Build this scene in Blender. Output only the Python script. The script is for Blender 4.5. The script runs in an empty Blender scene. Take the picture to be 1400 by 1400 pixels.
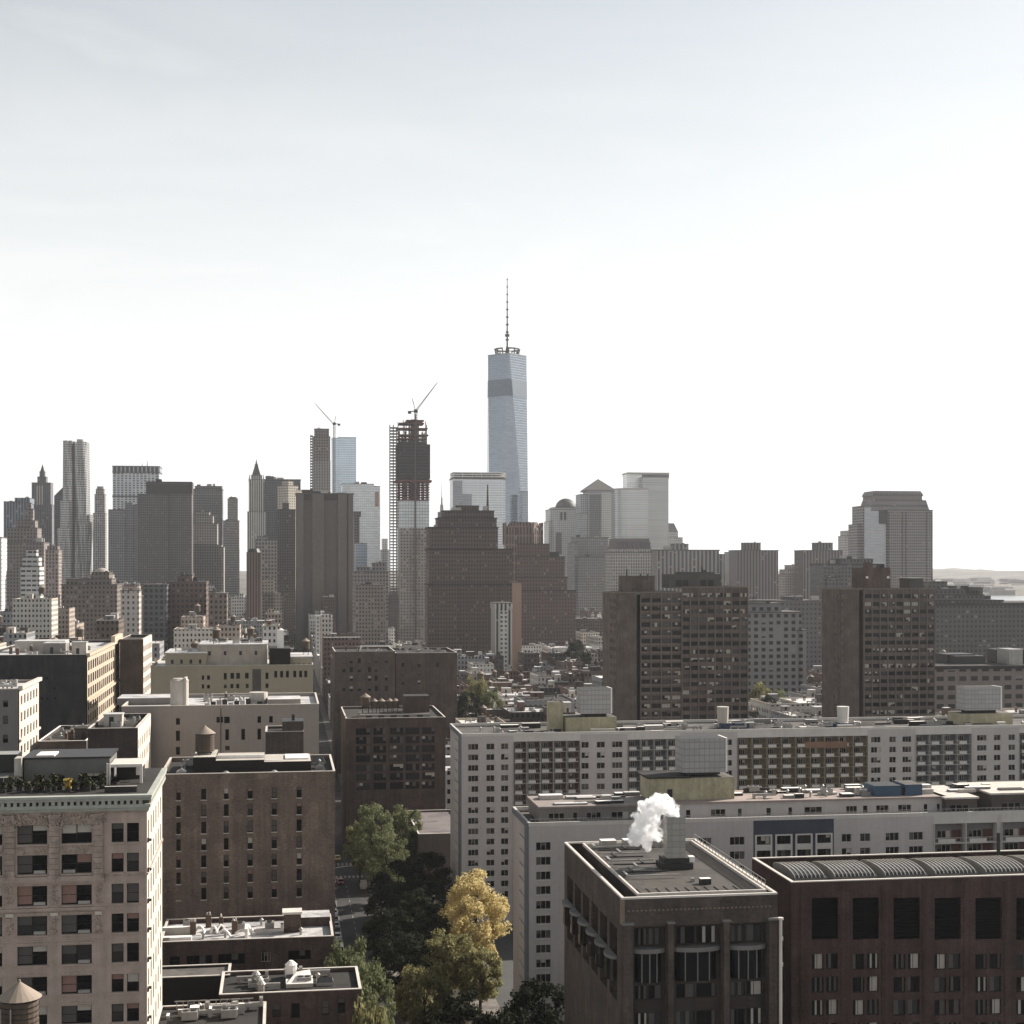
import bpy, math, random
from mathutils import Vector, Matrix, noise
R = math.radians
random.seed(11)
scene = bpy.context.scene
COL = scene.collection
# ---------------------------------------------------------------- camera
F = 2085.0; CX = 700.0; HY = 775.0; CZ = 95.0; TH = R(8.6)      # photo pixels (1400 wide)
cam_d = bpy.data.cameras.new('camera'); cam = bpy.data.objects.new('camera', cam_d); COL.objects.link(cam)
cam.location = (0, 0, CZ); cam.rotation_euler = (R(90), 0, 0)
cam_d.sensor_width = 36; cam_d.lens = 36 * F / 1400; cam_d.shift_y = -(700 - HY) / 1400
cam_d.clip_start = 1; cam_d.clip_end = 60000
scene.camera = cam
scene.cycles.volume_bounces = 12; scene.cycles.max_bounces = 14; scene.cycles.diffuse_bounces = 3; scene.cycles.glossy_bounces = 3
scene.view_settings.view_transform = 'Standard'; scene.view_settings.look = 'None'
scene.view_settings.exposure = 0.86; scene.view_settings.gamma = 1
# ---------------------------------------------------------------- sky and sun
SUN_AZ = 56.0; SUN_EL = 31.0            # azimuth to the right of the view direction
world = bpy.data.worlds.new('World'); scene.world = world; world.use_nodes = True
nt = world.node_tree; nt.nodes.clear()
out = nt.nodes.new('ShaderNodeOutputWorld'); bg = nt.nodes.new('ShaderNodeBackground')
sky = nt.nodes.new('ShaderNodeTexSky'); sky.sky_type = 'NISHITA'; sky.sun_disc = False
sky.sun_elevation = R(SUN_EL); sky.sun_rotation = R(SUN_AZ); sky.altitude = 50
sky.air_density = 1.0; sky.dust_density = 1.2; sky.ozone_density = 1.0
hs = nt.nodes.new('ShaderNodeHueSaturation'); hs.inputs['Saturation'].default_value = 0.42; hs.inputs['Hue'].default_value = 0.48
tc = nt.nodes.new('ShaderNodeTexCoord'); mp = nt.nodes.new('ShaderNodeMapping')
mp.inputs['Scale'].default_value = (1.0, 1.0, 5.0); mp.inputs['Rotation'].default_value = (0, R(-14), 0)
ns = nt.nodes.new('ShaderNodeTexNoise'); ns.inputs['Scale'].default_value = 2.6; ns.inputs['Detail'].default_value = 7
ns.inputs['Roughness'].default_value = 0.55; ns.inputs['Distortion'].default_value = 0.6
rp = nt.nodes.new('ShaderNodeValToRGB'); rp.color_ramp.elements[0].position = 0.50; rp.color_ramp.elements[1].position = 0.74
rp.color_ramp.elements[0].color = (0, 0, 0, 1); rp.color_ramp.elements[1].color = (0.5, 0.5, 0.5, 1)
mx = nt.nodes.new('ShaderNodeMix'); mx.data_type = 'RGBA'; mx.inputs['B'].default_value = (9.3, 9.25, 9.1, 1)
nt.links.new(tc.outputs['Generated'], mp.inputs['Vector']); nt.links.new(mp.outputs['Vector'], ns.inputs['Vector'])
nt.links.new(ns.outputs['Fac'], rp.inputs['Fac']); nt.links.new(sky.outputs['Color'], hs.inputs['Color'])
sx = nt.nodes.new('ShaderNodeSeparateXYZ'); nt.links.new(tc.outputs['Generated'], sx.inputs[0])
def wm(op, p, q):
    n = nt.nodes.new('ShaderNodeMath'); n.operation = op
    for i, s in enumerate((p, q)):
        if isinstance(s, (int, float)): n.inputs[i].default_value = s
        else: nt.links.new(s, n.inputs[i])
    return n.outputs[0]
# thin cirrus veil: its optical depth grows with the slant path towards the horizon
el = wm('MAXIMUM', wm('ADD', sx.outputs[2], wm('MULTIPLY', wm('SUBTRACT', ns.outputs['Fac'], 0.5), 0.16)), 0.0)
veil = wm('POWER', 2.718, wm('MULTIPLY', wm('POWER', wm('DIVIDE', el, 0.3), 1.9), -1.0))
cov = wm('MINIMUM', wm('MAXIMUM', wm('ADD', wm('MULTIPLY', veil, 0.95), wm('MULTIPLY', rp.outputs['Color'], 0.6)), 0.0), 0.92)
nt.links.new(cov, mx.inputs['Factor']); nt.links.new(hs.outputs['Color'], mx.inputs['A'])
nt.links.new(mx.outputs['Result'], bg.inputs['Color']); bg.inputs['Strength'].default_value = 0.068
nt.links.new(bg.outputs['Background'], out.inputs['Surface'])
sd = Vector((math.sin(R(SUN_AZ)) * math.cos(R(SUN_EL)), math.cos(R(SUN_AZ)) * math.cos(R(SUN_EL)), math.sin(R(SUN_EL))))
sl = bpy.data.lights.new('sun', 'SUN'); sl.energy = 5.0; sl.angle = R(0.5); sl.color = (1.0, 0.93, 0.84)
so = bpy.data.objects.new('sun', sl); COL.objects.link(so); so.rotation_euler = sd.to_track_quat('Z', 'Y').to_euler()

# ---------------------------------------------------------------- helpers: coordinates
CT, ST = math.cos(TH), math.sin(TH)
def uv2w(u, v): return (u * CT - v * ST, u * ST + v * CT)
def w2uv(x, y): return (x * CT + y * ST, -x * ST + y * CT)
def px2w(px, D): return ((px - CX) / F * D, D)
def zat(py, D): return CZ - (py - HY) * D / F
def proj(x, y, z): return (CX + F * x / y, HY + F * (CZ - z) / y)
FOOT = []                                                   # footprints already taken, in street-grid coordinates
# ---------------------------------------------------------------- helpers: materials
MATS = {}
def lk(t, a, b): t.links.new(a, b)
def mth(t, op, a, b=None, c=None):
    n = t.nodes.new('ShaderNodeMath'); n.operation = op
    for i, q in enumerate((a, b, c)):
        if q is None: continue
        if isinstance(q, (int, float)): n.inputs[i].default_value = q
        else: lk(t, q, n.inputs[i])
    return n.outputs[0]
def mixc(t, f, a, b):
    n = t.nodes.new('ShaderNodeMix'); n.data_type = 'RGBA'
    for k, q in (('Factor', f), ('A', a), ('B', b)):
        if isinstance(q, (int, float)): n.inputs[k].default_value = q
        elif isinstance(q, tuple): n.inputs[k].default_value = (*q, 1) if len(q) == 3 else q
        else: lk(t, q, n.inputs[k])
    return n.outputs['Result']
def newmat(name):
    m = bpy.data.materials.new(name); m.use_nodes = True
    return m, m.node_tree, m.node_tree.nodes['Principled BSDF']
def noise_fac(t, scale, detail=4, vec=None, stretch=None):
    n = t.nodes.new('ShaderNodeTexNoise'); n.inputs['Scale'].default_value = scale; n.inputs['Detail'].default_value = detail
    if vec is None:
        vec = t.nodes.new('ShaderNodeTexCoord').outputs['Object']
    if stretch:
        q = t.nodes.new('ShaderNodeMapping'); q.inputs['Scale'].default_value = stretch; lk(t, vec, q.inputs['Vector']); vec = q.outputs['Vector']
    lk(t, vec, n.inputs['Vector']); return n.outputs['Fac']
def tuning(c):
    """measured albedos run a little darker and warmer than first guessed"""
    return (c[0] * .84, c[1] * .795, c[2] * .76)
def plain(name, col, rough=0.85, var=0.25, scale=0.35, metal=0.0, streak=True, spec=0.3):
    """a weathered surface: blotches, fine grain and vertical run-off streaks"""
    col = tuning(col); k = ('p', name, col, rough, var, metal)
    if k in MATS: return MATS[k]
    m, t, b = newmat(name)
    f = noise_fac(t, scale, 5); g = noise_fac(t, scale * 9, 3)
    s = noise_fac(t, 1.0, 4, stretch=(1.3, 1.3, 0.07)) if streak else g
    v = mth(t, 'ADD', mth(t, 'MULTIPLY', mth(t, 'SUBTRACT', f, 0.5), var * 2.2), mth(t, 'MULTIPLY', mth(t, 'SUBTRACT', g, 0.5), var * 1.3))
    v = mth(t, 'ADD', v, mth(t, 'MULTIPLY', mth(t, 'SUBTRACT', s, 0.5), var * 1.5)); v = mth(t, 'ADD', v, 1.0)
    if not streak and rough > .5:                       # roofs and paving: patched areas and ponding stains with edges of their own
        pt = noise_fac(t, scale * .55, 2, stretch=(1, 1.6, 1)); q = noise_fac(t, scale * 1.7, 6)
        v = mth(t, 'MULTIPLY', v, mth(t, 'SUBTRACT', 1.0, mth(t, 'MULTIPLY', mth(t, 'GREATER_THAN', pt, .56), .26)))
        v = mth(t, 'MULTIPLY', v, mth(t, 'SUBTRACT', 1.0, mth(t, 'MULTIPLY', mth(t, 'SMOOTH_MAX', mth(t, 'SUBTRACT', q, .56), 0.0, .02), 2.2)))
    n = t.nodes.new('ShaderNodeVectorMath'); n.operation = 'SCALE'; n.inputs[0].default_value = col; lk(t, v, n.inputs['Scale'])
    lk(t, n.outputs[0], b.inputs['Base Color']); b.inputs['Roughness'].default_value = rough
    b.inputs['Metallic'].default_value = metal; b.inputs['Specular IOR Level'].default_value = spec
    MATS[k] = m; return m
def brick(name, col, mortar=(0.3, 0.28, 0.26), var=0.46):
    col = tuning(col); k = ('b', name, col)
    if k in MATS: return MATS[k]
    m, t, b = newmat(name)
    uv = t.nodes.new('ShaderNodeUVMap'); br = t.nodes.new('ShaderNodeTexBrick')
    br.inputs['Scale'].default_value = 1.0; br.inputs['Brick Width'].default_value = 0.42; br.inputs['Row Height'].default_value = 0.16
    br.inputs['Mortar Size'].default_value = 0.012; br.inputs['Color1'].default_value = (*[c * 0.8 for c in col], 1)
    br.inputs['Color2'].default_value = (*[c * 1.2 for c in col], 1); br.inputs['Mortar'].default_value = (*[(a + c) / 2.4 for a, c in zip(mortar, col)], 1)
    lk(t, uv.outputs['UV'], br.inputs['Vector'])
    f = noise_fac(t, 0.22, 5); s = noise_fac(t, 1.0, 4, stretch=(1.1, 1.1, 0.05)); g = noise_fac(t, 2.5, 3)
    v = mth(t, 'ADD', mth(t, 'MULTIPLY', mth(t, 'SUBTRACT', f, 0.5), var * 2.4), mth(t, 'MULTIPLY', mth(t, 'SUBTRACT', s, 0.5), var * 2.0))
    v = mth(t, 'ADD', mth(t, 'ADD', v, mth(t, 'MULTIPLY', mth(t, 'SUBTRACT', g, 0.5), var * 1.6)), 1.0)
    n = t.nodes.new('ShaderNodeVectorMath'); n.operation = 'SCALE'; lk(t, br.outputs['Color'], n.inputs[0]); lk(t, v, n.inputs['Scale'])
    pt = noise_fac(t, .16, 2, stretch=(1.2, 1.2, .8)); n2 = t.nodes.new('ShaderNodeVectorMath'); n2.operation = 'SCALE'; lk(t, n.outputs[0], n2.inputs[0])   # repointed patches
    lk(t, mth(t, 'ADD', 1.0, mth(t, 'MULTIPLY', mth(t, 'GREATER_THAN', pt, .57), .2)), n2.inputs['Scale']); n = n2
    lk(t, n.outputs[0], b.inputs['Base Color']); b.inputs['Roughness'].default_value = 0.9; b.inputs['Specular IOR Level'].default_value = 0.2
    MATS[k] = m; return m
def facade(name, wall, glass=(0.02, 0.022, 0.025), bay=3.0, storey=3.6, wf=0.5, hf=0.55, blind=0.2, bcol=(0.4, 0.38, 0.35), var=0.2, gr=0.12, band=0):
    """wall with a window in every bay and storey (UV in metres); blinds at random"""
    wall = (wall[0] * 1.0, wall[1] * 1.02, wall[2] * 1.06); glass = tuple(q * .5 for q in glass); blind *= .6; bcol = tuple(q * .75 for q in bcol); k = ('f', name, wall, glass, bay, storey, wf, hf, blind, bcol, band)
    if k in MATS: return MATS[k]
    m, t, b = newmat(name)
    uv = t.nodes.new('ShaderNodeUVMap'); sp = t.nodes.new('ShaderNodeSeparateXYZ'); lk(t, uv.outputs['UV'], sp.inputs[0])
    U = mth(t, 'DIVIDE', mth(t, 'ADD', sp.outputs[0], 5000 * bay), bay); V = mth(t, 'DIVIDE', mth(t, 'ADD', sp.outputs[1], 1000 * storey), storey)
    fu = mth(t, 'FRACT', U); fv = mth(t, 'FRACT', V); iu = mth(t, 'FLOOR', U); iv = mth(t, 'FLOOR', V)
    mu = mth(t, 'LESS_THAN', mth(t, 'ABSOLUTE', mth(t, 'SUBTRACT', fu, 0.5)), wf / 2)
    mv = mth(t, 'LESS_THAN', mth(t, 'ABSOLUTE', mth(t, 'SUBTRACT', fv, 0.5)), hf / 2)
    mask = mth(t, 'MULTIPLY', mu, mv)
    cb = t.nodes.new('ShaderNodeCombineXYZ'); lk(t, iu, cb.inputs[0]); lk(t, iv, cb.inputs[1])
    wn = t.nodes.new('ShaderNodeTexWhiteNoise'); wn.noise_dimensions = '3D'; lk(t, cb.outputs[0], wn.inputs['Vector'])
    oi = t.nodes.new('ShaderNodeObjectInfo'); lk(t, mth(t, 'MULTIPLY', oi.outputs['Random'], 50), cb.inputs[2])
    isb = mth(t, 'LESS_THAN', wn.outputs['Value'], blind)
    bh = mth(t, 'GREATER_THAN', fv, mth(t, 'SUBTRACT', 0.75, mth(t, 'MULTIPLY', wn.outputs['Value'], 0.8 / max(blind, .05))))
    gcol = mixc(t, mth(t, 'MULTIPLY', isb, bh), glass, bcol)
    f = noise_fac(t, 0.05, 5); s = noise_fac(t, 1.0, 4, stretch=(0.5, 0.5, 0.02))
    v = mth(t, 'ADD', mth(t, 'MULTIPLY', mth(t, 'SUBTRACT', f, 0.5), var * 2), mth(t, 'MULTIPLY', mth(t, 'SUBTRACT', s, 0.5), var * 1.6))
    v = mth(t, 'ADD', v, 1.0)
    if band:
        wv = mth(t, 'LESS_THAN', mth(t, 'FRACT', mth(t, 'DIVIDE', V, band)), 0.7 / band)
        v = mth(t, 'MULTIPLY', v, mth(t, 'SUBTRACT', 1.0, mth(t, 'MULTIPLY', wv, -0.35)))
    n = t.nodes.new('ShaderNodeVectorMath'); n.operation = 'SCALE'; n.inputs[0].default_value = wall; lk(t, v, n.inputs['Scale'])
    lk(t, mixc(t, mask, n.outputs[0], gcol), b.inputs['Base Color'])
    lk(t, mth(t, 'ADD', 0.85, mth(t, 'MULTIPLY', mask, gr - 0.85)), b.inputs['Roughness'])
    b.inputs['Specular IOR Level'].default_value = 0.16
    MATS[k] = m; return m
def curtain(name, col, bay=1.5, storey=4.0, line=0.12, metal=0.75, rough=0.12, lcol=(0.25, 0.27, 0.29), wob=0.0, hline=0.2):
    """glass curtain wall: mirror-like panes between thin mullions"""
    k = ('c', name, col, bay, storey)
    if k in MATS: return MATS[k]
    m, t, b = newmat(name)
    uv = t.nodes.new('ShaderNodeUVMap'); sp = t.nodes.new('ShaderNodeSeparateXYZ'); lk(t, uv.outputs['UV'], sp.inputs[0])
    U = mth(t, 'DIVIDE', mth(t, 'ADD', sp.outputs[0], 5000 * bay), bay); V = mth(t, 'DIVIDE', mth(t, 'ADD', sp.outputs[1], 1000 * storey), storey)
    mu = mth(t, 'LESS_THAN', mth(t, 'FRACT', U), line); mv = mth(t, 'LESS_THAN', mth(t, 'FRACT', V), hline)
    mask = mth(t, 'MAXIMUM', mu, mv)
    cb = t.nodes.new('ShaderNodeCombineXYZ'); lk(t, mth(t, 'FLOOR', mth(t, 'DIVIDE', U, 2)), cb.inputs[0]); lk(t, mth(t, 'FLOOR', V), cb.inputs[1])
    wn = t.nodes.new('ShaderNodeTexWhiteNoise'); wn.noise_dimensions = '2D'; lk(t, cb.outputs[0], wn.inputs['Vector'])
    f = noise_fac(t, 0.03, 3)
    v = mth(t, 'ADD', mth(t, 'ADD', mth(t, 'MULTIPLY', wn.outputs['Value'], 0.16), mth(t, 'MULTIPLY', f, 0.3)), 0.77)
    n = t.nodes.new('ShaderNodeVectorMath'); n.operation = 'SCALE'; n.inputs[0].default_value = col; lk(t, v, n.inputs['Scale'])
    lk(t, mixc(t, mask, n.outputs[0], lcol), b.inputs['Base Color']); b.inputs['Metallic'].default_value = metal
    lk(t, mth(t, 'ADD', rough, mth(t, 'MULTIPLY', mask, 0.4)), b.inputs['Roughness'])
    MATS[k] = m; return m
# ---------------------------------------------------------------- helpers: meshes
class MB:
    def __init__(s): s.v = []; s.f = []; s.m = []
    def poly(s, pts, mat=0):
        n = len(s.v); s.v.extend([tuple(p) for p in pts]); s.f.append(tuple(range(n, n + len(pts)))); s.m.append(mat)
    def box(s, x0, x1, y0, y1, z0, z1, mat=0, top=None, bottom=True, M=None):
        n = len(s.v)
        P = [(x0, y0, z0), (x1, y0, z0), (x1, y1, z0), (x0, y1, z0), (x0, y0, z1), (x1, y0, z1), (x1, y1, z1), (x0, y1, z1)]
        if M is not None: P = [tuple(M @ Vector(p)) for p in P]
        s.v.extend(P)
        fs = [(0, 1, 5, 4), (1, 2, 6, 5), (2, 3, 7, 6), (3, 0, 4, 7)]
        ms = [mat] * 4
        if top is not False: fs.append((4, 5, 6, 7)); ms.append(mat if top is None else top)
        if bottom: fs.append((0, 3, 2, 1)); ms.append(mat)
        s.f.extend([tuple(n + i for i in f) for f in fs]); s.m.extend(ms)
    def prism(s, poly, z0, z1, mat=0, top=None, scale=1.0, cx=0, cy=0):
        """polygon footprint (CCW) raised to z1; scale shrinks the top about (cx,cy)"""
        k = len(poly); n = len(s.v)
        s.v.extend([(x, y, z0) for x, y in poly]); s.v.extend([(cx + (x - cx) * scale, cy + (y - cy) * scale, z1) for x, y in poly])
        for i in range(k):
            j = (i + 1) % k; s.f.append((n + i, n + j, n + k + j, n + k + i)); s.m.append(mat)
        s.f.append(tuple(n + k + i for i in range(k))); s.m.append(mat if top is None else top)
    def cyl(s, x, y, z0, z1, r0, r1=None, n=12, mat=0, top=None):
        r1 = r0 if r1 is None else r1
        p = [(x + r0 * math.cos(2 * math.pi * i / n), y + r0 * math.sin(2 * math.pi * i / n)) for i in range(n)]
        s.prism(p, z0, z1, mat, top, max(r1 / r0, 1e-4), x, y)
    def bar(s, a, b, r, mat=0):
        a = Vector(a); b = Vector(b); d = b - a; q = d.to_track_quat('Z', 'Y').to_matrix().to_4x4()
        s.box(-r, r, -r, r, 0, d.length, mat, M=Matrix.Translation(a) @ q)
    def data(s, name, mats):
        me = bpy.data.meshes.new(name); me.from_pydata(s.v, [], s.f)
        for m in mats: me.materials.append(m)
        if len(mats) > 1: me.polygons.foreach_set('material_index', s.m)
        uvl = me.uv_layers.new(name='UVMap').data
        for p in me.polygons:
            nx, ny, nz = p.normal
            h = math.hypot(nx, ny)
            for li in p.loop_indices:
                c = me.vertices[me.loops[li].vertex_index].co
                if h < 0.3: uvl[li].uv = (c.x, c.y)
                else: uvl[li].uv = ((-ny * c.x + nx * c.y) / h, c.z)
        me.update(); return me
    def build(s, name, mats, parent=None, loc=None, rz=None):
        if not isinstance(mats, (list, tuple)): mats = [mats]
        o = bpy.data.objects.new(name, s.data(name, mats)); COL.objects.link(o)
        if parent is not None: o.parent = parent
        if loc is not None: o.location = loc
        if rz is not None: o.rotation_euler = (0, 0, rz)
        return o
def tag(o, label=None, cat=None, group=None, kind=None):
    if label: o['label'] = label
    if cat: o['category'] = cat
    if group: o['group'] = group
    if kind: o['kind'] = kind
    return o
def empty(name, loc, rz, label, cat, group=None):
    o = bpy.data.objects.new(name, None); COL.objects.link(o); o.location = loc; o.rotation_euler = (0, 0, rz)
    o.empty_display_size = 0.5
    return tag(o, label, cat, group)
def inst(src_mesh, name, parent, loc, rz=0, label=None):
    o = bpy.data.objects.new(name, src_mesh); COL.objects.link(o); o.parent = parent; o.location = loc; o.rotation_euler = (0, 0, rz)
    if label: o['label'] = label
    return o
# common materials
TAR = plain('roof_tar', (0.034, 0.032, 0.03), 0.9, 0.35, 0.2, streak=False)
GRAVEL = plain('roof_gravel', (0.12, 0.115, 0.11), 0.95, 0.35, 0.25, streak=False)
SILVER = plain('roof_silver_coat', (0.58, 0.59, 0.6), 0.6, 0.3, 0.2, streak=False)
METAL = plain('galvanised_metal', (0.4, 0.4, 0.39), 0.45, 0.25, 0.6, metal=0.5)
DARKM = plain('dark_metal', (0.03, 0.03, 0.03), 0.5, 0.2)
WHITEP = plain('white_paint', (0.9, 0.9, 0.88), 0.7, 0.15)
STONE = plain('limestone_coping', (0.6, 0.58, 0.54), 0.85, 0.25)
WOOD = plain('tank_cedar', (0.11, 0.085, 0.065), 0.85, 0.35)
ROOFC = plain('tank_roof_sheet', (0.3, 0.255, 0.21), 0.7, 0.2)
G_DARK = plain('window_glass', (0.012, 0.013, 0.015), 0.07, 0.3, spec=0.16)
G_GREY = plain('window_glass_grey', (0.04, 0.042, 0.045), 0.1, 0.3, spec=0.4)
F_DARK = plain('window_frame_dark', (0.025, 0.02, 0.018), 0.6, 0.1)
F_WHITE = plain('window_frame_white', (0.5, 0.49, 0.46), 0.6, 0.1)
BL_WHITE = plain('window_blind_white', (0.5, 0.48, 0.44), 0.8, 0.1)
BL_PINK = plain('window_blind_rose', (0.3, 0.19, 0.165), 0.8, 0.1)
BL_GREY = plain('window_blind_grey', (0.11, 0.105, 0.1), 0.8, 0.1)
WM = [F_DARK, G_DARK, BL_WHITE, BL_PINK, BL_GREY, F_WHITE, G_GREY, METAL]
# ---------------------------------------------------------------- windows
def draw_window(mb, M, w, h, style, rng):
    """w x h window, centre bottom at origin, facing -y; frame, sashes, panes, blinds"""
    fr = 5 if style in ('white', 'white2') else 0
    nS = {'sash2': 2, 'sash1': 1, 'triple': 3, 'white': 3, 'white2': 2, 'wide': 4, 'plain': 1, 'curtain': 2, 'bright': 3}[style]
    t = 0.07 if h > 1.2 else 0.05
    def bx(x0, x1, y0, y1, z0, z1, m): mb.box(x0, x1, y0, y1, z0, z1, m, M=M)
    bx(-w / 2, w / 2, -0.02, 0.08, 0, t, fr); bx(-w / 2, w / 2, -0.02, 0.08, h - t, h, fr)
    for i in range(nS + 1):
        x = -w / 2 + t / 2 + (w - t) * i / nS
        tt = t * (1.6 if 0 < i < nS and style == 'sash2' else 1) / 2
        bx(x - tt, x + tt, -0.015, 0.078, t, h - t, fr)
    g = 6 if rng.random() < 0.25 else 1
    for i in range(nS):
        x0 = -w / 2 + t + (w - t) * i / nS; x1 = -w / 2 + (w - t) * (i + 1) / nS
        q = rng.random()
        if style in ('sash2', 'sash1'):
            if q < 0.72:
                c = rng.choice([3, 3, 4, 4, 4, 2] if style == 'sash2' else [2, 4, 4, 3]); k = rng.choice([0.3, 0.45, 0.5, 0.5, 0.95])
                bx(x0, x1, 0.03, 0.05, h - t - (h - 2 * t) * k, h - t, c)
            bx(x0, x1, 0.01, 0.06, h * 0.5 - 0.04, h * 0.5 + 0.04, fr)
            if q > 0.8 and style == 'sash2': bx(x0 + .15, x1 - .15, -0.3, 0.02, t + .002, t + 0.4, 7)
        elif style == 'curtain':
            if q < 0.5:
                xs = x0 + (x1 - x0) * rng.choice([0, 0.5, 0.65]); bx(xs, x1 if q < .35 else min(x1, xs + .5), 0.03, 0.05, t, h - t, rng.choice([2, 4, 4, 4]))
        elif style != 'plain':
            if q < (0.82 if style == 'bright' else 0.28): bx(x0, x1, 0.03, 0.05, h - t - (h - 2 * t) * rng.choice([0.4, 0.6, 1]), h - t, rng.choice([2, 4, 4] if style != 'bright' else [2, 2, 4]))
    p = [M @ Vector(c) for c in ((-w / 2, 0.06, 0), (w / 2, 0.06, 0), (w / 2, 0.06, h), (-w / 2, 0.06, h))]
    mb.poly(p, g)
WCACHE = {}
def win_mesh(w, h, style, k):
    key = (round(w, 2), round(h, 2), style, k)
    if key not in WCACHE:
        mb = MB(); draw_window(mb, Matrix.Identity(4), w, h, style, random.Random(hash((k, style)) & 0xffff if False else k * 77 + len(style)))
        WCACHE[key] = mb.data('window', WM)
    return WCACHE[key]
def wall_face(mb, o, d, width, z0, z1, holes, recess=0.25, mat=0, rmat=None):
    """wall from o along unit dir d (outward = (d.y,-d.x)), holes = (u0,u1,z0,z1)"""
    ox, oy = o; dx, dy = d; nx, ny = dy, -dx
    us = sorted(set([0.0, width] + [round(h[0], 4) for h in holes] + [round(h[1], 4) for h in holes]))
    zs = sorted(set([z0, z1] + [round(h[2], 4) for h in holes] + [round(h[3], 4) for h in holes]))
    us = [u for u in us if -1e-6 <= u <= width + 1e-6]; zs = [z for z in zs if z0 - 1e-6 <= z <= z1 + 1e-6]
    P = lambda u, z, r=0: (ox + dx * u - nx * r, oy + dy * u - ny * r, z)
    bycol = {}
    for zi in range(len(zs) - 1):
        zc = (zs[zi] + zs[zi + 1]) / 2; act = [h for h in holes if h[2] < zc < h[3]]
        run = None
        for ui in range(len(us) - 1):
            uc = (us[ui] + us[ui + 1]) / 2
            if any(h[0] < uc < h[1] for h in act):
                if run is not None: mb.poly([P(run, zs[zi]), P(us[ui], zs[zi]), P(us[ui], zs[zi + 1]), P(run, zs[zi + 1])], mat); run = None
            elif run is None: run = us[ui]
        if run is not None: mb.poly([P(run, zs[zi]), P(width, zs[zi]), P(width, zs[zi + 1]), P(run, zs[zi + 1])], mat)
    rm = mat if rmat is None else rmat
    for h in holes:
        a, b, c, e = h[:4]; r = recess + 0.06
        mb.poly([P(a, c), P(b, c), P(b, c, r), P(a, c, r)], rm); mb.poly([P(a, e, r), P(b, e, r), P(b, e), P(a, e)], rm)
        mb.poly([P(a, c), P(a, c, r), P(a, e, r), P(a, e)], rm); mb.poly([P(b, c, r), P(b, c), P(b, e), P(b, e, r)], rm)
def put_windows(parent, lst, cap=100, sill=None):
    """lst: (x,y,z,rz,w,h,style); the first `cap` become window parts, the rest one stuff part"""
    rest = MB()
    for i, (x, y, z, rz, w, h, st) in enumerate(lst):
        if i < cap: inst(win_mesh(w, h, st, random.randrange(9)), 'window', parent, (x, y, z), rz)
        else: draw_window(rest, Matrix.Translation((x, y, z)) @ Matrix.Rotation(rz, 4, 'Z'), w, h, st, random)
    if rest.v: tag(rest.build('window', WM, parent), kind='stuff')
def holes_to_windows(o, d, holes, recess, style='sash2'):
    ox, oy = o; dx, dy = d; nx, ny = dy, -dx; rz = math.atan2(dy, dx)
    L = []
    for h in holes:
        u = (h[0] + h[1]) / 2; st = h[4] if len(h) > 4 else style
        if st is None: continue
        L.append((ox + dx * u - nx * recess, oy + dy * u - ny * recess, h[2], rz, h[1] - h[0], h[3] - h[2], st))
    return L
# ---------------------------------------------------------------- placement by photo position
class Site:
    """a building whose front face starts at photo column px0 at distance D and follows the street grid"""
    def __init__(s, px0, D, rot=TH):
        s.D = D; s.rot = rot; s.c = math.cos(rot); s.s = math.sin(rot)
        s.x0, s.y0 = px2w(px0, D)
    def x(s, px, dy=0.0):
        """local x of photo column px on the line local y = dy"""
        X0 = s.x0 - s.s * dy; Y0 = s.y0 + s.c * dy; k = (px - CX) / F
        return (k * Y0 - X0) / (s.c - k * s.s)
    def z(s, py, x=0.0, dy=0.0):
        return zat(py, s.y0 + s.s * x + s.c * dy)
    def foot(s, x0, x1, dep, margin=2):
        c = []
        for x, y in ((x0, 0), (x1, 0), (x1, dep), (x0, dep)):
            c.append(w2uv(s.x0 + s.c * x - s.s * y, s.y0 + s.s * x + s.c * y))
        FOOT.append((min(a for a, b in c) - margin, max(a for a, b in c) + margin, min(b for a, b in c) - margin, max(b for a, b in c) + margin))
def small_plant(mb, x0, x1, y0, y1, z, n, sc, rng):
    for _ in range(n):
        w = rng.uniform(.5, 1.6) * sc; d = rng.uniform(.5, 1.4) * sc; h = rng.uniform(.3, .9) * sc
        if x1 - x0 < w + 1 or y1 - y0 < d + 1: continue
        x = rng.uniform(x0 + .5, x1 - w - .5); y = rng.uniform(y0 + .5, y1 - d - .5)
        q = MB(); q.box(x, x + w, y, y + d, z, z + h, rng.choice([0, 1, 1])); mb.append(q)
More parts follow.
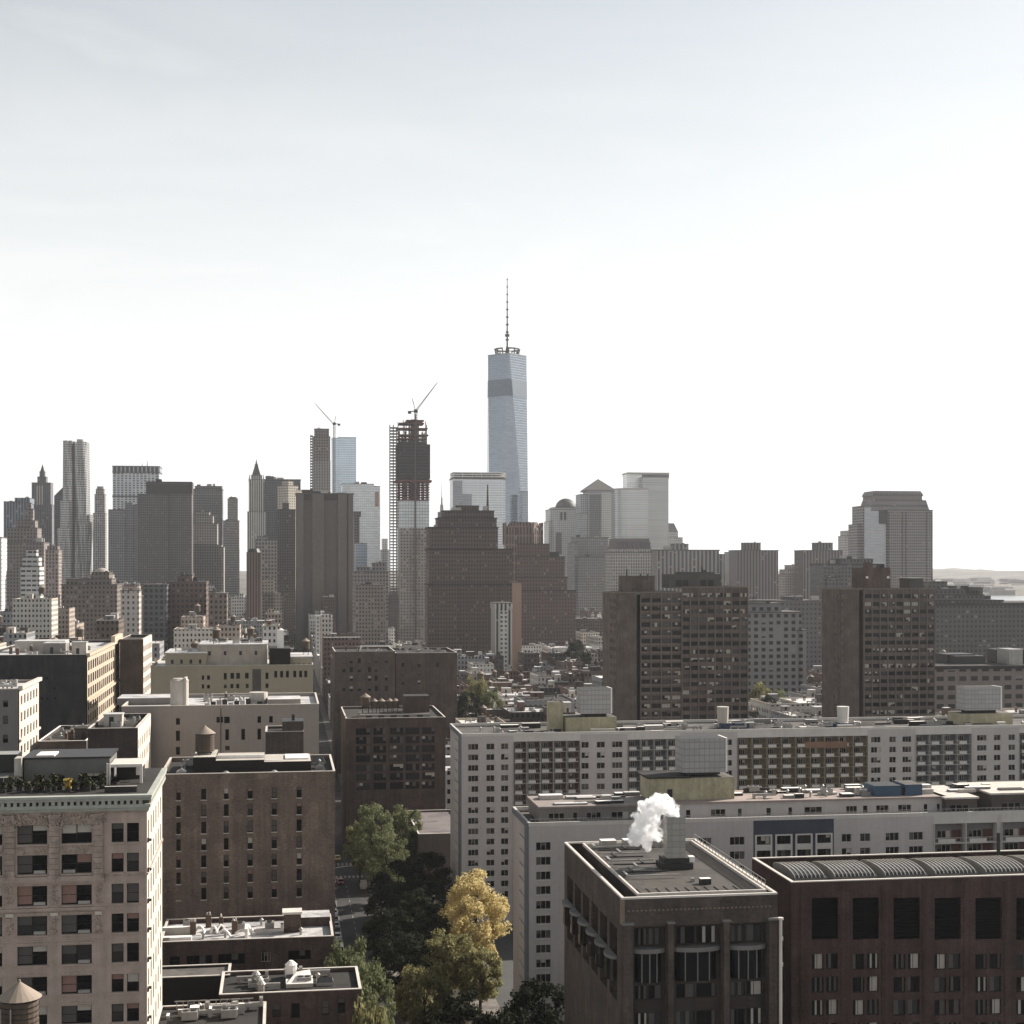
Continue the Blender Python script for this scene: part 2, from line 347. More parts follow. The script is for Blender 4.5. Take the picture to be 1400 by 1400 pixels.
def tower(name, label, D, depth, blocks, mat, roof=GRAVEL, rot=TH, cat='skyscraper', group=None, plant=3, base=0.0, sides=None):
    """blocks: (px0, px1, ytop, [ybase], [inset_front, inset_back]); all walls one part, roofs another"""
    st = Site(blocks[0][0], D, rot); rng = random.Random(int(blocks[0][0] * 7 + D))
    root = empty(name, (st.x0, st.y0, base), rot, label, cat, group)
    W = MB(); PLS = []
    for b in blocks:
        i0, i1 = b[4] if len(b) > 4 and b[4] else (0, 0)
        x0, x1 = st.x(b[0]), st.x(b[1]); z1 = st.z(b[2], (x0 + x1) / 2, i0)
        zb = 0.0 if len(b) < 4 or b[3] is None else st.z(b[3], (x0 + x1) / 2, i0)
        W.box(x0, x1, i0, depth - i1, zb - base, z1 - base, 0, top=False, bottom=False)
        e = max(0.4, (x1 - x0) * 0.012)
        RF = MB(); RF.box(x0 - e, x1 + e, i0 - e, depth - i1 + e, z1 - base, z1 - base + e * 1.5, 0); RF.build('roof', roof, root)
        if plant and z1 - base > 10: small_plant(PLS, x0 + 1, x1 - 1, i0 + 1, depth - i1 - 1, z1 - base + e * 1.5 - .3, plant, max(2.0, (x1 - x0) * 0.13), rng)
    st.foot(st.x(min(b[0] for b in blocks)), st.x(max(b[1] for b in blocks)), depth)
    W.build('wall', mat, root)
    for q in PLS: q.build('roof_plant', [DARKM, METAL], root)
    return root, st
# ================================================================ the setting
def asphalt():
    m, t, b = newmat('asphalt')
    f = noise_fac(t, 0.05, 6); g = noise_fac(t, 1.2, 4)
    v = mth(t, 'ADD', mth(t, 'MULTIPLY', f, 0.05), mth(t, 'MULTIPLY', g, 0.035)); v = mth(t, 'ADD', v, 0.015)
    c = t.nodes.new('ShaderNodeCombineColor'); lk(t, v, c.inputs[0]); lk(t, mth(t, 'MULTIPLY', v, 0.98), c.inputs[1]); lk(t, mth(t, 'MULTIPLY', v, 0.95), c.inputs[2])
    lk(t, c.outputs[0], b.inputs['Base Color']); b.inputs['Roughness'].default_value = 0.9
    return m
ASPH = asphalt()
PAVE = plain('pavement_concrete', (0.2, 0.19, 0.175), 0.9, 0.3, 0.4, streak=False)
SOIL = plain('park_soil', (0.05, 0.045, 0.03), 0.95, 0.4, 0.3, streak=False)
g = MB(); g.poly([(-14000, -600, 0), (14000, -600, 0), (14000, 26000, 0), (-14000, 26000, 0)])
tag(g.build('ground', ASPH), kind='structure')
# river to the right, beyond the last blocks
m, t, b = newmat('river_water')
b.inputs['Base Color'].default_value = (0.06, 0.07, 0.075, 1); b.inputs['Roughness'].default_value = 0.22; b.inputs['Specular IOR Level'].default_value = 0.6
bmp = t.nodes.new('ShaderNodeBump'); bmp.inputs['Strength'].default_value = 0.6; bmp.inputs['Distance'].default_value = 1.5
lk(t, noise_fac(t, 0.02, 6), bmp.inputs['Height']); lk(t, bmp.outputs['Normal'], b.inputs['Normal'])
g = MB(); g.poly([(620, 3000, 0.25), (1050, 1750, 0.25), (6000, 1500, 0.25), (6000, 4700, 0.25), (1900, 4950, 0.25), (300, 5050, 0.25), (-2500, 5400, 0.25), (-2500, 3500, 0.25)])
tag(g.build('river', m), kind='structure')
# far shore: low land rising in ridges
HL = plain('far_shore_land', (0.13, 0.12, 0.1), 0.95, 0.5, 0.004, streak=False)
g = MB(); NX, NY = 90, 14
for j in range(NY + 1):
    for i in range(NX + 1):
        x = -3000 + 9000 * i / NX; y = 5050 + 6000 * (j / NY) ** 1.3
        h = 0 if j == 0 else 12 + 95 * (j / NY) * (0.55 + 0.6 * noise.noise(Vector((x * .0011, y * .0009, 3)))) + 14 * noise.noise(Vector((x * .006, y * .005, 1)))
        g.v.append((x, y, max(h, 1.0) if j else -1))
for j in range(NY):
    for i in range(NX):
        a = j * (NX + 1) + i; g.f.append((a, a + 1, a + NX + 2, a + NX + 1)); g.m.append(0)
tag(g.build('far_shore', HL), kind='structure')
# small far-shore sheds and blocks along the water: one mass at this size
rng = random.Random(5); g = MB()
for _ in range(420):
    x = rng.uniform(900, 3200); y = rng.uniform(5060, 7200); w = rng.uniform(15, 90); h = rng.uniform(6, 26) + (y - 5050) * .012
    g.box(x, x + w, y, y + rng.uniform(15, 50), 0, h, rng.randrange(3), bottom=False)
tag(g.build('far_shore_buildings', [plain('far_pale', (.4, .38, .35)), plain('far_brown', (.16, .13, .11)), GRAVEL]),
    'hazy low buildings massed along the shore beyond the river', 'buildings', kind='stuff')
# the air between here and the far towers
hz = MB(); hz.box(-13000, 13000, -500, 25000, -1.0, 470)
ho = hz.build('haze', bpy.data.materials.new('haze_air')); hm = ho.data.materials[0]; hm.use_nodes = True
t = hm.node_tree; t.nodes.remove(t.nodes['Principled BSDF'])
pv = t.nodes.new('ShaderNodeVolumePrincipled'); pv.inputs['Color'].default_value = (0.86, 0.88, 0.92, 1)
pv.inputs['Density'].default_value = 0.000034; pv.inputs['Anisotropy'].default_value = 0.35
lk(t, pv.outputs[0], t.nodes['Material Output'].inputs['Volume'])
tag(ho, kind='stuff')
# ================================================================ skyline, left to right
RAIL = -0.04                                                         # rotation of the downtown grid, slightly off ours
LIT = (0.6, 0.56, 0.5)
tower('office_tower', 'blue-grey striped tower at the far left edge with a small dark block on its roof', 2500, 45,
      [(5, 40, 686), (20, 41, 681, 688)], facade('stripe_blue', (.2, .22, .25), (.06, .07, .09), 4.5, 4, .5, 1.0, .1), rot=TH)
# pointed art-deco tower
r, s = tower('spired_tower', 'dark art deco tower tapering to a pointed spire, far left', 2700, 36,
      [(41, 71, 690), (43, 69, 660, None, (2, 2)), (50, 62, 652, 662, (8, 8)), (52.5, 59.5, 645, 652, (12, 12))],
      facade('deco_dark', (.13, .12, .12), (.05, .05, .06), 4, 4, .5, .6, .1), plant=0)
xa = s.x(56); mb = MB(); mb.cyl(xa, 18, s.z(645), s.z(634), 4.6, .3, 8); mb.build('spire', DARKM, r)
mb = MB()
for px in (50, 53.5, 57): mb.box(s.x(px), s.x(px) + 2, -.6, 0, s.z(690), s.z(664))
mb.build('pier', LIT and plain('pale_pier', (.6, .58, .54)), r)
# dark tower with raked top behind the rippled one
r, s = tower('raked_tower', 'dark tower with a raked roof just left of the rippled steel tower', 2600, 40, [(74, 90, 678)], facade('dark_grid', (.09, .09, .1), (.03, .03, .04), 3, 4, .5, .6, .05), plant=0)
mb = MB(); a, b2, z0, z1 = s.x(74), s.x(90), s.z(678), s.z(662)
mb.poly([(a, 0, z0), (b2, 0, z0), (b2, 0, z1)]); mb.poly([(b2, 40, z0), (a, 40, z0), (b2, 40, z1)]); mb.poly([(a, 0, z0), (b2, 0, z1), (b2, 40, z1), (a, 40, z0)]); mb.poly([(b2, 0, z0), (b2, 40, z0), (b2, 40, z1), (b2, 0, z1)])
mb.build('raked_roof', DARKM, r)
# rippled stainless tower: two bays with folded faces
st = Site(80, 2150); r = empty('rippled_steel_tower', (st.x0, st.y0, 0), TH, 'tall rippled steel tower with two wavy bays split by a bright notch', 'skyscraper'); st.foot(0, 45, 40)
mr = curtain('rippled_steel', (.47, .46, .44), 2.6, 3.3, .25, .55, .3, (.2, .2, .2), hline=.4)
mb = MB()
def ripple(px0, px1, yt, yb, y0, y1):
    a, b2 = st.x(px0), st.x(px1); zt, zb = st.z(yt), (0 if yb is None else st.z(yb)); nz = max(6, int((zt - zb) / 9)); nx = 8
    for side in (0, 1):
        rows = []
        for k in range(nz + 1):
            z = zb + (zt - zb) * k / nz; row = []
            for i in range(nx + 1):
                u = i / nx
                if side == 0: x = a + (b2 - a) * u; y = y0 + (1.6 * math.sin(u * 9 + z * .035 + px0) + 1.1 * noise.noise(Vector((x * .2, z * .03, px0)))); row.append((x, y, z))
                else: y = y0 + (y1 - y0) * u; x = b2 + (1.8 * math.sin(u * 9 + z * .03)) * min(1, u * 4) ; row.append((x, y if i else y0 + 1.6 * math.sin(9 + z * .035 + px0) + 1.1 * noise.noise(Vector((b2 * .2, z * .03, px0))), z))
            rows.append(row)
        for k in range(nz):
            for i in range(nx): mb.poly([rows[k][i], rows[k][i + 1], rows[k + 1][i + 1], rows[k + 1][i]])
    mb.poly([(a, y1, zb), (a, y0 + 1, zb), (a, y0 + 1, zt), (a, y1, zt)]); mb.poly([(a, y0 + 1, zt - .5), (b2, y0 + 1, zt - .5), (b2, y1, zt - .5), (a, y1, zt - .5)])
ripple(86, 98.5, 602, None, 0, 30); ripple(102.5, 118, 603.5, None, 2, 32); ripple(83, 97, 685, None, -5, 10); ripple(80, 97, 722, None, -9, 8); ripple(108, 122, 703, None, 6, 34)
mb.build('wall', mr, r)
mb = MB(); mb.box(st.x(98.5), st.x(102.5), 12, 28, 0, st.z(605)); mb.build('core', plain('pale_core', (.55, .54, .52)), r)
mb = MB(); mb.box(st.x(104), st.x(112), 8, 24, st.z(604), st.z(599.5)); mb.build('roof_plant', METAL, r)
r, s = tower('slender_tower', 'slender grey tower with tapered crown right of the rippled tower', 2450, 26,
      [(127, 144, 702), (129, 143, 676, None, (2, 2)), (130.5, 141.5, 669, 676, (4, 4)), (132, 140, 665.5, 669, (6, 6))], facade('slender', (.34, .31, .28), (.1, .1, .1), 3.5, 3.8, .5, .6, .15), plant=0)
r, s = tower('white_grid_tower', 'white gridded slab tower with a dark louvre band under its roof', 2600, 52, [(154, 218, 646)],
      facade('white_grid', (.62, .62, .6), (.2, .21, .22), 6.4, 4.0, .62, .6, .3, (.5, .5, .5)), plant=2)
mb = MB(); mb.box(s.x(154) - .4, s.x(218) + .4, -.5, 52.5, s.z(646.8), s.z(638)); mb.build('louvre_band', facade('louvre', (.4, .4, .4), (.1, .1, .1), 7, 40, .7, 1, 0), r)
mb = MB(); mb.box(s.x(154) - .8, s.x(218) + .8, -.9, 52.9, s.z(679.5), s.z(677.5)); mb.box(s.x(154) - .8, s.x(218) + .8, -.9, 53, s.z(638), s.z(636.6)); mb.build('dark_belt', plain('belt', (.12, .12, .12)), r)
for px, h in ((193, 632), (200, 628)): m2 = MB(); m2.cyl(s.x(px), 20, s.z(637), s.z(h), .8, .3, 6); m2.build('antenna', DARKM, r)
tower('office_tower', 'plain mid-grey stepped slab in front of the white gridded tower', 2150, 40,
      [(148, 171, 697), (170, 181, 688, None, (4, 0)), (180, 190, 690, None, (8, 0))], facade('grey_fine', (.2, .19, .19), (.09, .09, .095), 3, 3.6, .5, .5, .05), plant=1)
r, s = tower('slab_tower', 'big brown-black slab tower with a paler gridded left front and bright right edge', 1900, 34,
      [(200, 262, 662, None, (3, 0)), (188, 230, 676)], facade('slab_fine', (.14, .125, .115), (.06, .057, .055), 2.6, 3.1, .55, .5, .12, (.22, .2, .18)), plant=3)
mb = MB(); mb.box(s.x(199.5), s.x(262.5), 2.4, 34.5, s.z(675), s.z(658)); mb.build('crown_band', plain('crown_dark', (.07, .065, .06)), r)
tower('slab_tower', 'dark flat-topped tower with a tan belt right of the big brown-black slab', 2350, 40,
      [(263, 304, 669), (266, 303, 665, 669, (6, 6))], facade('dark_belted', (.15, .14, .135), (.06, .06, .06), 3.2, 3.9, .5, .5, .05, band=9))
tower('stepped_tower', 'tan stepped masonry tower in front of the dark belted tower', 2000, 34,
      [(262, 303, 745), (264, 297, 716), (266, 291, 705, None, (3, 3)), (267, 286, 700, None, (5, 5)), (296, 306, 748)], facade('tan_fine', (.3, .27, .235), (.1, .09, .085), 3.2, 3.6, .45, .5, .1))
tower('slender_tower', 'slim tan tower with shoulders standing alone left of the gothic spire', 2350, 26,
      [(305, 327, 712), (311, 325, 682, None, (3, 3)), (313, 323, 680, 682, (5, 5))], facade('slim_tan', (.3, .27, .24), (.1, .095, .09), 3, 3.7, .5, .55, .1), plant=1)
# gothic white spire tower
r, s = tower('gothic_spire_tower', 'pale gothic tower with a green-dark pointed spire and pinnacles', 2250, 26,
      [(338, 364, 700), (340, 361, 656, None, (3, 2)), (343, 358, 650, 656, (6, 6))], facade('gothic', (.46, .43, .38), (.14, .13, .12), 3.2, 3.7, .42, 1.0, .1), plant=0)
sp = plain('copper_dark', (.11, .115, .11)); xc = s.x(350.3); mb = MB()
mb.cyl(xc, 13, s.z(650.5), s.z(636), 7.0, 2.4, 8); mb.cyl(xc, 13, s.z(636), s.z(634), 2.6, 2.6, 8); mb.cyl(xc, 13, s.z(634), s.z(627), 1.6, .25, 8); mb.build('spire', sp, r)
for px in (341, 360):
    for y in (4, 23): mb = MB(); mb.cyl(s.x(px), y, s.z(658), s.z(648), 1.6, .2, 6); mb.build('pinnacle', plain('gothic_stone', (.5, .47, .42)), r)
mb = MB()
for px in (344, 350, 356): mb.box(s.x(px) - .8, s.x(px) + .8, 2.2, 3, s.z(745), s.z(660))
mb.build('pier', plain('gothic_stone', (.5, .47, .42)), r)
tower('slab_tower', 'wide dark slab behind the gothic spire with low roof boxes', 2450, 44,
      [(361, 411, 656), (363, 374, 651.5, 656, (8, 8))], facade('black_slab', (.1, .1, .105), (.05, .05, .055), 3, 4, .5, .5, .03), plant=4)
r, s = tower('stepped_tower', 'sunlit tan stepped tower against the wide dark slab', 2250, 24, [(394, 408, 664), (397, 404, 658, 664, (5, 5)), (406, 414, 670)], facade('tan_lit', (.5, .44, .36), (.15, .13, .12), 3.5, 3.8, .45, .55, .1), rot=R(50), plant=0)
tower('office_tower', 'tan tower with big square windows below the gothic spire', 1700, 30, [(349, 379, 738), (352, 366, 734, 738, (6, 6))], facade('tan_sq', (.26, .23, .2), (.05, .05, .05), 3.4, 4.1, .5, .55, .15))
r, s = tower('pillar_tower', 'slim dark brown pillar tower with a rounded top', 1450, 20, [(337, 357, 756)], facade('ribs_brown', (.16, .11, .09), (.07, .055, .05), 2.6, 3.5, .45, 1.0, 0), plant=0)
mb = MB(); mb.cyl(s.x(347), 10, s.z(756), s.z(750), 7.0, 4.8, 12); mb.build('rounded_top', DARKM, r)
# blank telephone exchange tower
tele = facade('tele_ribs', (.135, .115, .105), (.07, .062, .058), 14, 60, .25, 1.0, 0, var=.15)
r, s = tower('windowless_tower', 'massive windowless brown tower with deep vertical shafts, centre left', 1720, 44, [(405, 483, 675.5)], plain('tele_panel', (.13, .115, .105), .9, .2, .03), plant=5)
mb = MB()
for a, b2 in ((405.5, 415), (427, 443), (462, 474), (476, 482.5)): mb.box(s.x(a), s.x(b2), -4, 0, 0, s.z(675.5))
mb.build('shaft', plain('tele_shaft', (.155, .137, .125), .9, .2, .03), r)
mb = MB(); mb.box(s.x(443.5), s.x(461.5), -1.2, 0, s.z(675.2), s.z(683.5)); mb.box(s.x(415.5), s.x(426.5), -1.2, 0, s.z(675.2), s.z(683.5)); mb.build('vent_grille', plain('tele_vent', (.05, .045, .04)), r)
tower('slab_tower', 'dark brown slab with fine windows left of the windowless tower', 1800, 30, [(379, 404, 697), (386, 395, 688, 697, (8, 8))], facade('brown_fine', (.115, .1, .09), (.06, .05, .045), 2.7, 3.2, .45, .5, .12))
r, s = tower('office_tower', 'low gabled tan building wedged between the pillar tower and the slab', 1600, 26, [(358, 384, 812), (359, 375, 790)], facade('tan_small', (.3, .25, .2), (.06, .05, .05), 3.0, 3.5, .5, .5, .2))
# tower under construction with hoist and crane
def crane(name, label, px, D, ybase, ytop, jx, jy, kx, ky, sc=1.0):
    x, y = px2w(px, D); r = empty(name, (x, y, zat(ybase, D)), 0, label, 'crane'); h = zat(ytop, D) - zat(ybase, D); w = 1.3 * sc
    m = MB()
    for sx in (-w, w):
        for sy in (-w, w): m.bar((sx, sy, 0), (sx, sy, h), .28 * sc)
    n = max(3, int(h / (3 * sc)))
    for i in range(n):
        a, b2 = h * i / n, h * (i + 1) / n
        for sy in (-w, w): m.bar((-w, sy, a), (w, sy, b2), .16 * sc)
        for sx in (-w, w): m.bar((sx, -w, b2), (sx, w, a), .16 * sc)
    m.build('mast', CRM, r)
    P = lambda a, b2: Vector((px2w(a, D)[0] - x, 0, zat(b2, D) - zat(ybase, D)))
    j = P(jx, jy); o = Vector((0, 0, h)); d = (j - o); m = MB(); up = Vector((-d.z, 0, d.x)).normalized() * 1.5 * sc
    m.bar(o, j, .3 * sc); m.bar(o + up, j, .24 * sc)
    for i in range(14): m.bar(o + d * (i / 14) + up * (1 - i / 14), o + d * ((i + 1) / 14), .13 * sc)
    m.build('jib', CRM, r)
    k = P(kx, ky); m = MB(); m.bar(o, k, .3 * sc); m.bar(k, j * .97 + o * .03, .07 * sc); m.bar(k, k + (o - k) * .5 + Vector((0, 0, 2)), .15 * sc); m.build('gantry', CRM, r)
    sg = 1 if kx > px else -1
    m = MB(); m.box(-2.2 * sc, 2.2 * sc, -1.6, 1.6, h - 1, h + 2.6 * sc); m.box(min(0, sg * 9 * sc), max(0, sg * 9 * sc), -1.2, 1.2, h, h + .9); m.box(*( (5.2 * sc * sg, 9 * sc * sg) if sg > 0 else (9 * sc * sg, 5.2 * sc * sg)), -1.5, 1.5, h - 2.2, h - .01)
    m.build('machinery_deck', DARKM, r); return r
CRM = plain('crane_steel', (.1, .09, .085), .5, .1)
r, s = tower('unfinished_tower', 'unfinished concrete tower with gridded openings and a hoist on its left side', 2300, 24,
      [(428, 451.5, 597), (430, 450, 586.5, 597, (2, 2))], facade('raw_grid', (.2, .165, .14), (.035, .03, .03), 3.9, 4.3, .5, .55, .1), plant=2)
mb = MB()
for k in range(26): z = s.z(597) - k * 4.2; mb.box(s.x(424), s.x(428) - .3, 3, 8, z, z + 2.4)
for px in (424.3, 427): mb.box(s.x(px), s.x(px) + .7, 4, 5, 0, s.z(596))
mb.build('hoist_tower', DARKM, r)
mb = MB(); mb.box(s.x(428) - .4, s.x(451.5) + .4, -.5, 24.5, 0, s.z(630)); mb.build('lower_cladding', facade('clad', (.24, .22, .2), (.1, .1, .1), 3.9, 4.3, .3, .6, .0), r)
crane('tower_crane', 'white luffing crane beside the unfinished concrete tower, jib up to the left', 457, 2290, 676, 580, 430, 551, 459, 569)
tower('glass_tower', 'tall pale blue-white glass slab tower behind the unfinished concrete tower', 2750, 44, [(454, 463, 599), (462.5, 487, 598, None, (0, 4))],
      curtain('ice_glass', (.42, .5, .56), 3, 4, .1, .7, .2, (.5, .52, .54), hline=.15), plant=0)
r, s = tower('glass_tower', 'pale glass box with a bright strip, lower than the blue-white slab behind it', 2450, 44, [(468, 511, 662), (509, 520, 665, None, (4, 0))],
      curtain('milk_glass', (.62, .64, .65), 3.2, 4, .12, .5, .3, (.45, .45, .45), hline=.2), plant=2)
mb = MB(); mb.box(s.x(513), s.x(518), 3.2, 4, s.z(692), s.z(672)); mb.build('glazed_panel', plain('rose_panel', (.45, .3, .25)), r)
tower('office_tower', 'short dark tower with overhanging cap behind the windowless tower', 1950, 24, [(484, 491.5, 704), (483.5, 493.5, 700, 706, (-1, -1))], facade('dark_cap', (.13, .11, .1), (.06, .05, .05), 3, 3.6, .5, .5, .1), plant=0)
tower('glass_tower', 'small blue glass block right of the windowless tower', 1900, 24, [(486, 502, 743)], curtain('blue_glass', (.2, .26, .33), 2, 3.5, .12, .6, .15, (.3, .32, .34)), plant=1)
tower('office_tower', 'pale slim tower peeping between the glass box and the stacked tower', 2500, 24, [(523, 530, 737), (521, 532, 752)], facade('pale_slim', (.5, .48, .45), (.2, .2, .2), 3, 3.7, .5, .5, .1), plant=0)
tower('office_block', 'tan masonry block with many windows left of the stacked tower', 1500, 30, [(484, 531, 782), (489, 507, 776, None, (5, 5)), (510, 529, 770, None, (6, 6))], facade('tan_mass', (.25, .22, .2), (.07, .065, .06), 3.1, 3.8, .5, .5, .25, (.4, .35, .3)))
tower('office_block', 'beige window-gridded block at the foot of the stacked tower', 1380, 28, [(486, 526, 800)], facade('beige_mass', (.24, .2, .17), (.07, .065, .06), 2.8, 3.5, .5, .55, .3, (.42, .36, .3)))
# stacked tower under construction
st = Site(543, 1750); r = empty('stacked_tower_in_construction', (st.x0, st.y0, 0), TH, 'tall tower in construction wrapped in dark netting with red steel top', 'skyscraper'); st.foot(st.x(533), st.x(589), 34)
RED = plain('primer_red_steel', (.13, .05, .042), .6, .2); CONC = plain('raw_concrete', (.3, .27, .24), .85, .2)
X = st.x; Z = st.z; rng = random.Random(3)
mb = MB(); mb.box(X(546), X(586), 1, 30, 0, Z(722)); mb.build('wall', facade('stack_beige', (.29, .255, .225), (.1, .09, .085), 3.4, 3.5, .5, .5, .3, (.45, .4, .36)), r)
mb = MB()
for k in range(46):
    z = 8 + k * 4.2
    if z > Z(724): break
    a = rng.uniform(546, 570); mb.box(X(a), X(min(587.5, a + rng.uniform(5, 14))), -1.8, 0.99, z, z + .9)
mb.build('balcony', CONC, r)
mb = MB(); mb.box(X(545.5), X(587), .5, 30, Z(722), Z(684.5)); mb.build('glazing', curtain('stack_glass', (.5, .54, .55), 3.2, 3.6, .15, .45, .3, (.3, .27, .25)), r)
for k in range(9): z = Z(684.5) + 1 + k * 2.9; mb = MB(); mb.box(X(544.5), X(588), 0, 30, z, z + .7); mb.build('floor_slab', RED, r) if z < Z(656) else None
mb = MB()
for px in (546, 552, 556, 561, 566.5, 569.5, 573, 579, 585):
    for y in (1, 14, 28): mb.box(X(px), X(px) + 1.1, y, y + 1, Z(684.5), Z(655.2))
mb.box(X(562), X(571), 8, 20, Z(684.5), Z(655.2)); mb.build('column', RED, r)
mb = MB(); mb.box(X(543.5), X(588), -1, 32, Z(654.8), Z(607)); mb.box(X(545), X(583), 1, 30, Z(607), Z(603)); mb.build('safety_netting', facade('netting', (.045, .04, .038), (.02, .018, .018), 2.4, 3.6, .6, .5, .12, (.14, .12, .11), var=.5), r)
mb = MB(); mb.box(X(541), X(590), -2.5, 33, Z(659), Z(656)); mb.build('catch_fan', RED, r)
for py, a, b2 in ((600, 544, 584), (595, 546, 586), (586, 543.5, 585), (579, 546, 580), (575, 556, 580)):
    mb = MB(); mb.box(X(a), X(b2), 1, 28, Z(py), Z(py) + 1.3); mb.build('floor_slab', RED, r)
mb = MB()
for px in (546, 551, 555, 561, 568, 572, 579, 583):
    for y in (2, 14, 26): mb.box(X(px), X(px) + .9, y, y + .9, Z(607), Z(rng.choice([574, 580, 588, 592])))
mb.box(X(563), X(572), 9, 20, Z(607), Z(572)); mb.build('column', RED, r)
mb = MB()
for k in range(84):
    z = 6 + k * 3.45
    if z > Z(582): break
    mb.box(X(533.3), X(544), 4, 12, z, z + (1.3 if k > 18 else 2.6))
for px in (533.2, 538, 542.5):
    for y in (4, 11): mb.box(X(px), X(px) + .6, y, y + .6, 0, Z(580 if px < 540 else 584))
mb.build('hoist_tower', plain('hoist_steel', (.14, .135, .13)), r)
mb = MB(); mb.box(X(567), X(568.6), -2.4, -.2, 0, Z(566)); mb.build('crane_tie_mast', CRM, r)
crane('tower_crane', 'luffing crane standing on the red steel top of the netted tower', 568.5, 1752, 606, 563, 598, 523, 563.5, 545)
# needle behind
x, y = px2w(605, 2650); mb = MB(); z = zat(712, 2650); mb.cyl(0, 0, 0, zat(690, 2650) - z, 4, 3, 8); mb.cyl(0, 0, zat(690, 2650) - z + .01, zat(680, 2650) - z, 1.6, 1.4, 8); mb.cyl(0, 0, zat(680, 2650) - z + .02, zat(658, 2650) - z, .7, .2, 6)
r, s = tower('mast_tower', 'pale slim tower carrying a tall thin antenna left of the main glass tower', 2650, 22, [(600, 609, 712)], facade('pale_slim', (.5, .48, .45), (.2, .2, .2), 3, 3.7, .5, .5, .1), plant=0)
o = mb.build('antenna', METAL, r, loc=(s.x(604.8), 10, z))
# pale glass block with white floor lines in front of the main tower
r, s = tower('glass_tower', 'pale banded glass block with a dark left panel in front of the tallest tower', 2430, 44, [(619, 691, 655)],
      curtain('banded_glass', (.5, .53, .55), 40, 3.9, .01, .6, .25, (.62, .62, .6), hline=.35), plant=0)
mb = MB(); mb.box(s.x(619.2), s.x(632), -1.2, -.01, s.z(706), s.z(657)); mb.box(s.x(632), s.x(645), -1.2, -.01, s.z(706), s.z(675)); mb.build('dark_panel', curtain('dusk_glass', (.2, .22, .24), 3, 4, .1, .6, .2, (.2, .2, .2)), r)
mb = MB()
for py in (652, 649, 646.5): mb.box(s.x(619), s.x(691.5), -.6, 44, s.z(py), s.z(py) + 1.4)
for px in (619.3, 632, 645, 658, 672, 690): mb.box(s.x(px), s.x(px) + 1, 0, 1, s.z(655), s.z(646.5))
mb.build('roof_screen', WHITEP, r)
# the tallest tower: square base, top square turned 45 degrees, eight tall triangles
Dw = 2560.; xw = px2w(693.5, Dw)[0]; r = empty('tapered_glass_tower', (xw, Dw, 0), R(7), 'tallest tower, tapered glass facets with a needle mast on top', 'skyscraper')
hb = 32.5; ht = zat(487, Dw); z0 = 50.
B = [(-hb, -hb, z0), (hb, -hb, z0), (hb, hb, z0), (-hb, hb, z0)]; Tq = [(0, -hb, ht), (hb, 0, ht), (0, hb, ht), (-hb, 0, ht)]
FG = curtain('facet_glass', (.19, .22, .255), 3.0, 4.2, .06, .85, .06, (.3, .34, .38), hline=.1)
FG2 = curtain('facet_glass_mechanical', (.12, .14, .17), 3.0, 4.2, .3, .7, .3, (.2, .22, .24), hline=.1)
mb = MB(); mb.prism([(p[0], p[1]) for p in B], 0, z0)
for i in range(4):
    j = (i + 1) % 4; mb.poly([B[i], B[j], Tq[i]]); mb.poly([B[j], Tq[j], Tq[i]])
mb.build('glass_facets', FG, r)
# mechanical floors: a band cut from the same facets, 0.4 m proud
def sect(z, e=.35):
    f = (z - z0) / (ht - z0); P = []
    for i in range(4):
        j = (i + 1) % 4; P.append(Vector(B[i]).lerp(Vector(Tq[i - 1]), f)); P.append(Vector(B[i]).lerp(Vector(Tq[i]), f))
    return [p + Vector((p.x, p.y, 0)).normalized() * e for p in P]
mb = MB(); a, b2 = sect(zat(544, Dw)), sect(zat(521, Dw))
for i in range(8): j = (i + 1) % 8; mb.poly([a[i], a[j], b2[j], b2[i]])
mb.build('mechanical_band', FG2, r)
mb = MB(); mb.prism([(p[0] * 1.01, p[1] * 1.01) for p in Tq], ht, ht + 1.5); mb.build('parapet', plain('tower_coping', (.4, .42, .44)), r)
mb = MB(); mb.cyl(0, 0, ht + 1.5, ht + 3, 13, 13, 12)
for i in range(12):
    a = i * math.pi / 6; mb.bar((19 * math.cos(a), 19 * math.sin(a), ht + 1.5), (21 * math.cos(a), 21 * math.sin(a), ht + 12), .8)
    if i % 3 != 2: a2 = a + math.pi / 6; mb.bar((21 * math.cos(a), 21 * math.sin(a), ht + 11), (21 * math.cos(a2), 21 * math.sin(a2), ht + 11), 1.1); mb.bar((20 * math.cos(a), 20 * math.sin(a), ht + 6), (20 * math.cos(a2), 20 * math.sin(a2), ht + 6), .7)
mb.build('communications_ring', DARKM, r)
mb = MB(); zt = zat(381, Dw); mb.cyl(0, 0, ht + 1.5, ht + 16, 4, 2, 8)
for i in range(9): a = ht + 16 + (zt - ht - 16) * i / 9; b2 = ht + 16 + (zt - ht - 16) * (i + 1) / 9; q = 1.5 - i * .12; mb.cyl(0, 0, a, b2 - .5, q, q * .85, 6); mb.cyl(0, 0, b2 - 2.2, b2, q * 1.9, q * 1.9, 8)
mb.cyl(0, 0, ht + 33, ht + 37, 3.8, 3.8, 10); mb.build('mast', DARKM, r)
FOOT.append((xw - 40, xw + 500, 2500, 2620))
tower('glass_tower', 'narrow dark glass wedge at the right foot of the tallest tower', 2450, 30, [(714, 722, 672)], curtain('wedge', (.26, .3, .33), 3, 4, .1, .6, .2, (.25, .26, .28)), plant=0)  # solid stands in for a neighbour mirrored in the tall tower glass
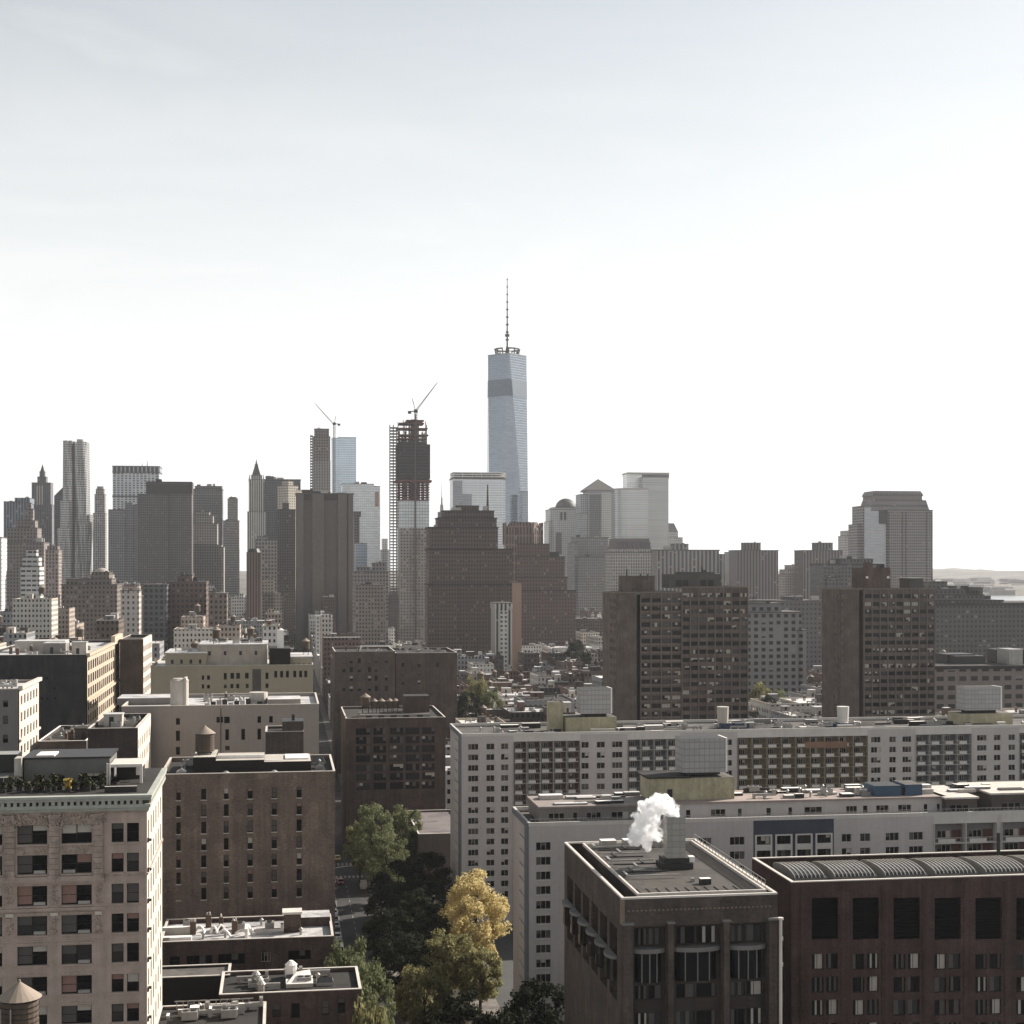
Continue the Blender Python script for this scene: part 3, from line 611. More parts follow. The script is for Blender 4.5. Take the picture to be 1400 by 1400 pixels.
# two brown art-deco telephone buildings
bw = (.1, .076, .065)
r, s = tower('art_deco_block', 'huge dark brown stepped art deco block right of the netted tower', 1300, 34,
      [(586, 702, 800, None, (0, 0)), (587, 701, 752, None, (.6, 0)), (587.5, 681, 722, None, (1.2, 2)), (600, 680, 709, None, (4, 4)), (608, 677, 699, None, (7, 7)), (627, 657, 692, None, (11, 10))],
      facade('deco_brown', bw, (.03, .025, .024), 2.4, 3.5, .4, .5, .16, (.26, .23, .2), var=.25), roof=TAR, plant=4)
mb = MB(); mb.cyl(s.x(671), 20, s.z(700), s.z(660), 1.3, .5, 6); mb.build('antenna', DARKM, r)
mb = MB()
for px in (584, 596, 609, 627, 641, 655, 668, 680, 690): mb.box(s.x(px), s.x(px) + 1.2, -.8, 0, 0, s.z(803))
mb.build('pier', plain('deco_pier', bw), r)
r, s = tower('office_tower', 'small white-striped building with a pale cap at the foot of the brown deco block', 1180, 24, [(677, 700, 832), (676, 701, 825, 833, (-1, -1))], facade('white_stripe', (.5, .48, .43), (.1, .09, .08), 3.2, 3.4, .5, 1.0, .1), plant=1)
mb = MB(); mb.box(s.x(684), s.x(693), -2, -.01, 0, s.z(835)); mb.build('bay', facade('white_bay', (.55, .52, .47), (.12, .11, .1), 3.2, 3.4, .5, .5, .3), r)
r, s = tower('art_deco_block', 'reddish brown art deco block with an eight-sided crown below the tallest tower', 1500, 46,
      [(708, 787, 808, None, (0, 0)), (708, 776, 790, None, (2, 2)), (708, 773, 762, None, (4, 2)), (709, 753, 744, None, (7, 6))],
      facade('deco_red', (.13, .088, .073), (.06, .045, .04), 2.9, 3.6, .38, .5, .18, (.4, .33, .28), var=.25), roof=TAR, plant=2)
zc0, zc1 = s.z(744), s.z(722); cx = s.x(720.5); rr = (s.x(748) - s.x(693)) / 2
oc = [(cx + rr * math.cos(R(22.5 + 45 * i)), 26 + rr * .8 * math.sin(R(22.5 + 45 * i))) for i in range(8)]
mb = MB(); mb.prism(oc, 0, zc1); mb.prism(oc, zc1, s.z(713), scale=.74, cx=cx, cy=26)
for i in range(8): mb.box(oc[i][0] - 1, oc[i][0] + 1, oc[i][1] - 1, oc[i][1] + 1, zc0, zc1 + 6)
mb.build('crown', facade('deco_crown', (.2, .14, .115), (.07, .05, .045), 3.2, 9, .4, .8, .2), r)
tower('pillar_tower', 'pink slab-like blind pillar standing between the two brown deco blocks', 1230, 20, [(705, 713, 797)], plain('rose_wall', (.38, .27, .215), .9, .15, .05), plant=0)
# harbour-side financial cluster
r, s = tower('domed_tower', 'pale stone tower topped by a dark round dome', 2750, 48,
      [(750, 756, 713), (752, 792, 697), (757, 790, 694, 697, (3, 3))], facade('pale_stone', (.56, .53, .48), (.26, .26, .26), 3.6, 4.0, .5, .5, .15), plant=0)
mb = MB(); cx = s.x(777); z0d = s.z(694); rd = (s.x(791.5) - s.x(762.5)) / 2
for k in range(7):
    a, b2 = k / 7 * R(90), (k + 1) / 7 * R(90); mb.cyl(cx, 24, z0d + rd * .92 * math.sin(a), z0d + rd * .92 * math.sin(b2), rd * math.cos(a), rd * max(.02, math.cos(b2)), 24)
mb.build('dome', plain('copper_dome', (.1, .1, .095), .6, .1, .02), r)
for p0, p1, q0, q1 in ((766, 769, 711, 700), (771, 774, 711, 700), (760, 768, 758, 728)): mb = MB(); mb.box(s.x(p0), s.x(p1), -.7, -.01, s.z(q0), s.z(q1)); mb.build('dark_glazing', plain('dark_bay', (.08, .08, .08), .2), r)
r, s = tower('pyramid_tower', 'grey tower with a pyramid roof right of the domed tower', 2650, 46,
      [(792, 803, 702), (794, 806, 676, None, (6, 0)), (804, 841, 671)], facade('wfc_grey', (.38, .37, .35), (.16, .16, .16), 3.4, 3.9, .5, .5, .1), plant=0)
a, b2 = s.x(800.5), s.x(842); zt = s.z(653.5); zb = s.z(669.5); c = ((a + b2) / 2, 23, zt); q = [(a, -1, zb), (b2, -1, zb), (b2, 47, zb), (a, 47, zb)]
mb = MB(); mb.box(a, b2, -1, 47, s.z(671.5), zb - .01)
for i in range(4): mb.poly([q[i], q[(i + 1) % 4], c])
mb.build('pyramid_roof', plain('copper_roof', (.17, .165, .155), .6, .1, .02), r)
mb = MB(); mb.box(s.x(806), s.x(821), -1.3, -.01, 0, s.z(676)); mb.build('dark_glazing', facade('wfc_dark', (.17, .165, .155), (.09, .09, .09), 3.4, 3.9, .5, .5, .05), r)
mb = MB(); mb.box(s.x(822), s.x(841), -1.3, -.01, 0, s.z(672.5)); mb.build('pale_glazing', facade('wfc_pale', (.5, .49, .45), (.27, .27, .26), 3.4, 3.9, .5, .5, .05), r)
# curved glass tower
st = Site(843, 2600); r = empty('curved_glass_tower', (st.x0, st.y0, 0), TH, 'cylindrical glass tower with horizontal bands in front of the tall square tower', 'skyscraper'); st.foot(0, 60, 40)
xr, w = st.x(866), st.x(886); mb = MB(); n = 20; pts = [(xr - xr * math.cos(i / n * R(100)), 24 - 24 * math.sin(R(0) + i / n * R(90))) for i in range(n + 1)]
pts = [(xr * (1 - math.cos(i / n * R(90))), 26 - 26 * math.sin(i / n * R(90))) for i in range(n + 1)] + [(w, 0), (w, 40), (0, 40)]
mb.prism(pts, 0, st.z(669)); mb.build('wall', curtain('curved_bands', (.5, .5, .48), 60, 3.9, .01, .55, .25, (.3, .3, .29), hline=.35), r)
mb = MB(); mb.prism([(w / 2 + (x - w / 2) * 1.02, y) for x, y in pts], st.z(669), st.z(667)); mb.build('roof', METAL, r)
tower('glass_tower', 'tall square tower with pale left side and dark horizontal bands near its top', 2700, 40, [(878, 914, 653)],
      curtain('square_bands', (.42, .42, .4), 60, 3.9, .01, .5, .25, (.24, .24, .235), hline=.38), plant=0)
r, s = tower('glass_tower', 'bright glass side wing of the tall square banded tower', 2720, 36, [(857.5, 878, 648)], curtain('reflected_light_glass', (.75, .75, .72), 3, 3.9, .08, .5, .3, (.5, .5, .5)), plant=0)  # paler glass colour holds the reflected light of this left face
mb = MB(); mb.box(s.x(857.5), s.x(914.8), -2, 40, s.z(648.5), s.z(645.8)); mb.build('roof', METAL, r)
mb = MB(); mb.box(s.x(878.5), s.x(914.5), -1.5, 39, s.z(654), s.z(648.6)); mb.build('louvre_band', facade('louvre_b', (.2, .2, .2), (.1, .1, .1), 60, 3.2, 1, .5, 0), r)
r, s = tower('stepped_tower', 'pale stepped tower with truncated pyramid top at the right of the harbour cluster', 2750, 40,
      [(905, 937, 752), (908, 934, 735, None, (3, 3)), (911, 928, 727, None, (5, 5))], facade('wfc_pale2', (.47, .45, .42), (.22, .22, .21), 3.6, 4, .5, .5, .1), plant=0)
mb = MB(); cx = s.x(919.5); w2 = s.x(928) - cx; mb.prism([(cx - w2, 4), (cx + w2, 4), (cx + w2, 36), (cx - w2, 36)], s.z(727), s.z(715), scale=.5, cx=cx, cy=20); mb.build('truncated_roof', plain('copper_roof', (.17, .165, .155), .6, .1, .02), r)
tower('office_tower', 'blocky grey massed tower below the pyramid-roofed tower', 2150, 50, [(786, 846, 762), (789, 833, 735, None, (8, 4)), (785, 790, 742)], facade('mass_grey', (.24, .225, .21), (.12, .115, .11), 3, 3.8, .5, .5, .08), plant=2)
r, s = tower('ornate_tower', 'pale ornate block with a dark ribbed mansard below the curved glass tower', 2050, 50, [(838, 900, 756), (841, 891, 750, None, (3, 3))], facade('ornate_pale', (.4, .37, .33), (.12, .11, .1), 3.4, 4.2, .45, .6, .1), plant=0)
mb = MB(); cx = s.x(866); w2 = s.x(891) - cx; mb.prism([(cx - w2, 3), (cx + w2, 3), (cx + w2, 46), (cx - w2, 46)], s.z(750), s.z(736), scale=.9, cx=cx, cy=24)
for i in range(9): x = cx - w2 + 2 + i * (2 * w2 - 4) / 8; mb.box(x - .8, x + .8, 1.4, 4, s.z(751), s.z(741))
mb.build('mansard_roof', plain('mansard', (.14, .13, .125), .7, .2, .05), r)
tower('apartment_slab', 'wide pale ribbed slab behind the left brown twin tower', 1950, 30, [(898, 983, 753), (966, 992, 758, None, (4, 0)), (923, 943, 744, 753, (6, 6))], facade('ribbed', (.3, .27, .245), (.13, .12, .115), 5.2, 3, .5, 1.0, .1), plant=1)
tower('apartment_slab', 'pale slab edge standing just left of the penthouse-topped apartment tower', 2050, 30, [(999, 1012, 755)], facade('ribbed', (.3, .27, .245), (.13, .12, .115), 5.2, 3, .5, 1.0, .1), plant=0)
for p0, lab in ((1007, 'grey apartment tower with a boxy roof penthouse, left one of the matching pair'), (1098, 'grey apartment tower with a boxy roof penthouse, right one of the matching pair')):
    w = 57 if p0 < 1050 else 54
    tower('apartment_tower', lab, 1720, 30, [(p0, p0 + w, 753), (p0 + 14 + (p0 > 1050) * 7, p0 + 36 + (p0 > 1050) * 8, 742.5, 753, (8, 8))], facade('coop_grey', (.2, .17, .155), (.1, .09, .085), 3.6, 2.9, .45, 1.0, .05, var=.15), plant=1)
tower('stepped_tower', 'tan stepped block between the two matching grey apartment towers', 2150, 30, [(1070, 1100, 786), (1075, 1100, 779), (1082, 1098, 773)], facade('tan_step', (.34, .29, .25), (.14, .12, .11), 3.4, 3.8, .45, .5, .1))
tower('office_tower', 'pale tower with a rounded shoulder left of the big chamfered tower', 2450, 30, [(1155, 1176, 733), (1157, 1174, 726, None, (3, 3))], facade('pale_round', (.42, .38, .34), (.2, .18, .17), 3.6, 4, .45, .5, .1), plant=1)
# large chamfered tower on the right
r, s = tower('chamfered_tower', 'massive grey-brown tower with a chamfered crown alone at the right', 1900, 46,
      [(1176, 1186, 717, None, (10, 6)), (1182, 1216, 692, None, (4, 4)), (1214, 1275, 698)], facade('chamf', (.24, .21, .19), (.11, .105, .1), 2.5, 3.5, .55, .55, .05, var=.12), plant=0)
a, b2 = s.x(1192), s.x(1272); cx = (a + b2) / 2; mb = MB()
mb.prism([(a, 2), (b2, 2), (b2, 44), (a, 44)], s.z(698), s.z(683), scale=.9, cx=cx, cy=23)
a3, b3 = s.x(1196.5), s.x(1263); mb.prism([(a3, 5), (b3, 5), (b3, 41), (a3, 41)], s.z(683), s.z(677), cx=cx, cy=23)
mb.prism([(a3 - 1.5, 3.5), (b3 + 1.5, 3.5), (b3 + 1.5, 42.5), (a3 - 1.5, 42.5)], s.z(677), s.z(670.5), scale=.9, cx=(a3 + b3) / 2, cy=23)
mb.build('crown', facade('chamf_crown', (.2, .175, .16), (.08, .075, .07), 3, 7, .5, .4, .05), r)
mb = MB(); mb.box(s.x(1183), s.x(1212), 2.8, 3.99, 0, s.z(693)); mb.build('glass_bay', curtain('chamf_bay', (.42, .44, .46), 2.5, 3.5, .15, .5, .25, (.22, .2, .19), hline=.3), r)
mb = MB(); mb.box(s.x(1203), s.x(1214), 1.6, 2.79, s.z(716), s.z(697)); mb.build('dark_panel', plain('dark_panel', (.05, .048, .045)), r)
mb = MB()
for px in (1214.3, 1233, 1238, 1266, 1274): mb.box(s.x(px), s.x(px) + .9, -.6, -.01, 0, s.z(700))
mb.build('pier', plain('dark_pier', (.08, .07, .065)), r)
r, s = tower('apartment_slab', 'broad dark terraced block behind the right brown twin tower', 1350, 34, [(1126, 1200, 772), (1152, 1196, 765, None, (4, 4)), (1130, 1148, 790, None, (-3, 0))], facade('dark_terr', (.12, .11, .105), (.06, .055, .05), 3.2, 3.4, .5, .5, .2, (.3, .28, .26)), roof=TAR)
# low dark block rows at the right edge
r, s = tower('warehouse_block', 'long dark stepped warehouse at the right edge below the river', 1150, 60,
      [(1279, 1500, 828), (1279, 1374, 822, None, (3, 3)), (1279, 1350, 814, None, (6, 6)), (1281, 1327, 806, None, (9, 9)), (1282, 1306, 796, None, (14, 14)), (1345, 1350.5, 804, None, (8, 30))],
      facade('wh_dark', (.105, .095, .085), (.055, .05, .048), 3.4, 3.7, .5, .5, .12, (.35, .32, .3), var=.3), roof=TAR, cat='warehouse', plant=2)
tower('warehouse_block', 'long low building with two rows of big windows and white roof boxes, right edge', 760, 34, [(1262, 1500, 914)], facade('wh_big', (.2, .165, .145), (.07, .065, .06), 6.0, 4.6, .62, .5, .2, (.3, .28, .26)), cat='warehouse', plant=5, roof=TAR)
tower('loft_building', 'grey gridded stepped loft building right of the left brown twin tower', 900, 34, [(1008, 1096, 838), (1008, 1072, 826, None, (4, 4)), (1022, 1058, 822, 826, (6, 6)), (1090, 1103, 862)], facade('loft_grid', (.2, .19, .18), (.045, .043, .04), 4.6, 4.0, .52, .52, .15, (.3, .28, .26)), cat='building')
tower('loft_building', 'dark grey block just behind the stepped gridded loft building', 1150, 34, [(1062, 1128, 822), (1085, 1100, 817, None, (4, 4))], facade('loft_dark', (.14, .125, .12), (.08, .075, .07), 3.2, 3.6, .4, .4, .05), cat='building')
# far-left masses
r, s = tower('apartment_tower', 'pale banded apartment tower at the far left with a bright right side', 1150, 22, [(28, 54, 775), (30, 52, 762, None, (3, 3)), (34, 48, 752, None, (6, 6))], facade('pale_bands', (.5, .48, .44), (.1, .095, .09), 4, 3.6, .8, .42, .2), plant=0, cat='tower')
r, s = tower('ornate_tower', 'ornate dark tower with tiered turrets and bright right edges, far left', 1650, 40, [(4, 60, 742), (8, 50, 722, None, (5, 5)), (20, 46, 712, None, (10, 10)), (30, 42, 696, None, (15, 15)), (33, 39, 688, None, (17, 17))], facade('ornate_dark', (.2, .17, .15), (.07, .06, .055), 3.4, 3.8, .42, .5, .15), plant=2, cat='tower')
tower('office_tower', 'slim arched-top tan tower left of the rippled steel tower', 1500, 22, [(62, 80, 752), (64, 78, 747, None, (3, 3))], facade('tan_arch', (.28, .23, .2), (.08, .07, .065), 3, 3.6, .45, .6, .2), plant=1)
tower('office_tower', 'white strip of a tower cut by the left edge of the picture', 1450, 30, [(-30, 2, 735)], facade('edge_white', (.55, .53, .5), (.3, .3, .3), 4, 4, .5, .3, .2), plant=0)
tower('ornate_block', 'dark brown ornate block with white trimmed roof, left of the cream pair', 1250, 40, [(84, 160, 800), (90, 152, 792, None, (3, 3)), (124, 148, 783, None, (6, 6))], facade('orn_block', (.17, .14, .12), (.06, .055, .05), 3.2, 3.8, .45, .5, .3, (.4, .36, .3)), cat='building')
r, s = tower('domed_block', 'small pale domed building rising behind the dark ornate block', 1500, 30, [(122, 152, 786)], facade('dome_block', (.4, .36, .32), (.12, .11, .1), 3.5, 3.8, .5, .5, .1), plant=0, cat='building')
mb = MB(); cx = s.x(137)
for k in range(5):
    a, b2 = k / 5 * R(90), (k + 1) / 5 * R(90); mb.cyl(cx, 14, s.z(786) + 7 * math.sin(a), s.z(786) + 7 * math.sin(b2), 8 * math.cos(a), 8 * max(.02, math.cos(b2)), 16)
mb.build('dome', plain('pale_dome', (.4, .38, .35)), r)
tower('office_block', 'small cream cube-like block with bright side left of the blue-grey lofts', 1050, 18, [(165, 190, 808)], facade('cream_cube', (.45, .4, .35), (.15, .13, .12), 3.4, 3.8, .4, .5, .2), cat='building')
tower('loft_building', 'blue-grey window-gridded loft right of the cream cube', 1080, 26, [(196, 228, 800)], facade('bluegrid', (.12, .12, .125), (.05, .055, .06), 3.6, 4, .6, .6, .2, (.25, .25, .25)), cat='building')
tower('loft_building', 'dark reddish brown loft block with turrets below the big brown-black slab', 1100, 34, [(228, 282, 796), (243, 262, 786, None, (4, 4))], facade('redgrid', (.14, .1, .085), (.045, .04, .04), 3.2, 3.8, .45, .5, .25, (.35, .3, .25)), cat='building')
tower('loft_building', 'slim brown loft with bright cornice right of the reddish block', 1080, 26, [(286, 310, 812)], facade('redgrid2', (.16, .13, .11), (.045, .04, .04), 3.2, 3.8, .45, .5, .25, (.35, .3, .25)), cat='building')
# ================================================================ near and middle buildings
def parapet(mb, x0, x1, y0, y1, z, h=1.0, t=0.35, mat=0, cop=None, e=0.04):
    """four parapet walls butted end to end, optional coping material on top"""
    for a in ((x0, x1, y0, y0 + t), (x0, x1, y1 - t, y1), (x0, x0 + t, y0 + t, y1 - t), (x1 - t, x1, y0 + t, y1 - t)):
        mb.box(*a, z, z + h, mat, bottom=False)
        if cop is not None: mb.box(a[0] - e, a[1] + e, a[2] - e, a[3] + e, z + h + .002, z + h + .12, cop)
TANKS = {}
def tank_mesh(key):
    if key in TANKS: return TANKS[key]
    r, h, leg = 1.9, 3.6, 2.6
    a = MB(); a.cyl(0, 0, leg, leg + h, r, r * .96, 20); A = a.data('tank_barrel', [WOOD])
    b = MB(); b.cyl(0, 0, leg + h, leg + h + 1.5, r * 1.14, .12, 20); b.cyl(0, 0, leg + h + 1.5, leg + h + 1.75, .16, .1, 8); B2 = b.data('tank_roof', [ROOFC])
    c = MB()
    for x in (-1.2, 1.2):
        for y in (-1.2, 1.2): c.box(x - .1, x + .1, y - .1, y + .1, 0, leg)
    c.box(-1.5, 1.5, -1.32, -1.12, leg - .25, leg - .02); c.box(-1.5, 1.5, 1.12, 1.32, leg - .25, leg - .02)
    c.bar((-1.2, -1.2, .1), (1.2, -1.2, leg - .3), .05); c.bar((1.2, -1.2, .1), (-1.2, -1.2, leg - .3), .05); C2 = c.data('stand', [DARKM])
    d = MB()
    for k in range(7): z = leg + .25 + k * .52; d.cyl(0, 0, z, z + .06, r * 1.012, r * 1.012, 20)
    D2 = d.data('hoops', [DARKM])
    TANKS[key] = (A, B2, C2, D2); return TANKS[key]
NT = [0]
def water_tank(x, y, z, label, sc=1.0, group='rooftop water tanks'):
    r = empty('water_tank', (x, y, z), TH, label, 'water tank', group); r.scale = (sc, sc, sc)
    for nm, me in zip(('barrel', 'tank_roof', 'stand', 'hoops'), tank_mesh(0)): inst(me, nm, r, (0, 0, 0))
    return r
def wloc(root, x, y, z):
    c, s = math.cos(root.rotation_euler[2]), math.sin(root.rotation_euler[2]); L = root.location
    return (L.x + c * x - s * y, L.y + s * x + c * y, L.z + z)
# small roof fittings, each mesh shared by its copies
def _ac():
    m = MB(); m.box(-1.1, 1.1, -.8, .8, .15, 1.3, 0); m.cyl(-.5, 0, 1.301, 1.42, .42, .42, 12, 1); m.cyl(.55, 0, 1.301, 1.42, .42, .42, 12, 1); m.box(-1, -.8, -.7, .7, 0, .149, 1); m.box(.8, 1, -.7, .7, 0, .149, 1)
    return m.data('air_handler', [METAL, DARKM])
def _vent():
    m = MB(); m.cyl(0, 0, 0, .9, .22, .22, 8); m.cyl(0, 0, .9, 1.0, .42, .42, 8); m.cyl(0, 0, 1.0, 1.3, .38, .1, 8); return m.data('vent', [METAL])
def _sky():
    m = MB(); m.box(-1.3, 1.3, -.9, .9, 0, .5, 0, top=False); m.poly([(-1.3, -.9, .5), (1.3, -.9, .5), (1.1, 0, 1.1), (-1.1, 0, 1.1)], 1); m.poly([(1.3, .9, .5), (-1.3, .9, .5), (-1.1, 0, 1.1), (1.1, 0, 1.1)], 1)
    m.poly([(1.3, -.9, .5), (1.3, .9, .5), (1.1, 0, 1.1)], 0); m.poly([(-1.3, .9, .5), (-1.3, -.9, .5), (-1.1, 0, 1.1)], 0); return m.data('skylight', [METAL, G_GREY])
def _duct():
    m = MB(); m.box(-2.4, 2.4, -.3, .3, .5, 1.0); m.box(-2.4, -1.9, -.3, .3, .001, .5); m.box(1.9, 2.4, -.3, .9, 1.001, 1.7); m.box(-.2, .2, -.25, .25, 0, .499); return m.data('duct', [METAL])
def _stack():
    m = MB(); m.box(-.5, .5, -.35, .35, 0, 2.2, 0); m.cyl(-.2, 0, 2.2, 2.6, .14, .14, 8, 1); m.cyl(.22, 0, 2.2, 2.7, .14, .14, 8, 1); return m.data('chimney', [plain('chimney_brick', (.13, .09, .07)), STONE])
FIT = {'air_handler': _ac(), 'vent': _vent(), 'skylight': _sky(), 'duct': _duct(), 'chimney': _stack()}
BULKB = [plain('bulkhead_stucco', (.5, .48, .44)), plain('bulkhead_dark', (.09, .08, .075)), plain('bulkhead_brick', (.17, .11, .085)), plain('bulkhead_grey', (.24, .235, .23))]
def bulkhead(parent, x0, x1, y0, y1, z, h, mi, name='bulkhead', door=True):
    m = MB(); m.box(x0, x1, y0, y1, z, z + h, 0, top=False, bottom=False); m.box(x0 - .15, x1 + .15, y0 - .15, y1 + .15, z + h, z + h + .22, 1)
    if door and x1 - x0 > 2: dx = x0 + (x1 - x0) * .3; m.box(dx, dx + 1.0, y0 - .05, y0 - .002, z + .1, z + 2.2, 2)
    return m.build(name, [BULKB[mi], SILVER if mi != 1 else TAR, DARKM], parent)
def fit_out(parent, x0, x1, y0, y1, z, n, rng, kinds=('air_handler', 'vent', 'vent', 'skylight', 'duct', 'chimney'), used=None):
    used = used if used is not None else []
    for _ in range(n):
        for _t in range(8):
            x, y = rng.uniform(x0 + 1.6, x1 - 1.6), rng.uniform(y0 + 1.4, y1 - 1.4)
            if x0 + 1.6 < x1 - 1.6 and y0 + 1.4 < y1 - 1.4 and all(abs(x - a) > 2.6 or abs(y - b) > 1.9 for a, b in used) : break
        else: continue
        used.append((x, y)); k = rng.choice(kinds); inst(FIT[k], k, parent, (x, y, z), rng.choice([0, 0, math.pi / 2]) if k != 'duct' else rng.choice([0, math.pi]))

# ---- twin brown towers --------------------------------------------------------------------
def brown_tower(label, D, pL, pBlank, pSlot, pGrid, pStep, pEnd, yt, yt2, leftmat_cols, seed):
    rng = random.Random(seed); st = Site(pL, D); W = brick('tower_brick', (.115, .092, .08)); dep = 24 if pL < 1000 else 20 if pL < 1000 else 20
    r = empty('brown_tower', (st.x0, st.y0, 0), TH, label, 'apartment tower', 'twin brown apartment towers'); st.foot(0, st.x(pEnd), dep)
    zt = st.z(yt); z2 = st.z(yt2); xs, xg, xst, xe = st.x(pBlank), st.x(pGrid), st.x(pStep), st.x(pEnd)
    m = MB(); hl = []; L = []
    # blank panel, slot, left grid
    nf = 26; fh = 3.05
    hb = []
    if leftmat_cols:
        for k in range(nf):
            for c in range(leftmat_cols): u = 1.2 + c * (xs - 1.2) / leftmat_cols; hb.append((u, u + .8, zt - 3.6 - k * fh, zt - 2.2 - k * fh, 'plain'))
    hb = [h for h in hb if h[2] > 1]
    wall_face(m, (0, 0), (1, 0), st.x(pSlot), 0, zt, hb, .3); L += holes_to_windows((0, 0), (1, 0), hb, .3)
    m.box(st.x(pSlot), xg, 1.6, 1.7, 0, zt - .5, 1, bottom=False, top=False)
    m.poly([(st.x(pSlot), 0, 0), (st.x(pSlot), 1.6, 0), (st.x(pSlot), 1.6, zt), (st.x(pSlot), 0, zt)]); m.poly([(xg, 1.6, 0), (xg, 0, 0), (xg, 0, zt), (xg, 1.6, zt)])
    def grid(x0, x1, y, ztop, nb):
        H = []; bw = (x1 - x0) / nb
        for k in range(int((ztop - 2) / fh)):
            pr = rng.choice([.08, .12, .3, .55, .75])
            for b_ in range(nb): H.append((b_ * bw + .3, (b_ + 1) * bw - .3, ztop - 3.5 - k * fh, ztop - 1.9 - k * fh, 'bright' if rng.random() < pr else 'plain'))
        wall_face(m, (x0, y), (1, 0), x1 - x0, 0, ztop, H, .35); return holes_to_windows((x0, y), (1, 0), H, .35)
    L += grid(xg, xst, 0, zt, max(2, round((xst - xg) / 3.6))); L += grid(xst, xe, -.6, z2, max(2, round((xe - xst) / 3.1)))
    m.poly([(xst, 0, 0), (xst, -.6, 0), (xst, -.6, z2), (xst, 0, z2)][::-1])
    # sides, back
    hs_ = [(u, u + 1.1, zt - 3.5 - k * fh, zt - 2.1 - k * fh, 'white2') for k in range(25) for u in (14.5, 18.5, 21.5) if zt - 3.5 - k * fh > 1]
    wall_face(m, (0, dep), (0, -1), dep, 0, zt, hs_, .3); L2 = holes_to_windows((0, dep), (0, -1), hs_, .3)
    m.poly([(xe, -.6, 0), (xe, dep, 0), (xe, dep, z2), (xe, -.6, z2)]); m.poly([(xe, dep, 0), (0, dep, 0), (0, dep, zt), (xe, dep, zt)])
    # vertical fins between bays
    m.build('wall', [W, plain('slot_dark', (.03, .027, .025))], r)
    f = MB(); nb = max(2, round((xst - xg) / 3.6))
    for b_ in range(nb + 1): x = xg + b_ * (xst - xg) / nb; f.box(x - .14, x + .14, -.22, -.003, 0, zt)
    nb = max(2, round((xe - xst) / 3.1))
    for b_ in range(nb + 1): x = xst + b_ * (xe - xst) / nb; f.box(x - .12, x + .12, -.82, -.603, 0, z2)
    for k in range(25):
        z = zt - 4.2 - k * fh
        if z > 2: f.box(xg + .15, xst - .15, -.12, -.003, z, z + .35); 
    f.build('fin', plain('fin_concrete', (.2, .175, .155), .85, .2), r)
    rf = MB(); rf.poly([(0, .5, zt - .6), (xst, .5, zt - .6), (xst, dep, zt - .6), (0, dep, zt - .6)]); rf.poly([(xst, -.5, z2 - .4), (xe, -.5, z2 - .4), (xe, dep, z2 - .4), (xst, dep, z2 - .4)])
    parapet(rf, -.15, xst, -.15, dep, zt, .5, .4, 1); parapet(rf, xst + .01, xe + .15, -.75, dep + .01, z2 + .002, .5, .4, 1); rf.build('roof', [TAR, plain('fin_concrete', (.2, .175, .155), .85, .2)], r)
    put_windows(r, L, 100)
    if L2:
        q = MB()
        for (x, y, z, rz, w, h, s_) in L2: draw_window(q, Matrix.Translation((x, y, z)) @ Matrix.Rotation(rz, 4, 'Z'), w, h, s_, rng)
        tag(q.build('side_window', WM, r), kind='stuff')
    return r, st, zt, z2
r, st, zt, z2 = brown_tower('left one of the twin brown towers, wider, with two roof penthouses', 570, 842, 870, 870.5, 876, 932, 1022, 811, 804, 0, 1)
m = MB(); m.box(st.x(855), st.x(898), 3, 12, zt, st.z(787, 0, 3), 0, top=1, bottom=False); m.build('penthouse', [brick('ph_brick', (.1, .08, .07)), TAR], r)
m = MB()
for px in (861, 880, 890): m.cyl(st.x(px), 5, st.z(787, 0, 3), st.z(784.5 if px > 861 else 778, 0, 3), .35, .3, 8)
m.build('flue', DARKM, r)
m = MB(); m.box(st.x(918), st.x(990), 4, 15, z2, st.z(785, 10, 4), 0, top=1, bottom=False); m.box(st.x(934), st.x(982), 6, 12, st.z(785, 10, 4) + .002, st.z(782, 10, 4), 0)
for px in (928, 937, 962, 972): m.box(st.x(px), st.x(px) + 2.2, 3.9, 3.998, z2 + .6, z2 + 3, 2)
m.build('machine_room', [plain('machine_grey', (.11, .108, .1)), TAR, DARKM], r)
m = MB(); m.bar((st.x(966), 6, st.z(783, 10, 4)), (st.x(965), 6, st.z(775, 10, 4)), .25); m.bar((st.x(966), 6, st.z(780, 10, 4)), (st.x(971), 6, st.z(781, 10, 4)), .3); m.build('antenna', DARKM, r)
r, st, zt, z2 = brown_tower('right one of the twin brown towers, narrower, with a tall boxy penthouse', 600, 1148, 1174, 1174.5, 1180, 1181, 1277, 806, 806, 0, 2)
m = MB(); zp = st.z(776, 10, 4); m.box(st.x(1185), st.x(1223), 4, 16, zt, zp, 0, top=1, bottom=False); m.box(st.x(1190), st.x(1198), 4, 8, zp, zp + 2, 0); m.box(st.x(1210), st.x(1216), 5, 9, zp, zp + 1.5, 2)
for px in (1190, 1219): m.box(st.x(px) - .3, st.x(px) + .7, 3.9, 3.998, st.z(791), st.z(788), 3)
m.build('penthouse', [brick('ph_brown', (.1, .068, .056)), TAR, DARKM, WHITEP], r)
m = MB(); m.box(st.x(1249), st.x(1268), 4, 14, zt, st.z(791), 0, top=1, bottom=False); m.box(st.x(1246), st.x(1276), 3, 15, st.z(791) + .003, st.z(790), 1); m.build('machine_room', [plain('machine_grey', (.11, .108, .1)), METAL], r)

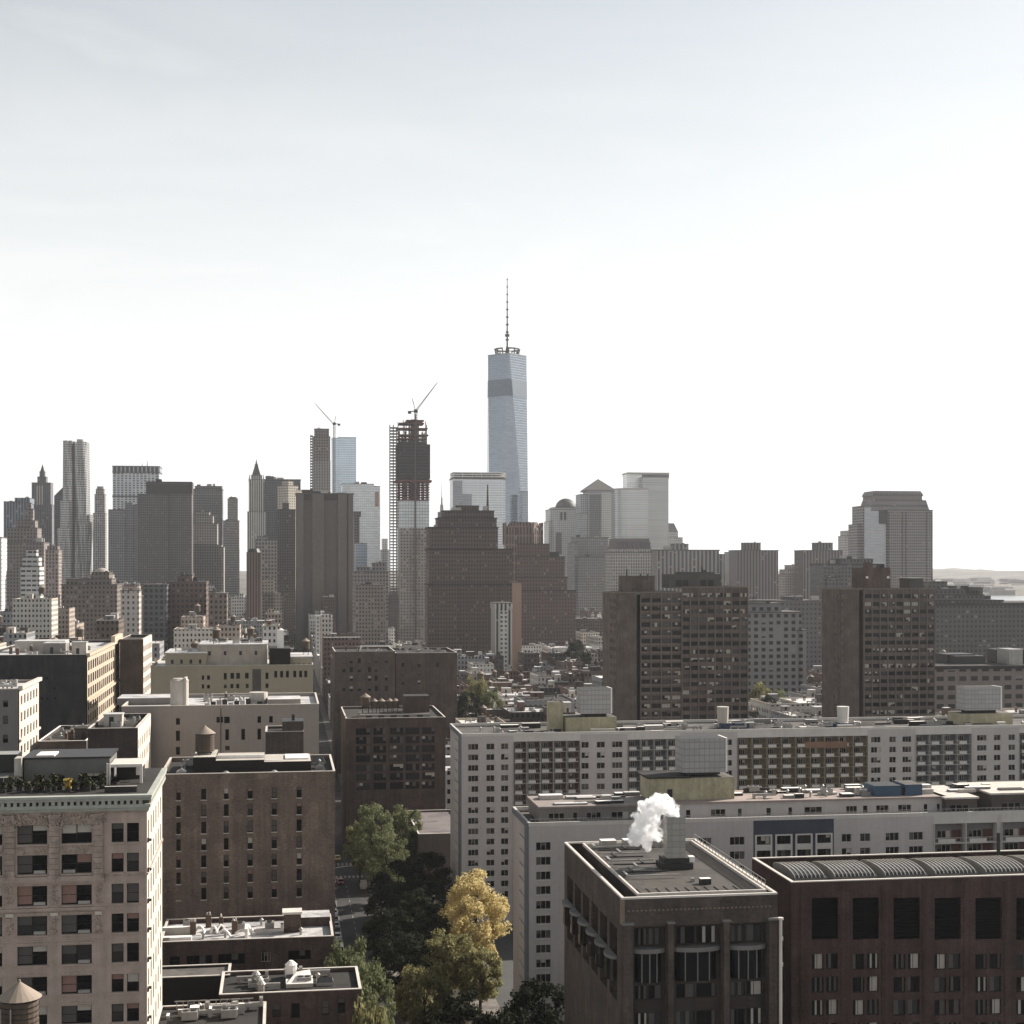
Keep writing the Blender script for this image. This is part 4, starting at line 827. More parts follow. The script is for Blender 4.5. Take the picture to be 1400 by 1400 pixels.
# ---- two long white slabs -----------------------------------------------------------------
SLABW = plain('slab_glazed_brick', (.5, .49, .49), .75, .16, .12); SLABB = plain('slab_end_blue', (.16, .18, .21), .8, .15)
PAN_RED = plain('balcony_panel_red', (.1, .05, .045), .8, .15); PAN_OCH = plain('balcony_panel_ochre', (.17, .145, .09), .8, .2); PAN_BLU = plain('balcony_panel_blue', (.1, .115, .14), .8, .15)
PAN_WHT = plain('balcony_white', (.62, .62, .6), .8, .15); PAN_TER = plain('panel_terracotta', (.24, .15, .105), .8, .2); PAN_SLATE = plain('slab_slate_blue', (.065, .075, .105), .8, .2)
EDGE = plain('balcony_edge_pale', (.4, .4, .4), .8, .15)
def white_slab(label, D, pL, sections, yt, nf, fh, dep, z_first, seed):
    rng = random.Random(seed); st = Site(pL, D); r = empty('white_slab_block', (st.x0, st.y0, 0), TH, label, 'apartment block', 'long white slab blocks')
    zt = st.z(yt); xe = st.x(sections[-1][1]); st.foot(0, xe, dep); m = MB(); L = []
    zrow = [zt - z_first - k * fh for k in range(nf)]
    for sec in sections:
        x0, x1 = st.x(sec[0]), st.x(sec[1])
        if sec[2] == 'white':
            H = []
            for (a, b_, sty) in sec[3]:
                for z in zrow: H.append((st.x(a) - x0, st.x(b_) - x0, z - .1, z + 1.5, sty))
            wall_face(m, (x0, 0), (1, 0), x1 - x0, 0, zt, H, .22); L += holes_to_windows((x0, 0), (1, 0), H, .22)
            sill = MB()
            for h in H: sill.box(x0 + h[0] - .1, x0 + h[1] + .1, -.12, -.004, h[2] - .16, h[2] - .01)
            tag(sill.build('window_sill', PAN_WHT, r), kind='stuff')
        elif sec[2] == 'blue':                                      # slate wall, white framed window boxes
            H = []; n = sec[3]; bw = (x1 - x0) / n
            for k in range(n):
                for z in zrow: H.append((k * bw + bw * .16, k * bw + bw * .84, z - .1, z + 1.5, 'triple'))
            wall_face(m, (x0, 0), (1, 0), x1 - x0, 0, zt, H, .3, mat=2); L += holes_to_windows((x0, 0), (1, 0), H, .25)
            fr = MB()
            for h in H:
                a, b_, c, e = x0 + h[0], x0 + h[1], h[2], h[3]
                fr.box(a - .35, a, -.15, -.004, c - .9, e + .3); fr.box(b_, b_ + .35, -.15, -.004, c - .9, e + .3); fr.box(a, b_, -.15, -.004, c - .9, c - .05); fr.box(a, b_, -.15, -.004, e + .02, e + .3)
            tag(fr.build('window_surround', PAN_WHT, r), kind='stuff')
        else:                                                        # balconies: recessed wall, coloured panels, slab edges, fins
            pan, n, edge = sec[3], sec[4], sec[5]; rc = 1.5; bw = (x1 - x0) / n; H = []
            for k in range(n):
                for z in zrow: H.append((k * bw + bw * .2, k * bw + bw * .62, z - .1, z + 1.35, 'white'))
            m.poly([(x0, 0, 0), (x0, rc, 0), (x0, rc, zt - 1.6), (x0, 0, zt - 1.6)]); m.poly([(x1, rc, 0), (x1, 0, 0), (x1, 0, zt - 1.6), (x1, rc, zt - 1.6)])
            m.poly([(x0, 0, zt - 1.6), (x1, 0, zt - 1.6), (x1, 0, zt), (x0, 0, zt)], 1); m.poly([(x0, rc, zt - 1.6), (x1, rc, zt - 1.6), (x1, 0, zt - 1.6), (x0, 0, zt - 1.6)], 0)
            wall_face(m, (x0, rc), (1, 0), x1 - x0, 0, zt - 1.6, H, .15, mat=3); L += holes_to_windows((x0, rc), (1, 0), H, .12)
            pm = MB()
            for k in range(n):
                for z in zrow: pm.box(x0 + k * bw + bw * .66, x0 + k * bw + bw * .94, rc - .08, rc - .003, z - .8, z + 1.5)
            tag(pm.build('coloured_panel', pan, r), kind='stuff')
            for z in zrow:
                bm_ = MB(); bm_.box(x0 + .01, x1 - .01, -.25, rc - .09, z - 1.0, z - .84, 0); 
                bm_.box(x0 + .01, x1 - .01, -.25, -.18, z + .12, z + .19, 0)
                for i in range(int((x1 - x0) / .9)): bm_.box(x0 + .1 + i * .9, x0 + .14 + i * .9, -.235, -.2, z - .83, z + .12, 0)
                for k in range(n):
                    bm_.box(x0 + k * bw + bw * .12, x0 + k * bw + bw * .66, -.24, -.17, z - .83, z - .05 , 1)
                bm_.build('balcony', [edge, PAN_WHT], r)
            fn = MB()
            for k in range(n + 1): x = x0 + k * bw; fn.box(max(x0 + .012, x - .08), min(x1 - .012, x + .08), -.3, rc - .1, 0, zt - 1.61)
            fn.build('partition_fins', edge, r)
    # left end: projecting blue-grey edge and a stack of white bay panels
    H = [(dep * .42, dep * .78, z - .9, z + 1.45, None) for z in zrow]
    wall_face(m, (0, dep), (0, -1), dep, 0, zt, H, 1.3)
    bay = MB()
    for z in zrow: bay.box(-.15, 1.0, dep - dep * .76, dep - dep * .44, z - .75, z + 1.25)
    tag(bay.build('end_bay_panel', plain('bay_white', (.55, .54, .52), .7, .1), r), kind='stuff')
    m.box(1.3, 1.34, dep * .2, dep * .6, 0, zt - 1, 3)
    ed = MB(); ed.box(-.3, -.004, -.05, dep * .18, 0, zt + .7); ed.box(-.25, -.004, dep * .18 + .01, dep, zt - .5, zt + .7); ed.build('end_edge', SLABB, r)
    m.poly([(xe, 0, 0), (xe, dep, 0), (xe, dep, zt), (xe, 0, zt)]); m.poly([(xe, dep, 0), (0, dep, 0), (0, dep, zt), (xe, dep, zt)])
    m.build('wall', [SLABW, PAN_WHT, PAN_SLATE, plain('recess_wall', (.2, .2, .195))], r)
    rf = MB(); rf.poly([(0, 0, zt - .3), (xe, 0, zt - .3), (xe, dep, zt - .3), (0, dep, zt - .3)], 0); parapet(rf, -.05, xe, -.06, dep, zt + .002, .6, .35, 1, 1); rf.build('roof', [GRAVEL, PAN_WHT], r)
    L.sort(key=lambda q: -q[2]); put_windows(r, L, 100)
    return r, st, zt, xe
W2, W3 = 'white2', 'white'
farsec = [(631, 702, 'white', [(640, 654, W3), (665, 676, W2), (685, 695, W2)]), (702, 793, 'balc', PAN_RED, 5, EDGE),
          (793, 858, 'white', [(795, 805, W2), (816, 827, W2), (837, 851, W3)]), (858, 930, 'balc', PAN_BLU, 4, EDGE),
          (930, 1008, 'white', [(940, 952, W3), (960, 971, W2), (992, 1001, W2)]), (1008, 1186, 'balc', PAN_OCH, 9, plain('balcony_edge_ochre', (.3, .27, .19), .8, .15)),
          (1186, 1252, 'white', [(1191, 1204, W3), (1216, 1225, W2), (1234, 1246, W3)]), (1252, 1328, 'balc', PAN_BLU, 4, EDGE),
          (1328, 1394, 'white', [(1336, 1349, W3), (1359, 1368, W2), (1379, 1388, W2)]), (1394, 1500, 'balc', PAN_RED, 5, SLABB), (1500, 1560, 'white', [(1510, 1522, W3)])]
rF, sF, zF, xF = white_slab('long white slab block farther back, with ochre, red and blue balcony bays', 403, 631, farsec, 1007, 16, 2.8, 27, 3.5, 5)
m = MB(); m.box(sF.x(1100), sF.x(1158), -.3, -.05, sF.z(1026, 60), sF.z(1017, 60)); m.build('terracotta_panel', PAN_TER, rF)
nearsec = [(723, 775, 'white', [(733, 753, W3)]), (775, 905, 'white', [(780, 798, W3), (830, 846, W3)]), (905, 1030, 'white', [(915, 930, W2), (955, 973, W3), (998, 1018, W3)]), (1030, 1140, 'blue', 4),
           (1140, 1277, 'white', [(1151, 1164, W2), (1176, 1190, W2), (1211, 1229, W3), (1243, 1262, W3)]), (1277, 1363, 'balc', PAN_RED, 2, PAN_WHT), (1369, 1460, 'balc', PAN_RED, 2, PAN_WHT), (1460, 1500, 'white', [(1470, 1484, W3)])]
nearsec.insert(6, (1363, 1369, 'white', []))
rN, sN, zN, xN = white_slab('nearer long white slab block, with a slate blue bay and a setback roof storey', 293, 723, nearsec, 1130, 16, 2.82, 20, 4.6, 6)
# setback penthouse storey on the near slab
def setback(st, r, px0, px1, yb, zt, h, y0, y1, mat, wins, roofm):
    x0, x1 = st.x(px0, y0), st.x(px1, y0); m = MB(); H = [(st.x(a, y0) - x0, st.x(b_, y0) - x0, zt + .5, zt + 1.9, W3 if b_ - a > 14 else 'plain') for a, b_ in wins]
    wall_face(m, (x0, y0), (1, 0), x1 - x0, zt - .3, zt + h, H, .2); m.poly([(x1, y0, zt), (x1, y1, zt), (x1, y1, zt + h), (x1, y0, zt + h)]); m.poly([(x0, y1, zt), (x0, y0, zt), (x0, y0, zt + h), (x0, y1, zt + h)]); m.poly([(x1, y1, zt), (x0, y1, zt), (x0, y1, zt + h), (x1, y1, zt + h)])
    o = m.build('setback_storey', mat, r)
    for q in holes_to_windows((x0, y0), (1, 0), H, .2): inst(win_mesh(q[4], q[5], q[6], random.randrange(9)), 'window', o, q[:3], q[3])
    m = MB(); m.box(x0 - .3, x1 + .3, y0 - .3, y1 + .3, zt + h, zt + h + .35); m.build('setback_roof', roofm, r); return x0, x1
sw = plain('setback_dark', (.2, .19, .185), .8, .2)
setback(sN, rN, 738, 905, 0, zN, 2.9, 3.2, 17, sw, [(750, 772), (784, 789), (802, 822), (836, 860), (872, 884)], plain('setback_roofing', (.28, .25, .235), .8, .3))
a_, b_ = setback(sN, rN, 906, 1292, 0, zN, 3.1, 3.2, 17, SLABW, [(938, 944), (972, 992), (1009, 1014), (1048, 1054), (1078, 1083), (1100, 1124), (1157, 1172), (1180, 1186), (1198, 1215), (1228, 1246), (1263, 1268), (1281, 1285)], plain('setback_roofing_rose', (.34, .29, .27), .8, .3))
setback(sN, rN, 1293, 1336, 0, zN, 3.1, 1.4, 17.5, plain('setback_brown', (.1, .085, .08)), [(1299, 1325)], STONE)
setback(sN, rN, 1356, 1500, 0, zN, 3.6, 2.4, 17.5, plain('setback_brown', (.1, .085, .08)), [(1370, 1396)], STONE)
m = MB()
for i in range(150): x = .3 + i * .95; m.box(x, x + .06, .1, .16, zN + .72, zN + 1.3)
m.box(.2, min(xN, 143), .09, .17, zN + 1.3, zN + 1.38); m.build('terrace_railing', METAL, rN)
# rooftop plant on both slabs
def roof_block(name, label, st, r, D, px0, px1, yt, yb, y0, y1, mat, topm=None, parent=True):
    x0, x1 = st.x(px0, y0), st.x(px1, y0); xm = (x0 + x1) / 2; m = MB(); m.box(x0, x1, y0, y1, st.z(yb, xm, y0), st.z(yt, xm, y0), 0, top=1, bottom=True)
    return m.build(name, [mat, topm or mat], r)
CREAM = plain('cream_stained_stucco', (.42, .4, .28), .85, .45, .25); LOUV = curtain('cooling_louvre', (.34, .33, .32), 1.05, 1.3, .12, .1, .6, (.25, .24, .235), hline=.14)
hN = zN + 3.45
m = MB(); X = lambda px, dy=5: sN.x(px, dy); m.box(X(890), X(1006), 6, 14, hN, sN.z(1064, 30, 6), 0, top=1); m.box(X(914), X(921), 5.95, 5.998, hN + .2, hN + 2.2, 2); m.box(X(886), X(946), 5.6, 14.4, sN.z(1064, 30, 6) + .002, sN.z(1062, 30, 6), 2); m.build('plant_room', [CREAM, GRAVEL, TAR], rN)
m = MB(); m.box(X(937), X(996), 7, 13, sN.z(1058, 30, 6), sN.z(1011, 30, 6), 0, top=1); m.box(X(996) + .01, X(996) + .4, 7, 13, sN.z(1058, 30, 6), sN.z(1011, 30, 6), 2); m.box(X(945), X(990), 8, 12, sN.z(1062, 30, 6) + .01, sN.z(1058, 30, 6) - .01, 1); m.build('cooling_tower', [LOUV, DARKM, WHITEP], rN)
BLUEBOX = plain('blue_plant_steel', (.05, .1, .17), .6, .2)
m = MB(); m.box(X(1196), X(1232), 5, 11, hN, sN.z(1075, 70, 5), 0, top=1); m.box(X(1238), X(1261), 5, 11, hN, sN.z(1074, 70, 5), 0, top=2); m.box(X(1232) + .01, X(1238) - .01, 5.6, 11, hN, sN.z(1078, 70, 5), 1); m.build('blue_plant_room', [BLUEBOX, DARKM, GRAVEL], rN)
Xf = lambda px, dy=10: sF.x(px, dy); zf = zF + .02
for (p0, p1, yt, q0, q1, qt, qb) in ((772, 841, 981, 793, 834, 942, 977), (1310, 1380, 976, 1318, 1366, 940, 972)):
    m = MB(); m.box(Xf(p0), Xf(p1), 8, 17, zf - .2, sF.z(yt, Xf(p0), 8), 0, top=1); m.build('plant_room', [CREAM, GRAVEL], rF)
    m = MB(); m.box(Xf(q0), Xf(q1), 9, 15, sF.z(qb, Xf(p0), 8), sF.z(qt, Xf(p0), 8), 0, top=1); m.box(Xf(q1) + .01, Xf(q1) + .4, 9, 15, sF.z(qb, Xf(p0), 8), sF.z(qt, Xf(p0), 8), 2); m.box(Xf(q0) + 1, Xf(q1) - 1, 10, 14, sF.z(yt, Xf(p0), 8) + .01, sF.z(qb, Xf(p0), 8) - .01, 1); m.build('cooling_tower', [LOUV, TAR, WHITEP], rF)
m = MB(); m.box(Xf(751), Xf(770), 10, 14, zf - .2, sF.z(961, 25, 8), 0, top=1); m.build('stair_tower', [CREAM, GRAVEL], rF)
for p0 in (985, 1128):
    m = MB(); m.box(Xf(p0), Xf(p0 + 16), 9, 13, zf - .2, sF.z(990, Xf(p0), 8), 0, top=1); m.box(Xf(p0 + 19), Xf(p0 + 38), 9, 13, zf - .2, sF.z(990, Xf(p0), 8), 0, top=1); m.build('blue_plant_room', [plain('navy_plant_steel', (.03, .055, .11), .6, .2), DARKM], rF)
    m = MB(); m.cyl(Xf(p0 + (6 if p0 < 1000 else 28)), 12, zf, sF.z(968, Xf(p0), 8), 1.5, 1.75, 12, 0); m.build('vent_drum', [BULKB[0] if p0 < 1000 else PAN_WHT], rF)
rng = random.Random(8)
def lit_strips(st, r, px0, px1, zr, y0, y1, n, hmax):
    for i in range(n):
        a = rng.uniform(px0, px1); w = rng.uniform(1.5, 7); x = st.x(a, y0); y = rng.uniform(y0, y1); h = rng.uniform(.3, hmax)
        m = MB(); m.box(x, x + w, y, y + rng.uniform(.6, 2.2), zr, zr + h, 0, top=1, bottom=False); m.build('roof_curb', [rng.choice([DARKM, BULKB[0], BULKB[3], TAR]), rng.choice([WHITEP, SILVER, TAR, WHITEP])], r)
lit_strips(sF, rF, 640, 1390, zF - .3, 2, 22, 70, 1.6); lit_strips(sN, rN, 910, 1285, hN, 4, 15, 26, 1.0); lit_strips(sN, rN, 745, 890, zN + 3.25, 4, 15, 14, .9); lit_strips(sN, rN, 1295, 1400, zN + 3.5, 4, 15, 8, 1)
fit_out(rF, 4, xF - 10, 2, 24, zF - .28, 50, rng, ('air_handler', 'vent', 'duct', 'vent')); fit_out(rN, a_ + 2, b_ - 2, 4, 16, hN + .01, 20, rng, ('vent', 'vent', 'duct', 'air_handler'))

# ---- brick block with the steaming chimney ------------------------------------------------
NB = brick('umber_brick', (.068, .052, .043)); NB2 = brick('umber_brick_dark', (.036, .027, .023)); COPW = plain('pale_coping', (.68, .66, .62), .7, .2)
st = Site(850, 200); r = empty('brick_institute', (st.x0, st.y0, 0), TH, 'dark brick building with a sunken gutter around its roof and a steaming chimney', 'building'); st.foot(-2, st.x(1063), 42)
xe = st.x(1063); dep = 41.0; zt = st.z(1230); X = st.x; Z = st.z
m = MB(); H = []
bays = [(866, 911), (921, 987), (997, 1049)]
zb = Z(1268)
for a, b_ in bays: H.append((X(a), X(b_), 0.4, zb, None))
wall_face(m, (0, 0), (1, 0), xe, 0, zt, H, 1.5)
Hs = [(2.5 + k * 6.2, 7.2 + k * 6.2, Z(1310) - 6.5, Z(1310) + 3.2, None) for k in range(6)]
wall_face(m, (0, dep), (0, -1), dep, 0, zt, Hs, 2.2)
m.poly([(xe, 0, 0), (xe, dep, 0), (xe, dep, zt), (xe, 0, zt)]); m.poly([(xe, dep, 0), (0, dep, 0), (0, dep, zt), (xe, dep, zt)])
m.build('wall', [NB], r)
m = MB()
for k in range(6): m.box(2.15, 2.25, dep - (7.2 + k * 6.2), dep - (2.5 + k * 6.2), Z(1310) - 6.5, Z(1310) + 3.2, 0)
m.build('side_glazing', [G_DARK], r)
for k in range(6):
    yc = dep - (4.85 + k * 6.2); q = MB()
    pts = [(-.02 - 1.2 * math.sin(t * math.pi / 8), yc + 2.3 * math.cos(t * math.pi / 8)) for t in range(9)]
    q.prism([(a, b_) for a, b_ in pts], Z(1310) - .9, Z(1310) - .45, 0); q.build('bay_ledge', plain('ledge_grey', (.2, .2, .195), .6, .2), r)
    q = MB(); q.prism([(a * .9, yc + (b_ - yc) * .9) for a, b_ in pts], Z(1310) - 3.8, Z(1310) - .91, 0); q.build('bay_window', G_DARK, r)
m = MB()
for (x0, x1) in [(X(851), X(864)), (X(912), X(920)), (X(988), X(996)), (X(1050), X(1060))]: m.box(x0, x1, -.55, -.004, 0, Z(1264), 0); m.box(x0 - .15, x1 + .15, -.75, -.003, Z(1264) + .003, Z(1261), 1)
m.build('pilaster', [NB, plain('ledge_grey', (.2, .2, .195), .6, .2)], r)
m = MB(); m.box(-.03, X(854), -.03, .9, Z(1264), zt - .002); m.build('corner_stone', plain('corner_buff', (.24, .19, .15), .85, .2), r)
m = MB()
for i in range(34): x = .8 + i * (xe - 1.4) / 34; m.box(x, x + .28, -.06, -.003, Z(1247), Z(1245), 0)
m.build('soldier_course', plain('pale_brick', (.22, .19, .165)), r)
for (a, b_) in bays:                                           # bay: windows, ledge, dark glazing, lower storeys
    x0, x1 = X(a), X(b_); xm = (x0 + x1) / 2; w = x1 - x0
    m = MB(); Hh = []; base = (x0, 1.2)
    for zc, hh in ((Z(1297), Z(1273) - Z(1297)), (Z(1372), 1.9), (Z(1413), 2.2)): Hh.append((w * .1, w * .48, zc, zc + hh, 'curtain')); Hh.append((w * .52, w * .92, zc, zc + hh, 'curtain'))
    for k in range(5): Hh.append((w * .1, w * .48, Z(1450) - k * 4.1, Z(1450) - k * 4.1 + 2, 'plain')); Hh.append((w * .52, w * .9, Z(1450) - k * 4.1, Z(1450) - k * 4.1 + 2, 'plain'))
    Hh = [h for h in Hh if h[2] > .5]
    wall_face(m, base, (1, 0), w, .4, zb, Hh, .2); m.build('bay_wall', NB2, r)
    for q in holes_to_windows(base, (1, 0), Hh, .15): inst(win_mesh(q[4], q[5], q[6], random.randrange(9)), 'window', r, q[:3], q[3])
    m = MB(); n = 10; pts = [(xm + (w / 2 + .2) * math.cos(math.pi + t * math.pi / n), 1.1 - 1.5 * math.sin(t * math.pi / n)) for t in range(n + 1)]
    m.prism(pts, Z(1305), Z(1299), 0); m.build('bay_ledge', plain('ledge_grey', (.2, .2, .195), .6, .2), r)
    m = MB(); pts = [(xm + (w / 2 - .5) * math.cos(math.pi + t * math.pi / n), 1.1 - 1.0 * math.sin(t * math.pi / n)) for t in range(n + 1)]
    m.prism(pts, Z(1346), Z(1305) - .01, 0)
    for t in (3, 5, 7): m.bar((pts[t][0], pts[t][1] - .03, Z(1346)), (pts[t][0], pts[t][1] - .03, Z(1305)), .07, 1)
    m.build('bay_window', [G_DARK, plain('ledge_grey', (.2, .2, .195), .6, .2)], r)
m = MB(); m.cyl(xe + .25, -.5, 0, Z(1264), .22, .22, 8); m.cyl(xe + .25, -.5, Z(1264), Z(1261), .4, .4, 8); m.build('downpipe', COPW, r)
for py in (1295, 1331): m = MB(); m.box(xe + .5, xe + .9, .3, .7, Z(py), Z(py) + .45); m.build('wall_lamp', METAL, r)
# roof: outer rim, dark gutter, inner rim, sheeted roof
m = MB(); m.box(0, xe, .002, dep, zt - 2.2, zt - 2.1, 0)
parapet(m, 0, xe, 0, dep, zt + .002, .25, .4, 1)
g0 = 2.6; zi = zt - .1
m.build('gutter', [plain('gutter_black', (.01, .01, .01), .9, .1), COPW], r)
m = MB(); m.box(g0, xe - .9, 1.9, dep - 1.5, zt - 2.05, zi, 2, top=0, bottom=False); parapet(m, g0, xe - .9, 1.9, dep - 1.5, zi + .002, .4, .3, 1)
for i in range(12): x = g0 + .9 + i * (xe - 5) / 12; m.box(x, x + .1, 2.3, 6.6, zi + .004, zi + .1, 2)
m.build('roof', [plain('sheet_roof_umber', (.075, .067, .06), .7, .3, .3, streak=False), COPW, NB2], r)
for i in range(9): m = MB(); y = 13 + i * 2.8; m.box(g0 + 1 , g0 + 8.6 - (i % 3) * .9, y, y + .22, zi + .35, zi + .55); m.box(g0 + 1 + (i % 4) * 1.4, g0 + 1.3 + (i % 4) * 1.4, y, y + 2.6, zi + .56, zi + .7); m.build('pipe_run', DARKM if i % 2 else METAL, r)
for i in range(46): pass
m = MB()
for i in range(60): y = 3 + i * .6; m.box(xe - 3.6, xe - 1.6, y, y + .12, zi + .004, zi + .16)
m.build('ribbed_walkway', plain('rib_grey', (.13, .125, .12)), r)
m = MB()
for i in range(22): y = 3 + i * 1.7; m.box(xe - .75, xe - .68, y, y + .07, zt + .26, zt + 1.3)
m.box(xe - .75, xe - .68, 3, 39, zt + 1.3, zt + 1.38); m.box(xe - .75, xe - .68, 3, 39, zt + .8, zt + .86); m.build('roof_railing', METAL, r)
for i in range(4): m = MB(); x = 5.0 + i * 3.6; m.box(x, x + 2.4, dep - 4.6, dep - 2.8, zi + .01, zi + 1.2, 0, top=1); m.build('air_handler', [METAL, WHITEP], r)
yc = 19.0; xc = (X(907, yc) + X(936, yc)) / 2; zc0 = zi + .01; zc1 = st.z(1118, xc, yc)
m = MB(); xc += .35; m.box(xc - 1.35, xc + 1.35, yc, yc + 2.3, zc0 + 1.6, zc1, 0, top=1); m.box(xc - 2.3, xc + 2.4, yc - .5, yc + 3.1, zc0, zc0 + .9, 1); m.box(xc - 1.9, xc + 1.9, yc - .2, yc + 2.8, zc0 + .901, zc0 + 1.599, 1); m.box(xc + 2.0, xc + 2.8, yc + .2, yc + 1.2, zc0 + .91, zc0 + 1.7, 2)
m.build('chimney', [curtain('chimney_panel', (.3, .285, .26), 1.17, .85, .05, .1, .6, (.18, .17, .155), hline=.07), DARKM, WHITEP], r)
m = MB(); x = X(958, 8); m.box(x, x + 1.5, 8, 9, zi + .02, zi + .8, 0, top=1); m.build('roof_hatch', [DARKM, WHITEP], r)
m = MB(); m.box(X(945, 10), X(945, 10) + .5, 10, 10.5, zi + .02, zi + .5); m.build('vent', METAL, r)
# steam: a real cloud of vapour
cx, cy, cz = wloc(r, xc, yc + 1.3, zc1)
st_me = MB()
import bmesh
bm = bmesh.new(); rng = random.Random(4)
puffs = [(0, 0, .3, 1.1), (-.8, 0, 1.3, 1.2), (-1.9, .2, 1.9, 1.4), (-3.0, -.1, 1.5, 1.5), (-3.9, .2, .6, 1.5), (-4.6, 0, -.6, 1.45), (-5.2, .3, -1.8, 1.4), (-5.6, -.2, -2.9, 1.3), (-4.4, .1, -3.0, 1.3), (-3.6, .4, -1.6, 1.35), (-3.0, .3, -.4, 1.3), (-2.6, .5, -2.6, 1.0), (-6.4, .2, -3.2, .8), (-4.0, 0, -3.9, .9), (-2.4, .8, -3.6, .7)]
for (x, y, z, q) in puffs: bmesh.ops.create_icosphere(bm, subdivisions=3, radius=q, matrix=Matrix.Translation((x, y, z)))
me = bpy.data.meshes.new('steam_plume'); bm.to_mesh(me); bm.free()
so2 = bpy.data.objects.new('steam_plume', me); COL.objects.link(so2); so2.location = (cx, cy, cz)
md = so2.modifiers.new('r', 'REMESH'); md.mode = 'VOXEL'; md.voxel_size = 0.16
tx = bpy.data.textures.new('puff', 'CLOUDS'); tx.noise_scale = 1.1; tx.noise_depth = 4
md = so2.modifiers.new('d', 'DISPLACE'); md.texture = tx; md.strength = 2.3; md.mid_level = .55; md.texture_coords = 'LOCAL'
sm = bpy.data.materials.new('steam'); sm.use_nodes = True; t = sm.node_tree; t.nodes.remove(t.nodes['Principled BSDF'])
pv = t.nodes.new('ShaderNodeVolumePrincipled'); pv.inputs['Color'].default_value = (1, 1, 1, 1); pv.inputs['Anisotropy'].default_value = .55; lk(t, pv.outputs[0], t.nodes['Material Output'].inputs['Volume'])
nf = noise_fac(t, 1.15, 7); lk(t, mth(t, 'MAXIMUM', mth(t, 'MULTIPLY', mth(t, 'SUBTRACT', nf, .39), 24.0), 0.0), pv.inputs['Density'])
pv.inputs['Emission Strength'].default_value = 0.0
me.materials.append(sm); tag(so2, 'white puff of steam drifting left from the square roof chimney', 'steam', kind='stuff')
m2 = MB()
# ---- dark red brick block at the lower right ----------------------------------------------
RB = brick('oxblood_brick', (.052, .025, .021)); st = Site(1082, 225); X = st.x; Z = st.z; dep = 19; xe = X(1520)
r = empty('red_brick_block', (st.x0, st.y0, 0), TH, 'dark red brick block at lower right with tall black openings under a white-rimmed roof', 'building'); st.foot(0, xe, dep); zt = Z(1207)
m = MB(); H = []; L = []
for i in range(8):
    a = 1110 + i * 55.9; H.append((X(a), X(a + 36), Z(1285, X(a)), Z(1228, X(a)), None))
    for k in range(13):
        z = Z(1326, X(a)) - k * 3.42
        if z < 1: continue
        for (p, q) in ((0, .44), (.54, .98)): w = X(a + 36) - X(a); H.append((X(a) + w * p, X(a) + w * q, z, z + 2.3, 'curtain'))
wall_face(m, (0, 0), (1, 0), xe, 0, zt, H, .4)
L = holes_to_windows((0, 0), (1, 0), H, .35)
hs2 = [(4 + k * 5, 5.4 + k * 5, zt - 9 - j * 3.42, zt - 7 - j * 3.42, 'curtain') for k in range(3) for j in range(10)]
wall_face(m, (0, dep), (0, -1), dep, 0, zt, hs2, .3); m.poly([(xe, 0, 0), (xe, dep, 0), (xe, dep, zt), (xe, 0, zt)]); m.poly([(xe, dep, 0), (0, dep, 0), (0, dep, zt), (xe, dep, zt)])
m.build('wall', RB, r); put_windows(r, L, 100)
q = MB()
for (x, y, z, rz, w, h, s_) in holes_to_windows((0, dep), (0, -1), hs2, .3): draw_window(q, Matrix.Translation((x, y, z)) @ Matrix.Rotation(rz, 4, 'Z'), w, h, s_, rng)
tag(q.build('side_window', WM, r), kind='stuff')
for i in range(8):
    a = 1110 + i * 55.9; m = MB(); m.box(X(a) + .01, X(a + 36) - .01, .42, .5, Z(1285, X(a)), Z(1228, X(a)))
    for k in range(14): z = Z(1285, X(a)) + k * .45; m.box(X(a) + .02, X(a + 36) - .02, .3, .42, z, z + .06)
    m.build('louvre', plain('louvre_black', (.004, .004, .004), .9, .1, spec=.1), r)
m = MB()
for i in range(7): a = 1096 + i * 55.9; m.box(X(a) - .25, X(a) + .25, -.1, -.003, 0, Z(1215), 0)
m.build('pier', RB, r)
m = MB(); m.poly([(0, 0, zt - 1.5), (xe, 0, zt - 1.5), (xe, dep, zt - 1.5), (0, dep, zt - 1.5)], 0); parapet(m, 0, xe, 0, dep, zt + .002, .15, .5, 1); m.build('roof', [GRAVEL, COPW], r)
bz = zt - 1.45
for i in range(8):
    y0 = 3.0; x0 = X(1074 + i * 69 + (14 if i == 0 else 0), y0); x1 = X(1074 + i * 69 + 54, y0); q = MB(); n = 8; rz_ = .95
    for k in range(n):
        a, b2 = math.pi * k / n, math.pi * (k + 1) / n; yc_ = y0 + 5.5
        P = lambda a_, x_: (x_, yc_ - 5.2 * math.cos(a_), bz + 1.35 + rz_ * math.sin(a_)); q.poly([P(a, x0), P(a, x1), P(b2, x1), P(b2, x0)][::1], 0)
    q.box(x0, x1, y0 + .3, y0 + 10.7, bz, bz + 1.35, 1, top=False)
    for e_ in (x0, x1): q.poly([(e_, y0 + 5.5 - 5.2 * math.cos(math.pi * k / n), bz + 1.35 + rz_ * math.sin(math.pi * k / n)) for k in range(n + 1)], 1)
    nr = int((x1 - x0) / .62)
    for j in range(nr + 1):
        x_ = x0 + j * (x1 - x0) / nr
        for k in range(n): a, b2 = math.pi * k / n, math.pi * (k + 1) / n; q.bar(Vector(P(a, x_)) + Vector((0, 0, .05)), Vector(P(b2, x_)) + Vector((0, 0, .05)), .06, 2)
    q.build('vaulted_skylight', [G_GREY, plain('curb_grey', (.22, .22, .21)), plain('pale_rib', (.4, .385, .35), .6)], r)
    if i: inst(FIT['vent'], 'vent', r, (x0 - .9, y0 + 2, bz))
